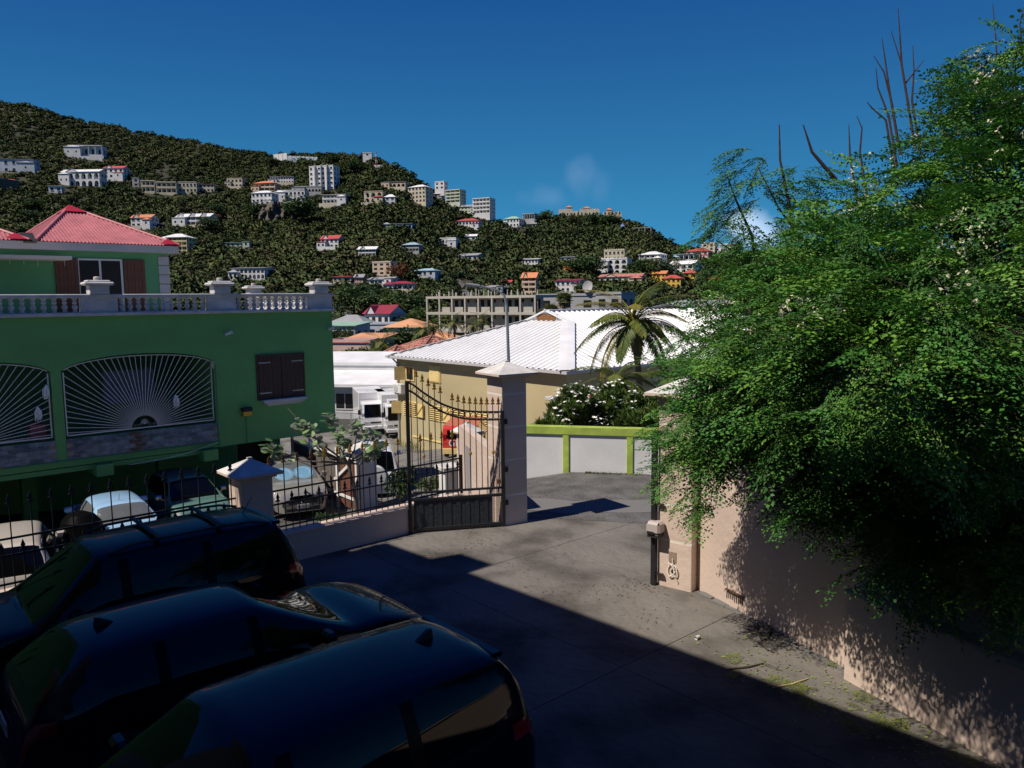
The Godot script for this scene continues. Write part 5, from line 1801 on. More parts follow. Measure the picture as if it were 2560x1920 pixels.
func make_yellow() -> void:
	var Lc := Vector2(-8.15, -51.33)
	var w := Vector2(0.6475, 0.762)
	var T := frame(Vector3(Lc.x, 0, Lc.y), w)   # x from the far left corner to the near right corner
	var W := 16.77
	var D := 24.0
	var t := thing("yellow_building", "yellow plastered building with wide white ribbed metal roof", "building", "", T)
	var wb := MB.new()
	wb.box(Vector3(W * 0.5 , -2.2, -D * 0.5 - 0.4), Vector3(W - 0.8, 6.5, D))
	part(t, "wall", wb.mesh(), M.yellow)
	# roof: hip end with a gablet, ridge running away from the viewer
	var ye := 1.1
	var yr := 3.95
	var slope := (yr - ye) / (W * 0.5)
	var ov := 0.0
	var rf := MB.new()
	var k0 := 6.5
	var yk := ye + slope * k0
	var x0 := k0
	var x1 := W - k0
	var upe := Vector3(0, slope, -1).normalized()
	var lenk := Vector3(0, yk - ye, -k0).length()
	rib_facet(rf, Vector3(0, ye, 0), Vector3.RIGHT, upe, W, [Vector2(0, 0), Vector2(x0, lenk), Vector2(x1, lenk), Vector2(W, 0)], 0.45, 0.075)
	# right and left long slopes
	var upr := Vector3(-1, slope, 0).normalized()
	var full := Vector3(-W * 0.5, yr - ye, 0).length()
	rib_facet(rf, Vector3(W, ye, 0), Vector3.FORWARD, upr, D + 1.0, [Vector2(0, 0), Vector2(k0, full * k0 / (W * 0.5)), Vector2(k0 + 0.01, full), Vector2(D + 1.0, full)], 0.45, 0.075)
	var upl := Vector3(1, slope, 0).normalized()
	rib_facet(rf, Vector3(0, ye, -D - 1.0), Vector3.BACK, upl, D + 1.0, [Vector2(0, full), Vector2(D + 0.99 - k0, full), Vector2(D + 1.0 - k0, full * k0 / (W * 0.5)), Vector2(D + 1.0, 0)], 0.45, 0.075)
	var roof := part(t, "metal_roof", rf.mesh(), M.roofwhite)
	var gb := MB.new()
	gb.tri(Vector3(x0, yk, -k0), Vector3(x1, yk, -k0), Vector3(W * 0.5, yr, -k0))
	part(roof, "gablet", gb.mesh(), M.roofwhite)
	var tr := MB.new()
	tr.box(Vector3((x0 + W * 0.5) * 0.5, (yk + yr) * 0.5 + 0.03, -k0 + 0.08), Vector3(Vector2(W * 0.5 - x0, yr - yk).length() + 0.2, 0.1, 0.16), Basis(Vector3.BACK, atan2(yr - yk, W * 0.5 - x0)))
	tr.box(Vector3((x1 + W * 0.5) * 0.5, (yk + yr) * 0.5 + 0.03, -k0 + 0.08), Vector3(Vector2(W * 0.5 - x0, yr - yk).length() + 0.2, 0.1, 0.16), Basis(Vector3.BACK, -atan2(yr - yk, W * 0.5 - x0)))
	part(roof, "verge_board", tr.mesh(), M.roofwhite)
	for k in 3:
		pbox(roof, "vent_board", Vector3(W * 0.5, yk + 0.1 + k * 0.13, -k0 + 0.05), Vector3(1.75, 0.12, 0.05), M.wood_vent)
	pbox(roof, "vent_frame", Vector3(W * 0.5 + 0.95, yk + 0.24, -k0 + 0.04), Vector3(0.08, 0.42, 0.06), M.fascia)
	var hp := MB.new()   # hip flashings
	for e in [[Vector3(0, ye, 0), Vector3(x0, yk, -k0)], [Vector3(W, ye, 0), Vector3(x1, yk, -k0)]]:
		var a: Vector3 = e[0]
		var b: Vector3 = e[1]
		var d := (b - a).normalized()
		var side := d.cross(Vector3.UP).normalized()
		for s in [-1.0, 1.0]:
			var o: Vector3 = side * s * 0.42
			hp.quad(a + Vector3(0, 0.09, 0), a + o + Vector3(0, 0.075 - 0.0, 0), b + o + Vector3(0, 0.075, 0), b + Vector3(0, 0.09, 0))
			hp.quad(b + Vector3(0, 0.09, 0), b + o + Vector3(0, 0.06, 0), a + o + Vector3(0, 0.06, 0), a + Vector3(0, 0.09, 0))
	hp.box(Vector3(W * 0.5, yr + 0.05, -(k0 + D + 1.0) * 0.5), Vector3(0.5, 0.06, D + 1.0 - k0))
	part(roof, "hip_flashing", hp.mesh(), M.roofwhite)
	var gt := MB.new()
	gt.box(Vector3(W * 0.5, ye - 0.06, 0.07), Vector3(W + 0.3, 0.15, 0.14))
	gt.box(Vector3(W + 0.07, ye - 0.06, -D * 0.5), Vector3(0.14, 0.15, D))
	gt.box(Vector3(W * 0.5, ye - 0.15, -0.3), Vector3(W, 0.04, 0.7))
	part(roof, "gutter", gt.mesh(), M.fascia)
	var dp := MB.new()
	dp.tube([Vector3(0.55, ye - 0.1, 0.05), Vector3(0.6, ye - 0.5, -0.3), Vector3(0.6, -4.9, -0.3)], [0.06, 0.06, 0.06], 8)
	part(t, "downpipe", dp.mesh(), M.fascia)
	# windows: x measured from the right in the survey, so flip
	var zf := -0.4
	var up1 := Node3D.new()
	up1.name = "window"
	t.add_child(up1, true)
	pbox(up1, "frame", Vector3(W - 14.75, 0.02, zf + 0.03), Vector3(0.95, 0.95, 0.06), M.yellow_trim)
	pbox(up1, "opening", Vector3(W - 14.75, 0.02, zf + 0.065), Vector3(0.72, 0.75, 0.02), M.winshade)
	pbox(up1, "shutter", Vector3(W - 15.4, 0.02, zf + 0.38), Vector3(0.05, 0.86, 0.75), M.yellow_trim, Basis(Vector3.UP, -0.35))
	var up2 := Node3D.new()
	up2.name = "window"
	t.add_child(up2, true)
	pbox(up2, "frame", Vector3(W - 11.95, 0.16, zf + 0.03), Vector3(1.2, 1.05, 0.06), M.yellow_trim)
	pbox(up2, "shutter", Vector3(W - 11.95, 0.16, zf + 0.075), Vector3(1.02, 0.9, 0.04), M.yellow_trim)
	for q in [14.8, 11.9, 9.55, 7.2]:
		var lw := Node3D.new()
		lw.name = "louvre_window"
		t.add_child(lw, true)
		var cx: float = W - q
		pbox(lw, "frame", Vector3(cx, -2.27, zf + 0.03), Vector3(1.6, 0.95, 0.06), M.yellow_trim)
		pbox(lw, "opening", Vector3(cx, -2.27, zf + 0.064), Vector3(1.44, 0.8, 0.012), M.winshade)
		for s in [-0.37, 0.37]:
			for j in 6:
				pbox(lw, "slat", Vector3(cx + s, -2.6 + j * 0.13, zf + 0.09), Vector3(0.62, 0.07, 0.05), M.yellow_trim, Basis(Vector3.RIGHT, 0.6))
		pbox(lw, "mullion", Vector3(cx, -2.27, zf + 0.09), Vector3(0.08, 0.86, 0.06), M.yellow_trim)
		var sh := pbox(lw, "shutter", Vector3(cx + 1.22, -2.27, zf + 0.1), Vector3(0.8, 0.86, 0.05), M.yellow_trim)
		pbox(sh, "brace", Vector3(0, 0, 0.62), Vector3(1.05, 0.09, 0.5), M.gold, Basis(Vector3.BACK, 0.7))
	var sh0 := pbox(t, "shutter", Vector3(W - 16.1, -2.27, zf + 0.25), Vector3(0.05, 0.8, 0.7), M.yellow_trim, Basis(Vector3.UP, -0.5))
	var rail := MB.new()
	rail.box(Vector3(W - 12.4, -4.05, zf + 0.03), Vector3(4.4, 0.08, 0.06))
	part(t, "base_rail", rail.mesh(), M.yellow_trim)
	var bl := MB.new()
	bl.cbox(Vector3(W - 1.2, -0.35, zf + 0.3), Vector3(0.5, 0.2, 0.5), 0.03)
	bl.tube([Vector3(W - 0.8, -0.3, zf), Vector3(W - 0.8, -0.5, zf + 0.35), Vector3(W - 0.9, -1.0, zf + 0.35)], [0.03, 0.03, 0.12], 6)
	part(t, "floodlight", bl.mesh(), M.fascia)
	var ac := thing("air_conditioner", "white air conditioner on the yellow wall above the trucks", "air conditioner", "", T)
	var am := MB.new()
	am.cbox(Vector3(W - 15.7, -1.0, zf + 0.28), Vector3(0.95, 0.62, 0.36), 0.03)
	part(ac, "housing", am.mesh(), M.white)
	var fan := MB.new()
	fan.lathe([Vector2(0.0, 0.0), Vector2(0.22, 0.0), Vector2(0.24, 0.02), Vector2(0.0, 0.025)], 14)
	part(ac, "fan_grille", fan.mesh(), M.fascia, Transform3D(Basis(Vector3.RIGHT, PI / 2), Vector3(W - 15.85, -1.0, zf + 0.46)))
	for s in [-0.3, 0.3]:
		pbox(ac, "bracket", Vector3(W - 15.7 + s, -1.36, zf + 0.22), Vector3(0.05, 0.08, 0.44), M.fascia)


func make_lime_wall() -> void:
	var T := frame(Vector3(0.37, 0, -21.2), Vector2(0.974, 0.228))
	var t := thing("lime_wall", "white garden wall with lime green posts and top band across the road", "wall", "", T)
	var m := MB.new()
	m.box(Vector3(6.55, 0.15, -0.11), Vector3(13.8, 1.75, 0.16))
	part(t, "panel_wall", m.mesh(), M.wallwhite)
	var b := MB.new()
	b.cbox(Vector3(6.55, 1.13, -0.11), Vector3(13.8, 0.22, 0.26), 0.01)
	part(t, "top_band", b.mesh(), M.lime)
	for k in 7:
		var pm := MB.new()
		pm.cbox(Vector3(1.11 + k * 1.73, 0.2, -0.11), Vector3(0.17, 1.64, 0.24), 0.01)
		part(t, "post", pm.mesh(), M.lime)


func make_lamp() -> void:
	var x := -0.12
	var z := -27.5
	var y := near_ground(x, z)
	var t := thing("street_lamp", "slim grey street lamp with bent arm above the white roof", "street lamp", "", Transform3D(Basis(), Vector3(x, y, z)))
	var m := MB.new()
	var h := 5.05 - y
	m.tube([Vector3(0.05, 0, 0), Vector3(0.02, h * 0.5, 0), Vector3(-0.03, h - 0.6, 0), Vector3(-0.12, h - 0.2, 0), Vector3(-0.36, h - 0.02, 0), Vector3(-1.0, h + 0.14, 0)], [0.075, 0.06, 0.045, 0.04, 0.035, 0.03], 10)
	part(t, "pole", m.mesh(), M.steel)
	var l := MB.new()
	l.cbox(Vector3.ZERO, Vector3(0.55, 0.1, 0.22), 0.04)
	var lo := part(t, "lamp_head", l.mesh(), M.steel, Transform3D(Basis(Vector3.BACK, -0.14), Vector3(-1.2, h + 0.16, 0)))
	pbox(lo, "lens", Vector3(-0.05, -0.055, 0), Vector3(0.34, 0.03, 0.16), M.headlight)


# ---------------------------------------------------------------- generic far house

func arcade(mb: MB, x0: float, x1: float, y0: float, y1: float, n: int, z: float, th: float) -> void:
	var bw := (x1 - x0) / n
	var pier := bw * 0.16
	var spring := y0 + (y1 - y0) * 0.5
	var rad := (bw - 2 * pier) * 0.5
	var crown := minf(spring + rad, y1 - (y1 - y0) * 0.1)
	for k in n:
		var a := x0 + bw * k
		mb.box(Vector3(a + pier * 0.5, (y0 + y1) * 0.5, z), Vector3(pier, y1 - y0, th))
		mb.box(Vector3(a + bw - pier * 0.5, (y0 + y1) * 0.5, z), Vector3(pier, y1 - y0, th))
		for s in 6:
			var p := -1.0 + 2.0 * s / 6.0
			var q := -1.0 + 2.0 * (s + 1) / 6.0
			var yp := spring + (crown - spring) * sqrt(maxf(0.0, 1.0 - p * p))
			var yq := spring + (crown - spring) * sqrt(maxf(0.0, 1.0 - q * q))
			var xp := a + bw * 0.5 + p * rad
			var xq := a + bw * 0.5 + q * rad
			mb.quad(Vector3(xp, yp, z + th * 0.5), Vector3(xq, yq, z + th * 0.5), Vector3(xq, y1, z + th * 0.5), Vector3(xp, y1, z + th * 0.5))
			mb.quad(Vector3(xq, yq, z + th * 0.5), Vector3(xp, yp, z + th * 0.5), Vector3(xp, yp, z - th * 0.5), Vector3(xq, yq, z - th * 0.5))


func house(q: Array) -> void:
	var P := Vector3(q[2], q[3], q[4])
	var w: float = q[5]
	var d: float = q[6]
	var h: float = q[7]
	var yaw := deg_to_rad(q[8])
	var fl: int = q[9]
	var roof: String = q[10]
	var wm: Material = M["w" + str(q[11])]
	var rm: Material = M["r" + str(q[12])]
	var pat: String = q[13]
	var n: int = q[14]
	var T := Transform3D(Basis(Vector3.UP, yaw), P)
	var cat := "house"
	if "apartment" in q[0]:
		cat = "apartments"
	elif "shed" in q[0] or "hut" in q[0]:
		cat = "hut"
	var t := thing(q[0], q[1], cat, "houses on the hillside", T)
	var rise: float = {"f": 0.0, "h": 0.28, "g": 0.3, "s": 0.12}[roof] * minf(h, 7.0)
	var eh := h - rise
	var fh := eh / fl
	var rec := 1.7 if pat in ["gal", "arch"] else 0.0
	var wb := MB.new()
	wb.box(Vector3(0, eh * 0.5 - 2.0, -d * 0.5 - rec * 0.5), Vector3(w, eh + 4.0, d - rec))
	part(t, "wall", wb.mesh(), wm)
	if rec > 0.0:
		var sl := MB.new()
		for k in fl + 1:
			var yy := minf(k * fh, eh - 0.12)
			sl.box(Vector3(0, yy - (2.0 if k == 0 else 0.0), -rec * 0.5 + 0.0), Vector3(w, 4.0 if k == 0 else 0.24, rec))
		part(t, "gallery_floor", sl.mesh(), wm)
		for k in fl:
			var y0 := k * fh + (0.0 if k == 0 else 0.12)
			var y1 := minf((k + 1) * fh, eh - 0.12) - 0.12
			if pat == "arch":
				var am := MB.new()
				arcade(am, -w * 0.5, w * 0.5, y0, y1, n, -0.15, 0.3)
				part(t, "arcade", am.mesh(), wm)
			else:
				for c in n + 1:
					pbox(t, "column", Vector3(-w * 0.5 + 0.16 + (w - 0.32) * c / n, (y0 + y1) * 0.5, -0.2), Vector3(0.26, y1 - y0, 0.26), wm)
				pbox(t, "parapet", Vector3(0, y0 + fh * 0.16, -0.12), Vector3(w - 0.3, fh * 0.26, 0.12), wm)
	var z := -rec
	for k in fl:
		for c in n:
			var x := -w * 0.5 + w * (c + 0.5) / n
			var tall := (k + c) % 3 == 1 and pat != "win"
			var ww := minf(1.5, w / n * (0.5 if pat == "win" else 0.62))
			var wh := fh * (0.7 if tall else 0.42)
			var o := pbox(t, "window", Vector3(x, k * fh + fh * (0.37 if tall else 0.54), z), Vector3(ww, wh, 0.16), M.winglass)
			if pat == "win" and h / fl * 1950.0 / P.length() > 11.0:
				pbox(o, "sill", Vector3(0, -0.56, 0.4), Vector3(1.2, 0.12, 1.4), wm)
	for s in [-1.0, 1.0]:
		for k in fl:
			for c in 2:
				pbox(t, "window", Vector3(s * w * 0.5, k * fh + fh * 0.54, -rec - (d - rec) * (0.28 + 0.44 * c)), Vector3(0.16, fh * 0.4, minf(1.2, d * 0.18)), M.winglass)
	var rb := MB.new()
	var ov := 0.45
	var x0 := -w * 0.5 - ov
	var x1 := w * 0.5 + ov
	var z0 := ov
	var z1 := -d - ov
	var yt := eh + rise
	if roof == "f":
		rb.box(Vector3(0, eh + 0.06, -d * 0.5), Vector3(w + 0.3, 0.12, d + 0.3))
		part(t, "roof", rb.mesh(), rm)
		var pp := MB.new()
		for e in [[0.0, 0.0, w, 0.2], [0.0, -d, w, 0.2]]:
			pp.box(Vector3(e[0], eh + 0.3, e[1]), Vector3(e[2], 0.36, e[3]))
		for e in [-w * 0.5 + 0.1, w * 0.5 - 0.1]:
			pp.box(Vector3(e, eh + 0.3, -d * 0.5), Vector3(0.2, 0.358, d - 0.2))
		part(t, "roof_parapet", pp.mesh(), wm)
	elif roof == "h":
		var half := minf(w, d) * 0.5
		var ra := Vector3(x0 + half + ov, yt, (z0 + z1) * 0.5)
		var rbp := Vector3(x1 - half - ov, yt, (z0 + z1) * 0.5)
		if ra.x > rbp.x:
			ra.x = 0.0
			rbp.x = 0.001
		var A := Vector3(x0, eh, z0)
		var B := Vector3(x1, eh, z0)
		var C := Vector3(x1, eh, z1)
		var Dp := Vector3(x0, eh, z1)
		rb.quad(A, B, rbp, ra)
		rb.tri(B, C, rbp)
		rb.quad(C, Dp, ra, rbp)
		rb.tri(Dp, A, ra)
		rb.quad(A, Dp, C, B)
		part(t, "roof", rb.mesh(), rm)
	elif roof == "g":
		# gable ends face the viewer when the house is narrow, else a long ridge with a gabled bay
		var zm := (z0 + z1) * 0.5
		rb.quad(Vector3(x0, eh - 0.05, z0), Vector3(x1, eh - 0.05, z0), Vector3(x1, yt, zm), Vector3(x0, yt, zm))
		rb.quad(Vector3(x1, eh - 0.05, z1), Vector3(x0, eh - 0.05, z1), Vector3(x0, yt, zm), Vector3(x1, yt, zm))
		rb.quad(Vector3(x0, eh - 0.1, z0), Vector3(x0, eh - 0.1, z1), Vector3(x1, eh - 0.1, z1), Vector3(x1, eh - 0.1, z0))
		part(t, "roof", rb.mesh(), rm)
		var gm := MB.new()
		for s in [-1.0, 1.0]:
			var xx: float = s * w * 0.5
			gm.tri(Vector3(xx, eh, 0), Vector3(xx, eh, -d), Vector3(xx, yt - 0.15, zm))
		part(t, "gable", gm.mesh(), wm)
		var nb := 3 if "three gables" in q[1] else 1
		for b in nb:
			var bx := 0.0 if nb == 1 else (-w * 0.36 + b * w * 0.34)
			if nb == 1:
				bx = -w * 0.22
			var bw := w * (0.2 if nb == 3 else 0.34)
			var by := yt - 0.2
			var bay := MB.new()
			bay.tri(Vector3(bx - bw * 0.5, eh - 0.1, 0.3), Vector3(bx + bw * 0.5, eh - 0.1, 0.3), Vector3(bx, by, 0.3))
			part(t, "bay_gable", bay.mesh(), wm)
			var br := MB.new()
			br.quad(Vector3(bx - bw * 0.56, eh - 0.2, 0.5), Vector3(bx, by + 0.08, 0.5), Vector3(bx, by + 0.08, zm), Vector3(bx - bw * 0.56, eh - 0.2, zm))
			br.quad(Vector3(bx, by + 0.08, 0.5), Vector3(bx + bw * 0.56, eh - 0.2, 0.5), Vector3(bx + bw * 0.56, eh - 0.2, zm), Vector3(bx, by + 0.08, zm))
			part(t, "bay_roof", br.mesh(), rm)
	else:
		rb.prism(PackedVector2Array([Vector2(z0, eh - 0.05), Vector2(z1, yt - 0.05), Vector2(z1, yt + 0.1), Vector2(z0, eh + 0.1)]), x0, x1, Transform3D(Basis(Vector3.BACK, Vector3.UP, Vector3.RIGHT), Vector3.ZERO))
		part(t, "roof", rb.mesh(), rm)
		var sg := MB.new()
		for s in [-1.0, 1.0]:
			var xx: float = s * w * 0.5
			sg.tri(Vector3(xx, eh - 0.06, 0), Vector3(xx, eh - 0.06, -d), Vector3(xx, yt - 0.06, -d))
		sg.quad(Vector3(w * 0.5, eh - 0.06, -d + 0.02), Vector3(-w * 0.5, eh - 0.06, -d + 0.02), Vector3(-w * 0.5, yt - 0.06, -d + 0.02), Vector3(w * 0.5, yt - 0.06, -d + 0.02))
		part(t, "gable", sg.mesh(), wm)
	var hs := absi(hash(q[1]))
	if w > 8.5 and not "apartment" in q[0]:   # side wing and terrace wall
		var sx := -1.0 if hs % 2 else 1.0
		var ww := w * (0.28 + 0.1 * (hs % 3))
		var wh := maxf(2.4, eh * (0.5 + 0.12 * (hs % 4)))
		var wz := 1.4 + 0.7 * (hs % 3)
		var wx := sx * (w * 0.5 - ww * 0.35)
		var wg := MB.new()
		wg.box(Vector3(wx, wh * 0.5 - 2.0, wz * 0.5), Vector3(ww, wh + 4.0, wz + 0.6))
		var wing := part(t, "wing", wg.mesh(), wm)
		var wr := MB.new()
		if hs % 5 < 3:
			wr.box(Vector3(wx, wh + 0.1, wz * 0.5), Vector3(ww + 0.4, 0.2, wz + 1.0))
		else:
			var pk := Vector3(wx, wh + 1.1, wz * 0.3)
			var e := [Vector3(wx - ww * 0.55, wh, wz + 0.7), Vector3(wx + ww * 0.55, wh, wz + 0.7), Vector3(wx + ww * 0.55, wh, -0.6), Vector3(wx - ww * 0.55, wh, -0.6)]
			for c in 4:
				wr.tri(e[c], e[(c + 1) % 4], pk)
		part(wing, "wing_roof", wr.mesh(), rm)
		var nw := 1 + hs % 2
		for c in nw:
			part(wing, "window", ubox, M.winglass, Transform3D(Basis().scaled(Vector3(0.9, 1.1, 0.12)), Vector3(wx - ww * 0.5 + ww * (c + 0.5) / nw, wh * 0.55, wz + 0.3)))
		if hs % 3 > 0:
			var tw := MB.new()
			tw.box(Vector3(-sx * w * 0.18, -1.6, wz + 1.6), Vector3(w * 0.75, 3.4 + (hs % 2), 0.4))
			part(t, "terrace_wall", tw.mesh(), [M.wG, M.wC, wm][hs % 3])
	if "apartment_tower" in q[0]:
		for c in 3:   # stepped bays
			var x := -w * 0.5 + w * (c + 1.0) / 4.0 + w * 0.02
			var bm := MB.new()
			bm.prism(PackedVector2Array([Vector2(-0.1, -2.0), Vector2(2.2 , -2.0), Vector2(1.6, eh + 0.4), Vector2(-0.1, eh + 1.2)]), x - 0.12, x + 0.12, Transform3D(Basis(Vector3.BACK, Vector3.UP, Vector3.RIGHT), Vector3.ZERO))
			part(t, "bay_fin", bm.mesh(), wm)
	if "crenellated" in q[1]:
		for c in 9:
			pbox(t, "merlon", Vector3(-w * 0.5 + w * (c + 0.5) / 9.0, eh + 0.62, 0), Vector3(w / 18.0, 0.32, 0.22), wm)


func make_houses() -> void:
	for q in HOUSES:
		house(q)
	# nearer houses on the valley floor, placed by direction (picture column at f = 1950) and distance
	var near := [
		["town_house", "pale blue grey house with white hip roof behind the green house corner", 853, 232.0, 6.2, 9.0, 6.0, 18.0, 2, "h", "B", "w", "win", 3, -25.0],
		["town_house", "white stepped house with maroon roofs behind the car park", 945, 192.0, 8.5, 7.0, 8.0, 15.0, 2, "g", "W", "m", "win", 4, -32.0],
		["town_house", "low white wing with grey roof left of the maroon roofed house", 870, 186.0, 6.3, 8.5, 6.0, 14.0, 2, "h", "W", "g", "win", 3, -26.0],
		["town_house", "house with mint green roof beside the green house corner", 850, 170.0, 4.9, 7.5, 7.0, 12.0, 1, "s", "B", "n", "win", 3, -29.0],
		["town_house", "long blue grey block below the maroon roofed house", 945, 180.0, 4.1, 10.5, 6.0, 12.0, 1, "f", "B", "g", "win", 4, -22.0],
		["town_house", "wide orange hip roof house left of the concrete frame", 1010, 155.0, 5.9, 8.5, 8.0, 8.0, 1, "h", "C", "o2", "win", 4, -24.0],
		["town_house", "orange hip roof house under the concrete frame", 1083, 128.0, 4.5, 6.0, 6.0, 8.0, 1, "h", "O", "o2", "win", 3, -19.0],
		["town_house", "small flat orange roof among hedges", 913, 112.0, 4.7, 5.0, 5.0, 10.0, 1, "s", "C", "o2", "win", 2, -24.0],
		["town_house", "red walled low house beside the green house corner", 870, 105.0, 4.0, 6.5, 5.0, 10.0, 1, "f", "K", "r", "win", 3, -26.0],
		["town_house", "grey plastered block with small windows behind the satellite dish", 1418, 150.0, 10.0, 12.4, 9.0, 2.0, 3, "f", "G", "g", "win", 3, -18.0],
		["town_house", "lighter grey block right of the satellite dish", 1522, 146.0, 10.2, 5.0, 8.0, 2.0, 3, "f", "G", "g", "win", 2, -20.0],
		["town_house", "grey block with pale roof seen through the moringa leaves", 1740, 110.0, 9.0, 12.0, 8.0, 0.0, 2, "s", "G", "g", "win", 4, -26.0],
		["town_house", "white house behind the yellow building roof under the moringa", 1800, 84.0, 7.2, 10.0, 8.0, 0.0, 2, "h", "W", "t", "win", 4, -26.0],
	]
	for q in near:
		var a := atan((q[2] - 1280.0) / 1950.0)
		var rr: float = q[3]
		var yb := -4.8
		house([q[0], q[1], rr * sin(a), yb, -rr * cos(a), q[5], q[6], q[4], -rad_to_deg(a) + q[14], q[8], q[9], q[10], q[11], q[12], q[13]])
	make_terracotta()
	make_white_house()
	make_frame_building()
	make_hill_extras()


func make_terracotta() -> void:
	for q in [[-10.9, -74.0, 4.6, 0.7, 5.2, "small terracotta tiled pavilion roof left of the white metal roof"], [-8.0, -78.5, 7.2, 1.15, 5.9, "larger terracotta tiled hip roof behind the white metal roof"]]:
		var T := Transform3D(Basis(Vector3.UP, 0.62), Vector3(q[0], -4.8, q[1]))
		var t := thing("tiled_house", q[5], "house", "terracotta tiled houses", T)
		var w: float = q[2]
		var hh: float = q[4]
		var wb := MB.new()
		wb.box(Vector3(0, hh * 0.5 - 1.0, 0), Vector3(w - 0.8, hh - 1.4, w - 0.8))
		part(t, "wall", wb.mesh(), M.wB)
		pbox(t, "window", Vector3(0, 2.4, w * 0.5 - 0.4), Vector3(1.4, 1.1, 0.08), M.winglass)
		var e := w * 0.5
		var ye := hh - 1.55
		var pk := Vector3(0, hh, 0)
		var cs := [Vector3(-e, ye, e), Vector3(e, ye, e), Vector3(e, ye, -e), Vector3(-e, ye, -e)]
		var rows := 9
		var roof := Node3D.new()
		roof.name = "tiled_roof"
		t.add_child(roof, true)
		for k in 4:
			var a: Vector3 = cs[k]
			var b: Vector3 = cs[(k + 1) % 4]
			for j in rows:
				var u0 := float(j) / rows
				var u1 := float(j + 1) / rows
				var a0 := a.lerp(pk, u0)
				var b0 := b.lerp(pk, u0)
				var wid := a0.distance_to(b0)
				var cnt := maxi(1, int(wid / 0.55))
				for i in cnt:
					var m := MB.new()
					var p0 := a0.lerp(b0, float(i) / cnt)
					var p1 := a0.lerp(b0, float(i + 1) / cnt)
					var mid := (p0 + p1) * 0.5
					var a1 := a.lerp(pk, u1)
					var b1 := b.lerp(pk, u1)
					var s0 := a1.lerp(b1, float(i) / cnt)
					var s1 := a1.lerp(b1, float(i + 1) / cnt)
					var up := Vector3(0, 0.09, 0)
					m.quad(p0, mid + up, (s0 + s1) * 0.5 + up * 0.5, s0)
					m.quad(mid + up, p1, s1, (s0 + s1) * 0.5 + up * 0.5)
					part(roof, "tile_course", m.mesh(), [M.rt, M.rr2, M.rt, M.rt2][rng.randi() % 4])
		var hp := MB.new()
		for c in cs:
			hp.tube([c, pk + Vector3(0, 0.08, 0)], [0.1, 0.1], 6)
		part(t, "hip_tiles", hp.mesh(), M.rt)


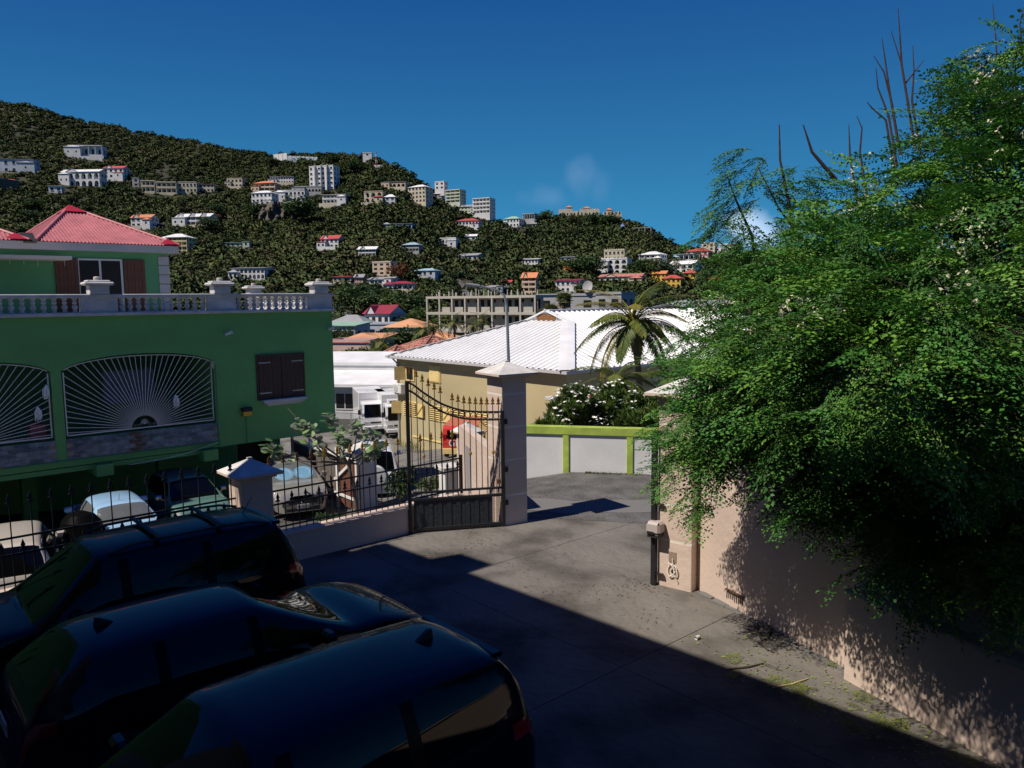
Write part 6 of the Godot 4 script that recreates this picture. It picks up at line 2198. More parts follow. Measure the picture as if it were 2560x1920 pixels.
func make_white_house() -> void:
	# white flat roofed house with a lean-to left of the yellow building
	var T := frame(Vector3(-15.6, -4.85, -64.0), Vector2(0.97, 0.2))
	var t := thing("white_house", "low white house with blue grey shaded wall behind the trucks", "house", "", T)
	var w := MB.new()
	w.box(Vector3(3.5, 1.3, -2.5), Vector3(11.0, 2.8, 5.0))
	part(t, "wall", w.mesh(), M.wallwhite)
	var rf := MB.new()
	rf.prism(PackedVector2Array([Vector2(0.75, 2.62), Vector2(0.75, 2.85), Vector2(-3.4, 3.65), Vector2(-3.4, 3.4)]), -2.3, 9.3, Transform3D(Basis(Vector3.BACK, Vector3.UP, Vector3.RIGHT), Vector3.ZERO))
	part(t, "lean_to_roof", rf.mesh(), M.roofwhite)
	var ub := MB.new()
	ub.box(Vector3(3.5, 3.2, -6.5), Vector3(11.6, 2.0, 6.4))
	part(t, "upper_wall", ub.mesh(), M.wallwhite)
	var ur := MB.new()
	ur.prism(PackedVector2Array([Vector2(-3.2, 4.05), Vector2(-3.2, 4.3), Vector2(-7.0, 5.0), Vector2(-10.2, 4.4), Vector2(-10.2, 4.1)]), -2.5, 9.5, Transform3D(Basis(Vector3.BACK, Vector3.UP, Vector3.RIGHT), Vector3.ZERO))
	part(t, "roof", ur.mesh(), M.roofwhite)
	var gb := MB.new()
	gb.tri(Vector3(3.6, 4.6, -6.6), Vector3(9.6, 4.6, -6.6), Vector3(6.6, 5.55, -6.6))
	gb.quad(Vector3(3.4, 4.55, -6.5), Vector3(6.6, 5.6, -6.5), Vector3(6.6, 5.6, -10), Vector3(3.4, 4.55, -10))
	gb.quad(Vector3(6.6, 5.6, -6.5), Vector3(9.8, 4.55, -6.5), Vector3(9.8, 4.55, -10), Vector3(6.6, 5.6, -10))
	part(t, "gable_roof", gb.mesh(), M.roofwhite)
	for x in [1.9, 5.6]:
		var o := Node3D.new()
		o.name = "window"
		t.add_child(o, true)
		var fm := MB.new()
		fm.box(Vector3(x, 2.05, 0.02), Vector3(1.7, 0.08, 0.06))
		fm.box(Vector3(x, 0.72, 0.02), Vector3(1.7, 0.08, 0.06))
		for s in [-0.81, 0.0, 0.81]:
			fm.box(Vector3(x + s, 1.385, 0.021), Vector3(0.07, 1.25, 0.06))
		part(o, "frame", fm.mesh(), M.white)
		for s in [-0.4, 0.4]:
			pbox(o, "pane", Vector3(x + s, 1.385, 0.008), Vector3(0.74, 1.25, 0.03), M.winglass)
	var dp := MB.new()
	dp.tube([Vector3(-1.6, 2.6, 0.6), Vector3(-1.6, 2.2, 0.1), Vector3(-1.6, 0.0, 0.1)], [0.06, 0.06, 0.06], 6)
	part(t, "downpipe", dp.mesh(), M.white)
	# chain link fence in front
	var F := frame(Vector3(-14.6, -4.75, -57.5), Vector2(0.93, 0.35))
	var f := thing("chain_link_fence", "grey chain link fence between the green house and the trucks", "fence", "", F)
	for k in 5:
		pbox(f, "post", Vector3(k * 1.5, 0.65, 0), Vector3(0.07, 1.4, 0.07), M.steel)
	pbox(f, "rail", Vector3(3.0, 1.3, 0), Vector3(6.1, 0.05, 0.05), M.steel)
	var wm := MB.new()
	for s in [-1.0, 1.0]:
		for k in 58:
			var x0 := -1.3 + k * 0.13
			var xa := clampf(x0, 0.0, 6.0)
			var xb := clampf(x0 + 1.25, 0.0, 6.0)
			if xb - xa < 0.05:
				continue
			var ya := (xa - x0)
			var yb := (xb - x0)
			if s < 0:
				ya = 1.25 - ya
				yb = 1.25 - yb
			wm.tube([Vector3(xa, ya + 0.03, 0.01 * s), Vector3(xb, yb + 0.03, 0.01 * s)], [0.008, 0.008], 3, false)
	var wo := part(f, "wire_mesh", wm.mesh(), M.steel)
	wo.set_meta("kind", "stuff")


func make_frame_building() -> void:
	var T := frame(Vector3(-15.3, 0, -141.0), Vector2(0.81, 0.587))
	var t := thing("concrete_frame_building", "unfinished three storey concrete building with open galleries and rebar stubs", "building", "", T)
	var W := 23.8
	var base := -4.9
	var ys := [-0.55, 2.55, 5.35]   # tops of the floor slabs
	var D := 9.0
	var nb := 8
	for y in ys:
		var s := MB.new()
		s.box(Vector3(W * 0.5, y - 0.2, -D * 0.5), Vector3(W, 0.42, D))
		part(t, "floor_slab", s.mesh(), M.concrete)
	var levels := [base, -0.55, 2.55]
	for f in 3:
		var y0: float = levels[f]
		var y1: float = ys[f] - 0.41
		for k in nb + 1:
			pbox(t, "column", Vector3(0.17 + (W - 0.34) * k / nb, (y0 + y1) * 0.5, -0.17), Vector3(0.3, y1 - y0, 0.3), M.concrete)
		var iw := MB.new()
		iw.box(Vector3(W * 0.5 + 1.9, (y0 + y1) * 0.5, -2.3), Vector3(W - 3.9, y1 - y0, 0.2))
		part(t, "inner_wall", iw.mesh(), M.concrete_in)
		for k in range(1, nb):
			var bx := 0.17 + (W - 0.34) * (k + 0.5) / nb
			pbox(t, "doorway", Vector3(bx + (0.75 if k % 2 else -0.75), y0 + (y1 - y0) * 0.44, -2.19), Vector3(0.75, (y1 - y0) * 0.86, 0.05), M.winshade)
			pbox(t, "window", Vector3(bx + (-0.55 if k % 2 else 0.55), y1 - 0.5, -2.19), Vector3(0.45, 0.5, 0.05), M.winshade)
			if f > 0:
				pbox(t, "parapet", Vector3(bx, y0 + 0.45, -0.25), Vector3((W - 0.34) / nb * 0.62, 0.9, 0.12), M.concrete)
	for k in 34:
		var x := 0.3 + (W - 0.6) * (k + r(-0.25, 0.25)) / 33.0
		var hh := r(0.45, 1.25)
		pbox(t, "rebar_stub", Vector3(x, 5.35 + hh * 0.5, -r(0.2, 2.6)), Vector3(r(0.08, 0.2), hh, 0.12), M.concrete)
	for k in 8:
		pbox(t, "joint_post", Vector3(W + 0.15, 4.2 - k * 0.4, -0.4), Vector3(0.1, 0.38, 0.1), M.rr2 if k % 2 else M.concrete)
	# satellite dish on the grey block
	var da := atan((1471.0 - 1280.0) / 1950.0)
	var ds := thing("satellite_dish", "big pale satellite dish on the grey block", "dish", "", Transform3D(Basis(Vector3.UP, -da - 0.25) * Basis(Vector3.RIGHT, -0.3), Vector3(148.0 * tan(da), 6.85, -148.0)))
	var dm := MB.new()
	var prof := []
	for k in 9:
		var u := k / 8.0
		prof.append(Vector2(1.15 * u, 0.28 * u * u))
	for k in 9:
		var u := 1.0 - k / 8.0
		prof.append(Vector2(1.15 * u, 0.28 * u * u + 0.03))
	prof.reverse()
	dm.lathe(prof, 20)
	part(ds, "reflector", dm.mesh(), M.wG, Transform3D(Basis(Vector3.RIGHT, PI / 2).scaled(Vector3(0.85, 1, 1)), Vector3.ZERO))
	var dl := MB.new()
	dl.tube([Vector3(0, -1.0, 0.2), Vector3(0.1, -0.1, 0.95)], [0.03, 0.02], 5)
	dl.tube([Vector3(0, 0, -0.1), Vector3(0, -1.55, -0.5)], [0.08, 0.08], 6)
	part(ds, "feed_arm", dl.mesh(), M.fascia)


func make_hill_extras() -> void:
	var at := func(px: float, rr: float) -> Vector3:
		var a := atan((px - 1280.0) / 1950.0)
		var p := Vector3(rr * sin(a), 0, -rr * cos(a))
		p.y = hill(p.x, p.z)
		return p
	# retaining wall on the skyline
	var p0: Vector3 = at.call(706, 640)
	var p1: Vector3 = at.call(738, 632)
	var p2: Vector3 = at.call(812, 622)
	var k := 0
	for e in [[p0, p1, 3], [p1, p2, 7]]:
		var a: Vector3 = e[0]
		var b: Vector3 = e[1]
		var t := thing("skyline_wall", ["short white end of the concrete wall on the hilltop skyline", "long pale panelled concrete wall on the hilltop skyline"][k], "wall", "", frame(a, Vector2(b.x - a.x, b.z - a.z)))
		var L := Vector2(b.x - a.x, b.z - a.z).length()
		var np: int = e[2]
		for q in np:
			pbox(t, "panel", Vector3(L * (q + 0.5) / np, 2.4 - 0.3 * k - q * 0.28 * k, 0), Vector3(L / np - 0.1, 5.2, 0.3), M.wB if k else M.wW)
			pbox(t, "post", Vector3(L * q / np, 2.5 - 0.3 * k - q * 0.28 * k, 0.1), Vector3(0.45, 5.3, 0.5), M.wW)
		k += 1
	# red and white mast
	var mp: Vector3 = at.call(955.5, 566)
	var t2 := thing("radio_mast", "red and white lattice mast on the right shoulder of the hill", "mast", "", Transform3D(Basis(), mp))
	for j in 6:
		var m := MB.new()
		var y0 := j * 1.9
		var w0 := 0.85 - j * 0.11
		var w1 := w0 - 0.11
		for c in 4:
			var an := TAU * c / 4.0 + 0.4
			var an2 := TAU * (c + 1) / 4.0 + 0.4
			m.tube([Vector3(cos(an) * w0, y0, sin(an) * w0), Vector3(cos(an) * w1, y0 + 1.9, sin(an) * w1)], [0.1, 0.1], 4, false)
			m.tube([Vector3(cos(an) * w0, y0, sin(an) * w0), Vector3(cos(an2) * w1, y0 + 1.9, sin(an2) * w1)], [0.06, 0.06], 4, false)
		part(t2, "mast_section", m.mesh(), M.rr if j % 2 == 1 else M.wW)
	# the hotel on the right hill
	var h0: Vector3 = at.call(1455, 530)
	var tt := thing("hilltop_hotel", "long cream hotel with red tower roofs on the right hilltop", "hotel", "", Transform3D(Basis(Vector3.UP, -0.09), h0))
	for b in [[-11.5, 7.0, 7.6, 1, 5.5], [-4.5, 7.0, 6.2, 0, 0.0], [5.5, 13.0, 7.4, 0, 0.0], [20.5, 12.0, 5.2, 0, 0.0]]:
		var bw := MB.new()
		bw.box(Vector3(b[0], b[2] * 0.5 - 1.5, -4), Vector3(b[1], b[2] + 3.0, 8))
		part(tt, "block", bw.mesh(), M.wC)
		var n := int(b[1] / 2.2)
		for f in 2:
			for c in n:
				pbox(tt, "window", Vector3(b[0] - b[1] * 0.5 + b[1] * (c + 0.5) / n, 1.6 + f * 2.9, 0.0), Vector3(0.9, 1.5, 0.14), M.winglass)
		for c in int(b[1] / 1.6):
			pbox(tt, "merlon", Vector3(b[0] - b[1] * 0.5 + 0.5 + c * 1.6, b[2] + 0.25, -0.2), Vector3(0.7, 0.5, 0.4), M.wC)
	for tw in [[-8.2, 9.2, 4.6], [3.6, 8.4, 5.4], [18.5, 7.0, 4.2], [23.5, 4.4, 5.0]]:
		var bm := MB.new()
		bm.box(Vector3(tw[0], tw[1] * 0.5, -3.5), Vector3(tw[2] * 0.8, tw[1], tw[2] * 0.8))
		part(tt, "tower", bm.mesh(), M.wP)
		var rm := MB.new()
		var e: float = tw[2] * 0.5
		var pk := Vector3(tw[0], tw[1] + 1.3, -3.5)
		var cs := [Vector3(tw[0] - e, tw[1], -3.5 + e), Vector3(tw[0] + e, tw[1], -3.5 + e), Vector3(tw[0] + e, tw[1], -3.5 - e), Vector3(tw[0] - e, tw[1], -3.5 - e)]
		for c in 4:
			rm.tri(cs[c], cs[(c + 1) % 4], pk)
		part(tt, "tower_roof", rm.mesh(), M.ro)
	# blue and white gazebo on a terrace, ruin beside it
	var gz: Vector3 = at.call(1558, 470)
	gz.y += 1.2
	var g := thing("gazebo", "white gazebo with blue roof on a terrace below the hotel", "gazebo", "", Transform3D(Basis(Vector3.UP, -0.12), gz))
	pbox(g, "terrace", Vector3(0, -1.5, 0), Vector3(10.5, 3.0, 4.0), M.wG)
	pbox(g, "parapet", Vector3(0, 0.35, 1.9), Vector3(10.5, 0.7, 0.2), M.wW)
	for c in 6:
		var an := TAU * c / 6.0
		pbox(g, "column", Vector3(-0.3 + cos(an) * 1.1, 1.2, sin(an) * 1.1), Vector3(0.24, 2.4, 0.24), M.wW)
	var gr := MB.new()
	gr.lathe([Vector2(1.5, 2.3), Vector2(0.8, 3.1), Vector2(0.3, 3.5), Vector2(0.12, 4.4), Vector2(0.0, 4.6)], 8, Vector3(-0.3, 0, 0), false)
	part(g, "roof", gr.mesh(), sm("gazebo_blue", Color(0.12, 0.22, 0.5), 0.6))
	var rn: Vector3 = at.call(1604, 462)
	rn.y += 1.0
	var ru := thing("stone_ruin", "dark stone ruin with open slab below the right hilltop", "ruin", "", Transform3D(Basis(Vector3.UP, -0.2), rn))
	pbox(ru, "slab", Vector3(0, 3.0, 0), Vector3(11, 0.3, 5), M.wG)
	pbox(ru, "stone_wall", Vector3(1.0, -1.0, -0.6), Vector3(9, 5.5, 3), M.rock)
	for c in 4:
		pbox(ru, "column", Vector3(-5.0 + c * 3.4, 0.4, 2.2), Vector3(0.4, 5.2, 0.4), M.wG)
	# retaining walls of the saddle
	for q in [[1294, 478, 7.0, 2.0, "white retaining wall below the saddle villa"], [1262, 470, 12.0, 3.4, "long stone retaining wall below the saddle"], [1308, 463, 5.0, 6.0, "high stone buttress wall below the saddle"], [30, 560, 22.0, 9.0, "grey cut slope wall at the left picture edge"]]:
		var p: Vector3 = at.call(q[0], q[1])
		var w := thing("retaining_wall", q[4], "wall", "", Transform3D(Basis(Vector3.UP, -atan((q[0] - 1280.0) / 1950.0)), p))
		var wm := MB.new()
		wm.prism(PackedVector2Array([Vector2(-q[2] * 0.5, -3.0), Vector2(q[2] * 0.5, -3.0), Vector2(q[2] * 0.47, q[3] * 0.8), Vector2(-q[2] * 0.49, q[3])]), -1.6, 0.4)
		part(w, "wall", wm.mesh(), M.wW if q[0] == 1294 else M.rock)
		var cp := MB.new()
		cp.box(Vector3(0, q[3] * 0.9 + 0.1, -0.6), Vector3(q[2], 0.3, 2.2), Basis(Vector3.BACK, -0.2 * q[3] / q[2]))
		part(w, "coping", cp.mesh(), M.wG)
	# cliff below the white villa cluster
	var cl: Vector3 = at.call(708, 470)
	var cm := MB.new()
	var fn := FastNoiseLite.new()
	fn.frequency = 0.09
	fn.fractal_octaves = 4
	fn.seed = 21
	var nx := 26
	var ny := 16
	var grid := []
	for i in nx + 1:
		var col := []
		for j in ny + 1:
			var x := -11.0 + 22.0 * i / nx
			var y := -6.0 + 18.0 * j / ny
			var env := sqrt(maxf(0.0, 1.0 - pow(x / 11.0, 2)))
			col.append(cl + Basis(Vector3.UP, 0.28) * Vector3(x, y * env, 3.5 * env + fn.get_noise_2d(x * 2.2, y * 1.1) * 5.5 - j * 0.35))
		grid.append(col)
	for i in nx:
		for j in ny:
			cm.quad(grid[i][j], grid[i + 1][j], grid[i + 1][j + 1], grid[i][j + 1])
	struct("cliff", cm.mesh(), M.rock, "bare brown rock cliff below the white villa cluster")
	# lane climbing behind the concrete building
	var lm := MB.new()
	for s in 12:
		var q := []
		for e in [[s, -1], [s, 1], [s + 1, 1], [s + 1, -1]]:
			var px: float = lerpf(1186, 1150, e[0] / 12.0) + e[1] * lerpf(14, 4, e[0] / 12.0)
			var rr: float = lerpf(262, 330, e[0] / 12.0)
			var p: Vector3 = at.call(px, rr)
			p.y += 0.5
			q.append(p)
		lm.quad(q[0], q[1], q[2], q[3])
	struct("hill_road", lm.mesh(), M.asphalt, "grey lane climbing the foot of the hill")
	for px in [[1136, 355.0, "wooden power pole left of the grey gabled roof"], [1149, 300.0, "wooden power pole beside the climbing lane"], [1396, 345.0, "wooden power pole left of the orange shed"]]:
		var p: Vector3 = at.call(px[0], px[1])
		var t := thing("power_pole", px[2], "pole", "power poles on the slope", Transform3D(Basis(), p))
		var m := MB.new()
		m.tube([Vector3(0, -0.5, 0), Vector3(0.1, 9.0, 0)], [0.16, 0.1], 6)
		part(t, "pole", m.mesh(), M.bark)
		pbox(t, "crossarm", Vector3(0.1, 8.4, 0), Vector3(1.8, 0.14, 0.14), M.bark)


# ---------------------------------------------------------------- plants

func leaf_quad(m: MB, p: Vector3, along: Vector3, nrm: Vector3, length: float, width: float) -> void:   # pointed leaf of two faces folded a little along its midrib
	var side := along.cross(nrm).normalized()
	var a := p
	var b := p + along * length * 0.5 + side * width * 0.5 + nrm * width * 0.12
	var c := p + along * length
	var d := p + along * length * 0.5 - side * width * 0.5 + nrm * width * 0.12
	m.tri(a, b, c)
	m.tri(a, c, d)


func rand_dir(g: RandomNumberGenerator) -> Vector3:
	var z := g.randf_range(-1, 1)
	var a := g.randf() * TAU
	var q := sqrt(1.0 - z * z)
	return Vector3(q * cos(a), z, q * sin(a))


func crown_mesh(sd: int, blobs: int, per: int, leaf: float, c0: Color, c1: Color, flat := 0.75, soft := false) -> ArrayMesh:
	# a crown about one unit in radius: leaves spread over several uneven clumps
	var g := RandomNumberGenerator.new()
	g.seed = sd
	var m := MB.new()
	m.tinted = true
	for b in blobs:
		var d := rand_dir(g)
		d.y = d.y * 0.8 + 0.15
		var c := d * g.randf_range(0.3, 0.72)
		c.y *= flat
		var rad := g.randf_range(0.26, 0.46)
		var tone := g.randf()
		for k in per:
			var q := rand_dir(g)
			var p := c + q * rad * pow(g.randf(), 0.35)
			p.y *= 1.0
			var al := (q + rand_dir(g) * 0.9 + Vector3(0, -0.3, 0)).normalized()
			var nn := (q * 0.7 + Vector3(0, 0.6, 0) + rand_dir(g) * 0.6).normalized()
			var s := leaf * g.randf_range(0.6, 1.4)
			m.tint = c0.lerp(c1, clampf(tone * 0.6 + g.randf() * 0.5, 0, 1))
			leaf_quad(m, p, al, nn, s, s * 0.6)
			if soft:   # leaves of a far clump catch the light as the clump does
				var face := (q + c * 0.6 + Vector3(0, 0.25, 0)).normalized()
				for e in range(m.n.size() - 6, m.n.size()):
					m.n[e] = face
	return m.mesh()


var crowns := {}


func make_crowns() -> void:
	var dk := Color(0.016, 0.038, 0.012)
	var md := Color(0.045, 0.085, 0.02)
	var ol := Color(0.075, 0.085, 0.028)
	var br := Color(0.09, 0.14, 0.03)
	crowns.dark = [crown_mesh(1, 16, 70, 0.17, dk, md), crown_mesh(2, 16, 70, 0.17, dk, md)]
	crowns.mid = [crown_mesh(3, 16, 70, 0.17, md * 0.6, br), crown_mesh(4, 15, 70, 0.18, md * 0.7, br * 0.9)]
	crowns.olive = [crown_mesh(5, 14, 60, 0.17, Color(0.035, 0.045, 0.016), ol), crown_mesh(6, 14, 60, 0.16, Color(0.035, 0.045, 0.016), ol)]
	crowns.red = [crown_mesh(7, 14, 60, 0.17, Color(0.08, 0.03, 0.012), Color(0.16, 0.06, 0.02))]


func tree(called: String, label: String, group: String, at: Vector3, h: float, wr: float, kind: String, sd: int) -> void:
	var t := thing(called, label, "tree", group, Transform3D(Basis(Vector3.UP, sd * 1.7), at))
	var g := RandomNumberGenerator.new()
	g.seed = sd
	var m := MB.new()
	var th := h * 0.55
	m.tube([Vector3(0, -0.4, 0), Vector3(0.05 * h, th * 0.5, 0), Vector3(0, th, 0.03 * h)], [h * 0.035, h * 0.028, h * 0.018], 7)
	for k in 4:
		var an := TAU * k / 4.0 + g.randf()
		m.tube([Vector3(0.02 * h, th * 0.7, 0.01 * h), Vector3(cos(an) * wr * 0.3, th * 1.0, sin(an) * wr * 0.3), Vector3(cos(an) * wr * 0.6, h * 0.75, sin(an) * wr * 0.6)], [h * 0.018, h * 0.012, h * 0.005], 5)
	part(t, "trunk", m.mesh(), M.bark)
	var cm: Array = crowns[kind]
	var c := h * 0.62
	part(t, "crown", cm[sd % cm.size()], M.leaf, Transform3D(Basis(Vector3.UP, g.randf() * TAU).scaled(Vector3(wr, h * 0.45, wr)), Vector3(0, c, 0)))


func frond_mesh(sd: int, n: int, droop: float, c0: Color, c1: Color, leaflet: float, width := 0.02) -> ArrayMesh:   # feather palm frond one unit long, growing along +x
	var g := RandomNumberGenerator.new()
	g.seed = sd
	var m := MB.new()
	m.tinted = true
	m.tint = c1
	var pts := []
	var rad := []
	for k in 13:
		var u := k / 12.0
		pts.append(Vector3(u * (1.0 - 0.18 * u * droop), 0.32 * u - (0.32 + 0.55 * droop) * u * u, 0))
		rad.append(lerpf(0.012, 0.003, u))
	m.tube(pts, rad, 5, false)
	for k in n:
		var u := 0.12 + 0.88 * k / n
		var f := u * 12.0
		var i := mini(int(f), 11)
		var p: Vector3 = pts[i].lerp(pts[i + 1], f - i)
		var tg: Vector3 = (pts[i + 1] - pts[i]).normalized()
		var ln := leaflet * sin(PI * clampf(0.12 + u * 0.8, 0, 1)) * g.randf_range(0.85, 1.1)
		for s in [-1.0, 1.0]:
			m.tint = c0.lerp(c1, g.randf())
			var al: Vector3 = (tg * 0.55 + Vector3(0, -0.55 - 0.3 * g.randf(), s * 0.75)).normalized()
			leaf_quad(m, p, al, Vector3(0, 0.8, -s * 0.5).normalized(), ln, width)
	return m.mesh()


var fronds := []


func palm(label: String, group: String, at: Vector3, h: float, fl: float, n: int, sd: int, fm: Array, lean := Vector3.ZERO, called := "palm_tree") -> Node3D:
	var t := thing(called, label, "palm", group, Transform3D(Basis(), at))
	var g := RandomNumberGenerator.new()
	g.seed = sd
	var m := MB.new()
	var top := Vector3(lean.x, h, lean.z)
	m.tube([Vector3(0, -0.3, 0), Vector3(lean.x * 0.2, h * 0.35, lean.z * 0.2), Vector3(lean.x * 0.6, h * 0.7, lean.z * 0.6), top], [0.05 * fl + 0.08, 0.04 * fl + 0.05, 0.035 * fl + 0.04, 0.04 * fl + 0.04], 8)
	part(t, "trunk", m.mesh(), M.palebark)
	for k in n:
		var an := k * 2.39996 + g.randf() * 0.4
		var pitch := lerpf(1.3, -0.45, float(k) / n) + g.randf_range(-0.12, 0.12)
		var B := Basis(Vector3.UP, an) * Basis(Vector3.BACK, pitch)
		var s := fl * g.randf_range(0.85, 1.1)
		part(t, "frond", fm[k % fm.size()], M.leaf, Transform3D(B.scaled_local(Vector3(s, s, s)), top))
	return t


func make_town_plants() -> void:
	fronds = [frond_mesh(31, 34, 0.7, Color(0.05, 0.085, 0.02), Color(0.13, 0.16, 0.03), 0.3), frond_mesh(32, 34, 1.1, Color(0.07, 0.09, 0.02), Color(0.2, 0.18, 0.04), 0.28), frond_mesh(33, 34, 0.9, Color(0.035, 0.075, 0.02), Color(0.1, 0.14, 0.03), 0.3)]
	var at := func(px: float, rr: float) -> Vector3:
		var a := atan((px - 1280.0) / 1950.0)
		var p := Vector3(rr * sin(a), 0, -rr * cos(a))
		p.y = hill(p.x, p.z)
		return p
	# picture column, distance, height, half width, kind, label
	var trees := [
		[890, 236, 11.0, 7.5, "dark", "broad dark tree above the maroon roofed house"],
		[925, 228, 10.0, 6.0, "dark", "dark tree right of the broad dark tree"],
		[985, 222, 9.5, 6.0, "mid", "green tree left of the concrete frame"],
		[1030, 215, 10.5, 5.5, "dark", "tall dark tree just left of the concrete frame"],
		[1050, 190, 7.5, 4.5, "mid", "rounded tree behind the orange hip roofs"],
		[1015, 190, 6.0, 4.5, "dark", "low dark tree behind the wide orange roof"],
		[975, 120, 5.4, 3.2, "dark", "left half of the dense dark hedge tree before the orange roof"],
		[1005, 121, 5.8, 3.2, "dark", "middle of the dense dark hedge trees before the orange roof"],
		[1035, 122, 5.4, 3.0, "dark", "right end of the dense dark hedge trees before the orange roof"],
		[845, 140, 5.4, 3.0, "dark", "dark round tree at the green house corner below the mint roof"],
		[868, 138, 5.0, 2.6, "olive", "brownish tree right of the mint green roof"],
		[865, 92, 4.3, 2.4, "mid", "clipped hedge tree beside the red walled house"],
		[895, 93, 4.2, 2.2, "dark", "clipped dark hedge tree in front of the small orange roof"],
		[925, 92, 4.4, 2.4, "mid", "clipped hedge tree left of the drooping palm"],
		[955, 100, 4.6, 2.2, "mid", "yellow green tree behind the drooping palm"],
		[880, 74, 4.0, 1.8, "mid", "bush tree leaning over the green hut roof"],
		[1455, 290, 6.5, 4.2, "dark", "round dark tree beside the maroon shed roof"],
		[1370, 255, 6.5, 3.6, "mid", "bright green tree right of the tall peach house"],
		[1480, 335, 10.5, 7.5, "dark", "big dark tree left of the crenellated house"],
		[1440, 345, 8.0, 6.0, "dark", "dark tree above the long pink roofed house"],
		[1625, 345, 9.0, 7.5, "mid", "wide green tree behind the yellow houses"],
		[1660, 350, 8.0, 6.0, "dark", "dark tree above the yellow houses"],
		[1590, 340, 7.5, 5.0, "dark", "dark tree left of the yellow houses"],
		[1670, 150, 8.5, 3.5, "dark", "dark tree between grey block and yellow houses"],
		[1500, 240, 6.5, 4.0, "dark", "dark tree behind the big satellite dish"],
		[1545, 250, 7.5, 4.5, "mid", "green tree below the long pink roofed house"],
		[1003, 305, 8.5, 5.2, "red", "rusty red flamboyant tree right of the square peach block"],
		[1300, 250, 6.0, 3.6, "dark", "dark tree right of the low red roof"],
		[660, 480, 11.0, 9.0, "dark", "dark tree crowning the cliff"],
		[770, 455, 17.0, 11.0, "dark", "very large dark tree right of the cliff"],
		[745, 470, 12.0, 7.0, "dark", "dark tree at the right edge of the cliff"],
		[850, 560, 12.0, 9.0, "dark", "dark tree right of the tall white block"],
		[905, 560, 11.0, 8.0, "dark", "dark tree under the summit hut"],
		[700, 622, 8.0, 6.0, "dark", "dark tree at the left end of the skyline wall"],
		[850, 600, 9.0, 7.0, "dark", "dark tree right of the skyline wall"],
		[1490, 500, 10.0, 7.5, "dark", "dark tree in front of the hotel"],
		[1520, 490, 9.0, 7.0, "dark", "dark tree right below the hotel"],
		[1440, 505, 8.0, 6.0, "olive", "olive tree left below the hotel"],
		[1600, 500, 9.0, 8.0, "dark", "dark tree at the right end of the hotel hill"],
		[1370, 510, 9.0, 6.0, "mid", "tree on the skyline left of the hotel"],
		[560, 480, 9.0, 6.5, "dark", "dark tree below the cream villa"],
		[550, 468, 6.0, 4.5, "red", "red flowering tree above the dark round tree"],
		[540, 440, 9.5, 6.5, "dark", "dark round tree right of the three gabled villa"],
		[110, 500, 9.0, 7.5, "dark", "dark tree left of the arched villa"],
		[100, 470, 7.0, 6.0, "dark", "dark tree below the left villa"],
	]
	var sd := 100
	for q in trees:
		sd += 1
		tree("tree", q[5], "trees among the town houses", at.call(q[0], q[1]), q[2], q[3], q[4], sd)
	var palms := [
		[840, 226, 7.5, 3.6, "palm standing against the green house corner pier"],
		[1055, 255, 6.5, 3.0, "palm right of the maroon hip roof"],
		[1008, 200, 6.0, 3.0, "leaning palm before the dark trees"],
		[957, 84, 4.8, 2.6, "drooping yellowish palm left of the terracotta roofs"],
		[935, 80, 3.2, 2.4, "low golden palm behind the white house roof"],
		[1062, 108, 5.2, 2.6, "left palm below the concrete frame"],
		[1085, 110, 5.6, 2.6, "middle palm below the concrete frame"],
		[1138, 112, 6.0, 2.6, "right palm below the concrete frame"],
		[1185, 112, 5.6, 2.2, "small palm at the foot of the concrete frame"],
		[1208, 114, 6.4, 2.4, "dark palm at the right foot of the concrete frame"],
		[1530, 520, 7.5, 4.0, "left palm before the hotel"],
		[1545, 518, 7.5, 4.0, "right palm before the hotel"],
		[1575, 375, 7.0, 4.5, "left palm between cream block and white villa"],
		[1600, 378, 7.5, 4.5, "right palm between cream block and white villa"],
		[470, 500, 7.0, 4.5, "palm in front of the hillside apartment row"],
		[550, 330, 7.0, 4.0, "palm left of the long dark arcade house"],
		[1690, 370, 7.0, 4.0, "palm left of the blue porch house"],
	]
	for q in palms:
		sd += 1
		palm(q[4], "palms among the town houses", at.call(q[0], q[1]), q[2], q[3], 15, sd, fronds)
	# fan palms in front of the grey block
	var fan := MB.new()
	fan.tinted = true
	var g := RandomNumberGenerator.new()
	g.seed = 77
	for k in 17:
		var an := lerpf(-2.3, 2.3, k / 16.0)
		fan.tint = Color(0.06, 0.085, 0.025).lerp(Color(0.16, 0.16, 0.05), g.randf())
		leaf_quad(fan, Vector3.ZERO, Vector3(cos(an), -0.12 - 0.1 * absf(an), sin(an)).normalized(), Vector3.UP, g.randf_range(0.85, 1.05), 0.17)
	var dead := MB.new()
	dead.tinted = true
	for k in 13:
		var an := lerpf(-1.9, 1.9, k / 12.0)
		dead.tint = Color(0.2, 0.13, 0.06).lerp(Color(0.3, 0.22, 0.12), g.randf())
		leaf_quad(dead, Vector3.ZERO, Vector3(cos(an), -0.5, sin(an)).normalized(), Vector3.UP, g.randf_range(0.8, 1.0), 0.16)
	var fanm := [fan.mesh(), dead.mesh()]
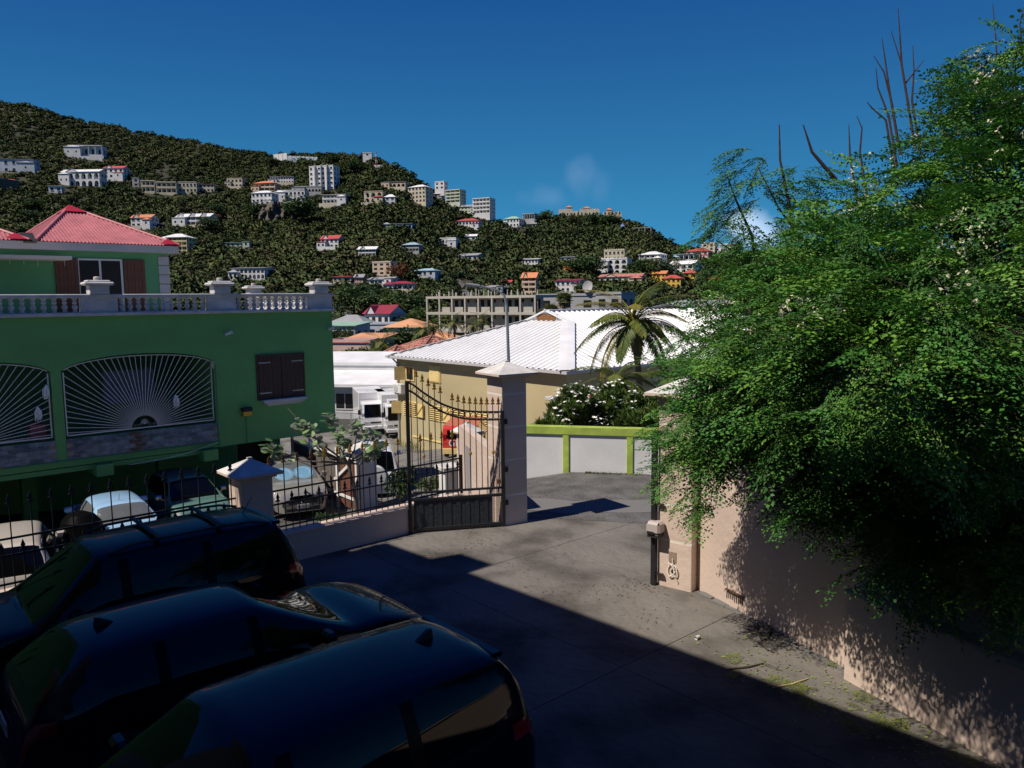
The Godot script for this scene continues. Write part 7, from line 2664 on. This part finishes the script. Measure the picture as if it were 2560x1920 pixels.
	for q in [[1412, 118.0, 9.3, "taller fan palm with dry skirt before the grey block"], [1378, 116.0, 7.6, "shorter fan palm before the grey block"], [1360, 117.0, 6.8, "lowest fan palm beside the concrete frame"]]:
		var p: Vector3 = at.call(q[0], q[1])
		var t := thing("fan_palm", q[3], "palm", "fan palms before the grey block", Transform3D(Basis(), p))
		var m := MB.new()
		m.tube([Vector3(0, -0.3, 0), Vector3(0.1, q[2] * 0.5, 0), Vector3(0, q[2], 0)], [0.2, 0.16, 0.16], 7)
		part(t, "trunk", m.mesh(), M.palebark)
		for k in 26:
			var an := k * 2.4
			var el := lerpf(1.2, -1.1, k / 25.0)
			var B := Basis(Vector3.UP, an) * Basis(Vector3.BACK, el)
			var o: Vector3 = Vector3(0, q[2], 0) + B * Vector3(0.7, 0, 0)
			part(t, "fan_leaf", fanm[1] if k > 16 else fanm[0], M.leaf, Transform3D(B.scaled_local(Vector3(1.05, 1.05, 1.05)), o))
	make_scrub()


func make_scrub() -> void:
	# the scrub that covers the slopes: far-off wood that reads as one mass
	var g := RandomNumberGenerator.new()
	g.seed = 5
	var kinds := [crown_mesh(41, 8, 26, 0.34, Color(0.75, 0.75, 0.75), Color(1.1, 1.1, 1.1), 0.6, true), crown_mesh(42, 8, 26, 0.34, Color(0.75, 0.75, 0.75), Color(1.1, 1.1, 1.1), 0.6, true), crown_mesh(43, 7, 26, 0.36, Color(0.75, 0.75, 0.75), Color(1.1, 1.1, 1.1), 0.6, true)]
	var where := [[], [], []]
	var tints := [[], [], []]
	var patch := FastNoiseLite.new()
	patch.frequency = 0.009
	patch.fractal_octaves = 3
	patch.seed = 3
	var keep := []   # house: centre, radial unit, half width, depth
	for h in HOUSES:
		var p := Vector2(h[2], h[4])
		keep.append([p, p.normalized(), h[5] * 0.5 + 1.2, h[6], p.length()])
	var n := 0
	var tries := 0
	while n < 22000 and tries < 60000:
		tries += 1
		var a := g.randf_range(-36.0, 30.0)
		var rd := ridge(a)
		var t := sqrt(g.randf())
		var rr := lerpf(165.0, rd.x + 6.0, t)
		var x := rr * sin(deg_to_rad(a))
		var z := -rr * cos(deg_to_rad(a))
		var p2 := Vector2(x, z)
		var bad := false
		var low := false
		for k in keep:
			if absf(rr - k[4]) > 30.0:
				continue
			var d: Vector2 = p2 - k[0]
			var along := d.dot(k[1])
			var lat := absf(d.dot(Vector2(-k[1].y, k[1].x)))
			if lat < k[2] + 0.5 and along > -13.0 and along < k[3] + 1.5:
				bad = true
				if along > -0.8:
					low = true
				break
		if low:
			continue
		# keep the lane free
		var px := 1280.0 + 1950.0 * tan(deg_to_rad(a))
		if px > 1134 and px < 1205 and rr > 245 and rr < 335 and absf(px - lerpf(1186, 1150, (rr - 262.0) / 68.0)) < 20.0:
			continue
		var v := patch.get_noise_2d(x, z)
		if v < -0.42 and g.randf() < 0.75:
			continue
		var s := g.randf_range(1.9, 3.9) + (1.6 if g.randf() < 0.12 else 0.0)
		if rr < 300.0:
			s *= 0.8
		var up := (rr - 165.0) / (rd.x - 165.0)
		s *= lerpf(1.0, 0.75, up) if a < -12.0 else 1.0
		if bad:
			s = g.randf_range(0.8, 1.5)
		var q := g.randi() % 3
		where[q].append(Transform3D(Basis(Vector3.UP, g.randf() * TAU).scaled(Vector3(s * g.randf_range(0.85, 1.3), s * g.randf_range(0.6, 0.95), s)), Vector3(x, hill(x, z) + s * 0.25, z)))
		var lo := Color(0.042, 0.066, 0.026)
		var hi := Color(0.088, 0.115, 0.044)
		var dry := Color(0.11, 0.09, 0.055)
		var tt := clampf(0.4 + v * 0.8 + g.randf_range(-0.22, 0.22), 0.0, 1.0)
		var c := lo.lerp(hi, tt)
		if g.randf() < (0.3 if v > 0.2 else 0.05):
			c = c.lerp(dry, g.randf_range(0.3, 0.8))
		tints[q].append(c)
		n += 1
	for q in 3:
		var o := multi(self, "hillside_scrub", kinds[q], M.scrub, where[q], tints[q])
		tag(o, "dense dark green scrub covering the hillside behind the town", "scrub", "", "stuff")
	# low ground cover and shrubs of the valley floor
	var vw := []
	var vt := []
	for k in 2600:
		var a := g.randf_range(-20.0, 26.0)
		var rr := g.randf_range(86.0, 172.0)
		var x := rr * sin(deg_to_rad(a))
		var z := -rr * cos(deg_to_rad(a))
		var s := g.randf_range(0.9, 2.1)
		vw.append(Transform3D(Basis(Vector3.UP, g.randf() * TAU).scaled(Vector3(s * 1.2, s * 0.8, s * 1.2)), Vector3(x, -4.7 + s * 0.2, z)))
		vt.append(Color(0.02, 0.04, 0.013).lerp(Color(0.08, 0.095, 0.025), g.randf()))
	var o2 := multi(self, "valley_shrubs", kinds[0], M.scrub, vw, vt)
	tag(o2, "low shrubs filling the gaps between the town houses", "shrubs", "", "stuff")


# ---------------------------------------------------------------- garden plants by the road

func make_garden() -> void:
	var g := RandomNumberGenerator.new()
	g.seed = 9
	# oleander with white flowers behind the lime wall
	var ole := MB.new()
	ole.tinted = true
	for k in 26:
		var d := rand_dir(g)
		d.y = absf(d.y)
		var al := (d + Vector3(0, 0.7, 0)).normalized()
		ole.tint = Color(0.03, 0.07, 0.012).lerp(Color(0.11, 0.17, 0.03), g.randf())
		leaf_quad(ole, Vector3(0, g.randf_range(0, 0.16), 0), al, (Vector3.UP + rand_dir(g) * 0.5).normalized(), g.randf_range(0.14, 0.24), 0.035)
	var olem := ole.mesh()
	var fl := MB.new()
	for k in 5:
		var an := TAU * k / 5.0
		leaf_quad(fl, Vector3.ZERO, Vector3(cos(an), 0.25, sin(an)).normalized(), Vector3.UP, 0.5, 0.42)
	var flm := fl.mesh()
	var bushes := [
		# x, z, base y, height, radius, flowers, label
		[2.0, -23.6, -0.3, 2.3, 0.95, 110, "oleander bush thick with white flowers behind the lime wall"],
		[3.2, -24.0, -0.3, 2.35, 1.0, 70, "second white flowering oleander right of the first"],
		[1.0, -22.6, -0.2, 1.2, 0.55, 3, "low green oleander at the left end of the lime wall"],
		[4.0, -23.4, -0.3, 2.0, 1.2, 4, "dark green bush under the low areca palm"],
		[5.6, -23.2, -0.3, 2.1, 1.3, 2, "dark green bush behind the right gate pillar"],
		[7.4, -23.0, -0.3, 2.4, 1.5, 0, "green bush farthest right behind the lime wall"],
	]
	for q in bushes:
		var t := thing("flowering_bush", q[6], "bush", "bushes behind the lime wall", Transform3D(Basis(), Vector3(q[0], q[2], q[1])))
		var st := MB.new()
		var lv := []
		var fw := []
		for s in 15:
			var an := TAU * s / 15.0 + g.randf() * 0.4
			var rr: float = q[4] * g.randf_range(0.25, 1.0)
			var top := Vector3(cos(an) * rr, q[3] * g.randf_range(0.6, 1.0) * (1.0 - 0.25 * rr / q[4]), sin(an) * rr)
			st.tube([Vector3(cos(an) * 0.1, 0, sin(an) * 0.1), top * 0.5 + Vector3(0, q[3] * 0.08, 0), top], [0.022, 0.014, 0.006], 5)
			for k in 34:
				var p := top.lerp(top * 0.35, g.randf() * g.randf()) + rand_dir(g) * 0.24
				lv.append(Transform3D(Basis(rand_dir(g), g.randf_range(0, 0.9)) * Basis(Vector3.UP, g.randf() * TAU) * Basis().scaled(Vector3.ONE * g.randf_range(0.8, 1.25)), p))
		part(t, "stems", st.mesh(), M.bark)
		multi(t, "foliage", olem, M.leaf, lv).set_meta("kind", "stuff")
		for k in q[5]:
			var d := rand_dir(g)
			d.y = absf(d.y) * 0.9 + 0.1
			var p := Vector3(d.x * q[4] * 1.02, q[3] * (0.45 + 0.6 * d.y), d.z * q[4] * 1.02)
			fw.append(p)
			var s := g.randf_range(0.09, 0.15)
			var mat: Material = M.petal
			if q[5] > 100 and (k == 7 or k == 30 or k == 12):
				mat = M.petal_red
			for e in 2:
				part(t, "flower", flm, mat, Transform3D(Basis(rand_dir(g), 0.5).scaled(Vector3(s, s, s)), p + rand_dir(g) * 0.1))
	# coconut palm over the white roof, areca palm below it
	var big := [frond_mesh(51, 56, 0.8, Color(0.05, 0.08, 0.015), Color(0.17, 0.19, 0.03), 0.26, 0.022), frond_mesh(52, 56, 1.15, Color(0.09, 0.1, 0.02), Color(0.28, 0.24, 0.04), 0.25, 0.022), frond_mesh(53, 56, 0.95, Color(0.03, 0.06, 0.012), Color(0.1, 0.14, 0.02), 0.26, 0.022)]
	palm("coconut palm with yellowing fronds drooping over the white roof", "", Vector3(5.35, -1.6, -31.5), 5.2, 2.6, 27, 201, big, Vector3(-0.45, 0, 0.2), "coconut_palm")
	palm("dark areca palm beside the yellow building corner", "", Vector3(3.9, -1.0, -27.5), 2.7, 1.7, 17, 203, [big[2], big[0]], Vector3(-0.2, 0, 0.2), "areca_palm")
	palm("second areca palm right of the yellow building corner", "", Vector3(5.6, -1.0, -28.0), 2.6, 1.7, 15, 205, [big[2]], Vector3(0.1, 0, 0.2), "areca_palm")
	# sea grape by the cream pier
	var sg := thing("sea_grape", "leggy shrub with pale branches and round leaves over the wooden fence", "shrub", "", Transform3D(Basis().scaled(Vector3(1.12, 1.2, 1.12)), Vector3(-4.75, near_ground(-4.9, -23.1), -23.1)))
	var br := MB.new()
	var disc := MB.new()
	disc.tinted = true
	disc.tint = Color(1, 1, 1)
	for k in 10:
		var a0 := TAU * k / 10.0
		var a1 := TAU * (k + 1) / 10.0
		disc.tri(Vector3(0, 0.06, 0), Vector3(cos(a1), 0.0, sin(a1)), Vector3(cos(a0), 0.0, sin(a0)))
	var dmesh := disc.mesh()
	var lm := [sm("sea_leaf_a", Color(0.07, 0.14, 0.045), 0.5, {"back": 0.3}), sm("sea_leaf_b", Color(0.14, 0.24, 0.08), 0.5, {"back": 0.3}), sm("sea_leaf_c", Color(0.035, 0.08, 0.03), 0.5, {"back": 0.3})]
	br.tube([Vector3(0, 0, 0), Vector3(-0.05, 0.8, 0), Vector3(-0.2, 1.5, 0.05)], [0.06, 0.05, 0.04], 6)
	part(sg, "trunk", br.mesh(), M.palebark)
	var tips := [Vector3(-1.5, 2.45, 0.1), Vector3(-1.1, 2.35, 0.3), Vector3(-2.2, 1.95, 0.4), Vector3(-2.0, 1.75, 0.2), Vector3(-0.7, 2.6, -0.1), Vector3(-0.4, 2.3, 0.2), Vector3(0.1, 2.4, 0.0), Vector3(0.5, 2.2, 0.1), Vector3(0.75, 1.95, 0.3), Vector3(-0.2, 2.0, 0.4), Vector3(-0.9, 1.9, 0.35), Vector3(0.55, 1.75, 0.4), Vector3(-1.75, 2.85, 0.0)]
	var ti := 0
	for tp in tips:
		var bm := MB.new()
		var st2 := Vector3(-0.2, 1.45, 0.05)
		var mid: Vector3 = st2.lerp(tp, 0.5) + Vector3(0, -0.12, 0.1) + rand_dir(g) * 0.1
		bm.tube([st2, mid, tp], [0.03, 0.02, 0.009], 5)
		part(sg, "branch", bm.mesh(), M.palebark)
		if ti == 12:
			break
		ti += 1
		for k in 24:
			var p: Vector3 = mid.lerp(tp, 1.05 - 0.7 * g.randf() * g.randf()) + rand_dir(g) * 0.17
			var s := g.randf_range(0.06, 0.115)
			part(sg, "leaf", dmesh, lm[g.randi() % 3], Transform3D(Basis(rand_dir(g), g.randf_range(0.0, 1.3)).scaled(Vector3(s, s, s)), p))
	# dark bush by the cream pier and weeds along the yellow wall
	for q in [[-3.3, -22.6, 1.35, 0.55, "dark", "dark shrub in front of the cream pier"], [-2.4, -22.2, 0.7, 0.45, "mid", "low pale shrub in the bed behind the gate"], [-5.2, -21.9, 0.6, 0.5, "dark", "low shrub at the foot of the wooden fence"]]:
		tree("shrub", q[5], "", Vector3(q[0], near_ground(q[0], q[1]), q[1]), q[2], q[3], q[4], 300 + int(q[2] * 10))
	var gm := MB.new()
	gm.tinted = true
	for k in 150:
		var x := g.randf_range(0, 2.6)
		gm.tint = Color(0.16, 0.14, 0.06).lerp(Color(0.08, 0.12, 0.03), g.randf())
		leaf_quad(gm, Vector3(x, 0, g.randf_range(-0.25, 0.25)), Vector3(g.randf_range(-0.4, 0.4), 1, g.randf_range(-0.4, 0.4)).normalized(), Vector3.BACK, g.randf_range(0.3, 0.8), 0.03)
	var weeds := part(self, "dry_grass", gm.mesh(), M.leaf, frame(Vector3(-7.4, -4.7, -49.6), Vector2(0.6475, 0.762)))
	tag(weeds, "tuft of dry grass along the foot of the yellow wall", "grass", "", "stuff")
	var em := MB.new()
	em.tinted = true
	for k in 420:
		var x := g.randf_range(0, 1) * g.randf_range(0, 1) * 3.0 + 0.4
		em.tint = Color(0.14, 0.13, 0.05).lerp(Color(0.07, 0.11, 0.025), g.randf())
		leaf_quad(em, Vector3(x, 0.0, g.randf_range(0.03, 0.22)), Vector3(g.randf_range(-0.8, 0.8), 1, g.randf_range(-0.2, 0.9)).normalized(), Vector3.BACK, g.randf_range(0.02, 0.07), 0.012)
	var edge := part(self, "verge_grass", em.mesh(), M.leaf, frame(Vector3(1.6, 0.006, -20.9), Vector2(0.974, 0.228)))
	tag(edge, "thin grass along the foot of the lime wall", "grass", "", "stuff")


# ---------------------------------------------------------------- the moringa tree on the right

func spray_mesh(sd: int, c0: Color, c1: Color) -> ArrayMesh:   # a feathery compound leaf about half a metre long, along +x, drooping
	var g := RandomNumberGenerator.new()
	g.seed = sd
	var m := MB.new()
	m.tinted = true
	m.tint = Color(0.09, 0.11, 0.03)
	var pts := []
	for k in 7:
		var u := k / 6.0
		pts.append(Vector3(u * 0.46, 0.05 * u - 0.16 * u * u, 0.02 * sin(u * 3.0)))
	m.tube(pts, [0.004, 0.0035, 0.003, 0.0025, 0.002, 0.002, 0.0015], 3, false)
	for k in range(1, 7):
		var p: Vector3 = pts[k]
		for s in [-1.0, 1.0]:
			var ln := 0.2 * sin(PI * (0.18 + 0.7 * (1.0 - k / 7.0))) * g.randf_range(0.8, 1.15)
			var dir := Vector3(0.62, -0.22 + g.randf_range(-0.15, 0.1), s * 0.8).normalized()
			var nl := 6
			for j in nl + 1:
				var q := p + dir * ln * (j + 0.4 + g.randf_range(-0.3, 0.3)) / nl + Vector3(0, -0.05 * pow(float(j) / nl, 2), 0) + rand_dir(g) * 0.006
				m.tint = c0.lerp(c1, g.randf())
				if j == nl:
					leaf_quad(m, q, dir, (Vector3.UP + rand_dir(g) * 0.35).normalized(), 0.044, 0.03)
				else:
					for e in [-1.0, 1.0]:
						var sd2: Vector3 = dir.cross(Vector3.UP).normalized() * e
						var al: Vector3 = (sd2 + dir * g.randf_range(0.2, 0.8) + Vector3(0, g.randf_range(-0.5, 0.1), 0)).normalized()
						if g.randf() < 0.1:
							continue
						leaf_quad(m, q + dir * e * 0.006, al, (Vector3.UP + rand_dir(g) * 0.65).normalized(), g.randf_range(0.026, 0.046), g.randf_range(0.018, 0.028))
	return m.mesh()


func ray_point(px: float, py: float, depth: float) -> Vector3:   # a surveyed spot: picture column and row at f = 1950, metres ahead
	var B := Basis.from_euler(Vector3(deg_to_rad(-6.2), 0, deg_to_rad(-0.65)), EULER_ORDER_YXZ)
	var d := B * Vector3((px - 1280.0) / 1950.0, -(py - 960.0) / 1950.0, -1.0)
	return EYE + d * (depth / -d.z)


func make_moringa() -> void:
	var g := RandomNumberGenerator.new()
	g.seed = 15
	var base := Vector3(6.0, 0.0, -9.6)
	var t := thing("moringa_tree", "large feathery moringa tree leaning over the pink wall", "tree", "", Transform3D())
	var sprays := [spray_mesh(61, Color(0.03, 0.11, 0.02), Color(0.07, 0.22, 0.035)), spray_mesh(62, Color(0.06, 0.17, 0.022), Color(0.14, 0.3, 0.04)), spray_mesh(63, Color(0.028, 0.095, 0.022), Color(0.07, 0.18, 0.035))]
	var where := [[], [], []]
	var flowers := []
	# clumps of the crown: picture column, row, metres ahead, radius in metres
	var clumps := [
		[2550, 230, 8.3, 0.55], [2490, 360, 8.0, 0.62], [2370, 450, 8.2, 0.55], [2230, 540, 8.6, 0.52], [2090, 630, 9.0, 0.48], [1960, 670, 9.8, 0.4], [1860, 720, 10.4, 0.36],
		[2520, 540, 7.3, 0.8], [2350, 620, 7.3, 0.78], [2180, 710, 7.5, 0.78], [2010, 790, 8.2, 0.68], [1870, 840, 9.3, 0.6], [1805, 880, 10.2, 0.4],
		[2540, 760, 6.5, 0.75], [2380, 800, 6.2, 0.75], [2210, 860, 6.4, 0.75], [2030, 920, 7.5, 0.7], [1870, 980, 9.0, 0.6], [1780, 1020, 10.0, 0.3],
		[2520, 990, 6.6, 0.8], [2330, 1030, 7.2, 0.8], [2130, 1060, 8.2, 0.75], [1960, 1080, 9.0, 0.58], [1825, 1100, 9.7, 0.36], [1745, 1120, 10.0, 0.2],
		[2480, 1210, 7.6, 0.72], [2310, 1230, 8.0, 0.72], [2140, 1220, 8.6, 0.55], [2000, 1190, 9.2, 0.36],
		[2440, 1370, 7.5, 0.42], [2250, 1360, 8.1, 0.36], [2550, 1390, 7.0, 0.42], [2290, 990, 5.9, 0.45],
		[2620, 420, 8.6, 0.9], [2650, 700, 7.8, 1.0], [2650, 1000, 7.6, 1.0], [2640, 1240, 7.6, 0.8], [2450, 760, 9.6, 1.1], [2250, 880, 9.8, 1.0], [2500, 1080, 9.2, 1.1], [2300, 1100, 9.6, 0.9], [2060, 800, 10.2, 0.7],
	]
	# trunk and limbs
	var tr := MB.new()
	var fork := Vector3(5.5, 2.4, -9.2)
	tr.tube([base + Vector3(0, -0.3, 0), base + Vector3(-0.1, 1.0, 0.1), fork], [0.2, 0.17, 0.14], 10)
	var tr2 := Vector3(5.0, 3.6, -9.0)
	tr.tube([fork, Vector3(5.3, 3.0, -9.1), tr2], [0.14, 0.12, 0.1], 9)
	part(t, "trunk", tr.mesh(), M.palebark)
	for c in clumps:
		var p := ray_point(c[0], c[1], c[2])
		var rad: float = c[3]
		var from := fork if p.y < 4.0 else tr2
		var lm := MB.new()
		var mid := from.lerp(p, 0.5) + Vector3(0, 0.25, 0) + rand_dir(g) * 0.15
		lm.tube([from, from.lerp(mid, 0.5) + Vector3(0, 0.08, 0), mid, mid.lerp(p, 0.55), p], [0.07, 0.058, 0.046, 0.03, 0.016], 6)
		part(t, "limb", lm.mesh(), M.bark)
		var nt := 9
		var tw := MB.new()
		var twigs := []
		for k in nt:
			var d := (rand_dir(g) + Vector3(-0.15, 0.25, 0)).normalized()
			var e := p + d * rad * g.randf_range(0.7, 1.05)
			tw.tube([mid.lerp(p, 0.8), p.lerp(e, 0.5) + Vector3(0, 0.06, 0), e], [0.012, 0.008, 0.004], 4)
			twigs.append([p, e])
		part(t, "twigs", tw.mesh(), M.bark)
		var cnt := int(56 + 120.0 * rad * rad)
		for k in cnt:
			var q: Vector3
			var out: Vector3
			if g.randf() < 0.5:
				var w: Array = twigs[g.randi() % nt]
				q = w[0].lerp(w[1], g.randf_range(0.25, 1.05)) + rand_dir(g) * 0.08
				out = (w[1] - w[0]).normalized()
			else:
				out = rand_dir(g)
				q = p + out * rad * pow(g.randf(), 0.4)
			var dirv := Vector3(out.x, clampf(out.y * 0.5 - 0.12, -0.7, 0.5), out.z) + rand_dir(g) * 0.5
			dirv.y = clampf(dirv.y, -0.75, 0.45)
			dirv = dirv.normalized()
			var zax := dirv.cross(Vector3.UP).normalized()
			var yax := zax.cross(dirv).normalized()
			var s := g.randf_range(0.55, 1.3)
			where[g.randi() % 3].append(Transform3D(Basis(dirv, yax, zax).scaled_local(Vector3(s, s, s)), q))
		if rad > 0.45:
			for k in 4:
				if g.randf() < 0.6:
					var d := (rand_dir(g) + Vector3(-0.4, 0.5, 0.5)).normalized()
					flowers.append(p + d * rad * 0.95)
	# the thin sprays that stand clear of the crown on the left
	for q in [
		[[2177, 814, 9.6], [2077, 712, 9.9], [2017, 616, 10.2], [1947, 521, 10.4], [1895, 417, 10.6]],
		[[1895, 700, 10.8], [1880, 590, 10.9], [1840, 500, 10.9], [1818, 440, 10.9]],
		[[1990, 640, 10.2], [1975, 520, 10.2], [1950, 400, 10.2], [1948, 312, 10.2]],
		[[2090, 450, 9.9], [2030, 380, 9.9], [2008, 312, 9.9]],
		[[1940, 640, 10.6], [1850, 640, 10.9], [1790, 600, 11.0]],
	]:
		var pts := []
		var rads := []
		for k in q.size():
			pts.append(ray_point(q[k][0], q[k][1], q[k][2]))
			rads.append(lerpf(0.028, 0.007, float(k) / (q.size() - 1)))
		var lm := MB.new()
		lm.tube(pts, rads, 6)
		part(t, "limb", lm.mesh(), M.bark_red)
	for q in [[1850, 425, 10.6, -1.0], [1870, 460, 10.5, -0.6], [1830, 500, 10.7, -1.0], [1900, 475, 10.5, 0.7], [1960, 480, 10.3, 0.9], [2010, 430, 10.2, 0.8], [1830, 545, 10.7, -1.0], [1860, 570, 10.6, -0.7], [1930, 560, 10.4, 0.5], [1800, 580, 10.9, -1.0], [1880, 500, 10.5, -0.8], [1860, 385, 10.6, -1.0], [1905, 400, 10.6, -0.4], [1990, 430, 10.2, -0.5], [1870, 610, 10.7, -1.0], [1810, 530, 10.8, -0.9], [1940, 600, 10.4, -0.6], [1900, 640, 10.6, -0.8], [1830, 650, 10.9, -1.0], [1800, 760, 11.0, -1.0], [1690, 1060, 10.5, -0.9], [1715, 1110, 10.2, -0.9], [1690, 1180, 10.0, -1.0], [1760, 1230, 9.8, -0.8], [1790, 1270, 9.6, -0.6], [1700, 860, 11.2, -1.0]]:
		for k in 5:
			var p := ray_point(q[0] + g.randf_range(-22, 22), q[1] + g.randf_range(-18, 18), q[2] + g.randf_range(-0.15, 0.15))
			var dirv := Vector3(q[3] * g.randf_range(0.6, 1.0), g.randf_range(-0.55, 0.1), g.randf_range(-0.6, 0.6)).normalized()
			var zax := dirv.cross(Vector3.UP).normalized()
			var s := g.randf_range(0.7, 1.05)
			where[g.randi() % 3].append(Transform3D(Basis(dirv, zax.cross(dirv).normalized(), zax).scaled_local(Vector3(s, s, s)), p))
	for k in 3:
		var o := multi(t, "foliage", sprays[k], M.leaf, where[k])
		o.set_meta("kind", "stuff")
	# bare dead shoots above the crown
	var shoots := [
		[[2268, 245], [2254, 160], [2228, 78]], [[2254, 160], [2250, 90], [2245, 20]], [[2262, 210], [2310, 150]], [[2230, 260], [2210, 180], [2185, 140]], [[2225, 235], [2213, 150], [2205, 95]], [[2280, 250], [2285, 180], [2282, 115]],
		[[2495, 200], [2490, 100], [2482, 10]], [[2400, 190], [2388, 140]], [[2222, 290], [2195, 220], [2190, 170]], [[2215, 300], [2180, 270], [2168, 255]], [[2125, 390], [2122, 310]], [[2150, 380], [2155, 320], [2142, 290]], [[2556, 130], [2550, 60], [2558, 20]], [[2345, 230], [2341, 200]], [[2375, 200], [2372, 160]],
	]
	for sh in shoots:
		var pts := []
		var rads := []
		for k in sh.size():
			pts.append(ray_point(sh[k][0], sh[k][1], 9.6))
			rads.append(lerpf(0.013, 0.004, float(k) / (sh.size() - 1)))
		var low: Vector3 = pts[0] + Vector3(0.1, -0.6, 0.05)
		pts.insert(0, low)
		rads.insert(0, 0.016)
		var m := MB.new()
		m.tube(pts, rads, 5)
		part(t, "dead_shoot", m.mesh(), M.bark_red)
	# flower clusters
	var fm := MB.new()
	for k in 26:
		var p := rand_dir(g) * Vector3(0.16, 0.11, 0.16)
		for e in 3:
			leaf_quad(fm, p, rand_dir(g), rand_dir(g), 0.028, 0.014)
	var fmm := fm.mesh()
	for p in flowers:
		var s := g.randf_range(0.7, 1.5)
		part(t, "blossom", fmm, M.petal_cream, Transform3D(Basis(rand_dir(g), g.randf() * 3.0).scaled(Vector3(s, s, s)), p))


# ---------------------------------------------------------------- small things in the yard

func make_litter() -> void:
	var g := RandomNumberGenerator.new()
	g.seed = 23
	var one := MB.new()
	leaf_quad(one, Vector3.ZERO, Vector3.RIGHT, Vector3.UP, 1.0, 0.55)
	var lm := one.mesh()
	var brown := []
	for c in [[2.1, -12.4, 0.55, 130], [1.5, -12.0, 0.7, 60], [0.4, -12.0, 0.6, 70], [0.3, -13.2, 0.7, 50], [-0.6, -14.6, 0.5, 60], [-1.4, -14.0, 0.35, 90], [-0.8, -15.4, 0.5, 40], [1.4, -10.6, 0.8, 30], [3.0, -9.4, 0.8, 40], [0.8, -14.2, 1.4, 60], [2.2, -11.2, 0.8, 50], [3.6, -10.2, 0.6, 60], [0.2, -10.9, 0.8, 40]]:
		for k in c[3]:
			var d: Vector2 = Vector2(g.randfn(), g.randfn()) * float(c[2]) * 0.5
			var s := g.randf_range(0.012, 0.045)
			brown.append(Transform3D(Basis(Vector3.UP, g.randf() * TAU) * Basis(Vector3.RIGHT, g.randf_range(-0.4, 0.4)) * Basis().scaled(Vector3.ONE * s), Vector3(c[0] + d.x, 0.008, c[1] + d.y)))
	var o := multi(self, "fallen_leaves", lm, sm("dead_leaf", Color(0.09, 0.05, 0.035), 0.9), brown)
	tag(o, "brown dry leaves scattered over the courtyard", "leaves", "", "stuff")
	var green := []
	var sp := spray_mesh(71, Color(0.09, 0.13, 0.02), Color(0.22, 0.26, 0.05))
	for k in 15:
		var u := g.randf()
		var p := Vector2(3.1, -9.8).lerp(Vector2(4.4, -7.6), u) + Vector2(g.randfn() * 0.28, g.randfn() * 0.28)
		green.append(Transform3D(Basis(Vector3.UP, g.randf() * TAU) * Basis(Vector3.RIGHT, g.randf_range(-0.5, 0.5)) * Basis().scaled(Vector3(1, 0.15, 1) * g.randf_range(0.4, 0.75)), Vector3(p.x, 0.03, p.y)))
	var o2 := multi(self, "leaf_clippings", sp, M.leaf, green)
	tag(o2, "green moringa clippings lying along the pink wall", "clippings", "", "stuff")
	var loose := []
	for k in 420:
		var u := g.randf()
		var p := Vector2(3.0, -10.0).lerp(Vector2(4.6, -7.2), u) + Vector2(g.randfn() * 0.3, g.randfn() * 0.3)
		loose.append(Transform3D(Basis(Vector3.UP, g.randf() * TAU) * Basis(Vector3.RIGHT, g.randf_range(-0.5, 0.5)) * Basis().scaled(Vector3.ONE * g.randf_range(0.015, 0.06)), Vector3(p.x, 0.012, p.y)))
	var o3 := multi(self, "leaf_clippings", lm, sm("fresh_leaf", Color(0.17, 0.22, 0.05), 0.7, {"back": 0.2}), loose)
	tag(o3, "loose yellow green leaflets scattered along the pink wall", "clippings", "", "stuff")
	# sticks
	var k := 0
	for q in [[3.35, -9.05, 0.55, 0.4, "pale stick nearest the shadow edge among the clippings", M.straw], [2.95, -9.5, 0.5, 0.3, "thin dark twig lying on the lit concrete", M.bark], [3.3, -10.15, 0.45, 1.9, "short twig pointing at the pink wall", M.bark], [3.62, -10.75, 0.75, 1.15, "weathered board lying at the foot of the pink wall", M.wood_grey]]:
		var m := MB.new()
		if k == 3:
			m.cbox(Vector3(0, 0.03, 0), Vector3(q[2], 0.05, 0.14), 0.008)
		else:
			m.tube([Vector3(-q[2] * 0.5, 0.014, 0), Vector3(0, 0.016, 0.03), Vector3(q[2] * 0.5, 0.014, 0)], [0.013, 0.012, 0.008], 6)
		var st := part(self, ["stick", "twig", "twig", "board"][k], m.mesh(), q[5], Transform3D(Basis(Vector3.UP, q[3]), Vector3(q[0], 0.0, q[1])))
		tag(st, q[4], ["stick", "twig", "twig", "board"][k])
		k += 1
	var cup := MB.new()
	cup.lathe([Vector2(0.0, 0.0), Vector2(0.035, 0.0), Vector2(0.045, 0.1), Vector2(0.04, 0.1), Vector2(0.03, 0.01), Vector2(0.0, 0.012)], 12)
	var co := part(self, "paper_cup", cup.mesh(), M.cap_white, Transform3D(Basis(Vector3.UP, 0.6) * Basis(Vector3.BACK, PI / 2 + 0.1).scaled(Vector3(0.7, 0.7, 0.7)), Vector3(2.55, 0.032, -10.35)))
	tag(co, "crushed white paper cup lying on the lit concrete", "cup")


func _ready() -> void:
	rng.seed = 1234
	make_light_and_camera()
	make_materials()
	make_ground()
	make_green_house()
	make_gate()
	make_pink_wall()
	make_yellow()
	make_lime_wall()
	make_lamp()
	make_crowns()
	make_houses()
	make_town_plants()
	make_garden()
	make_moringa()
	make_cars()
	make_litter()
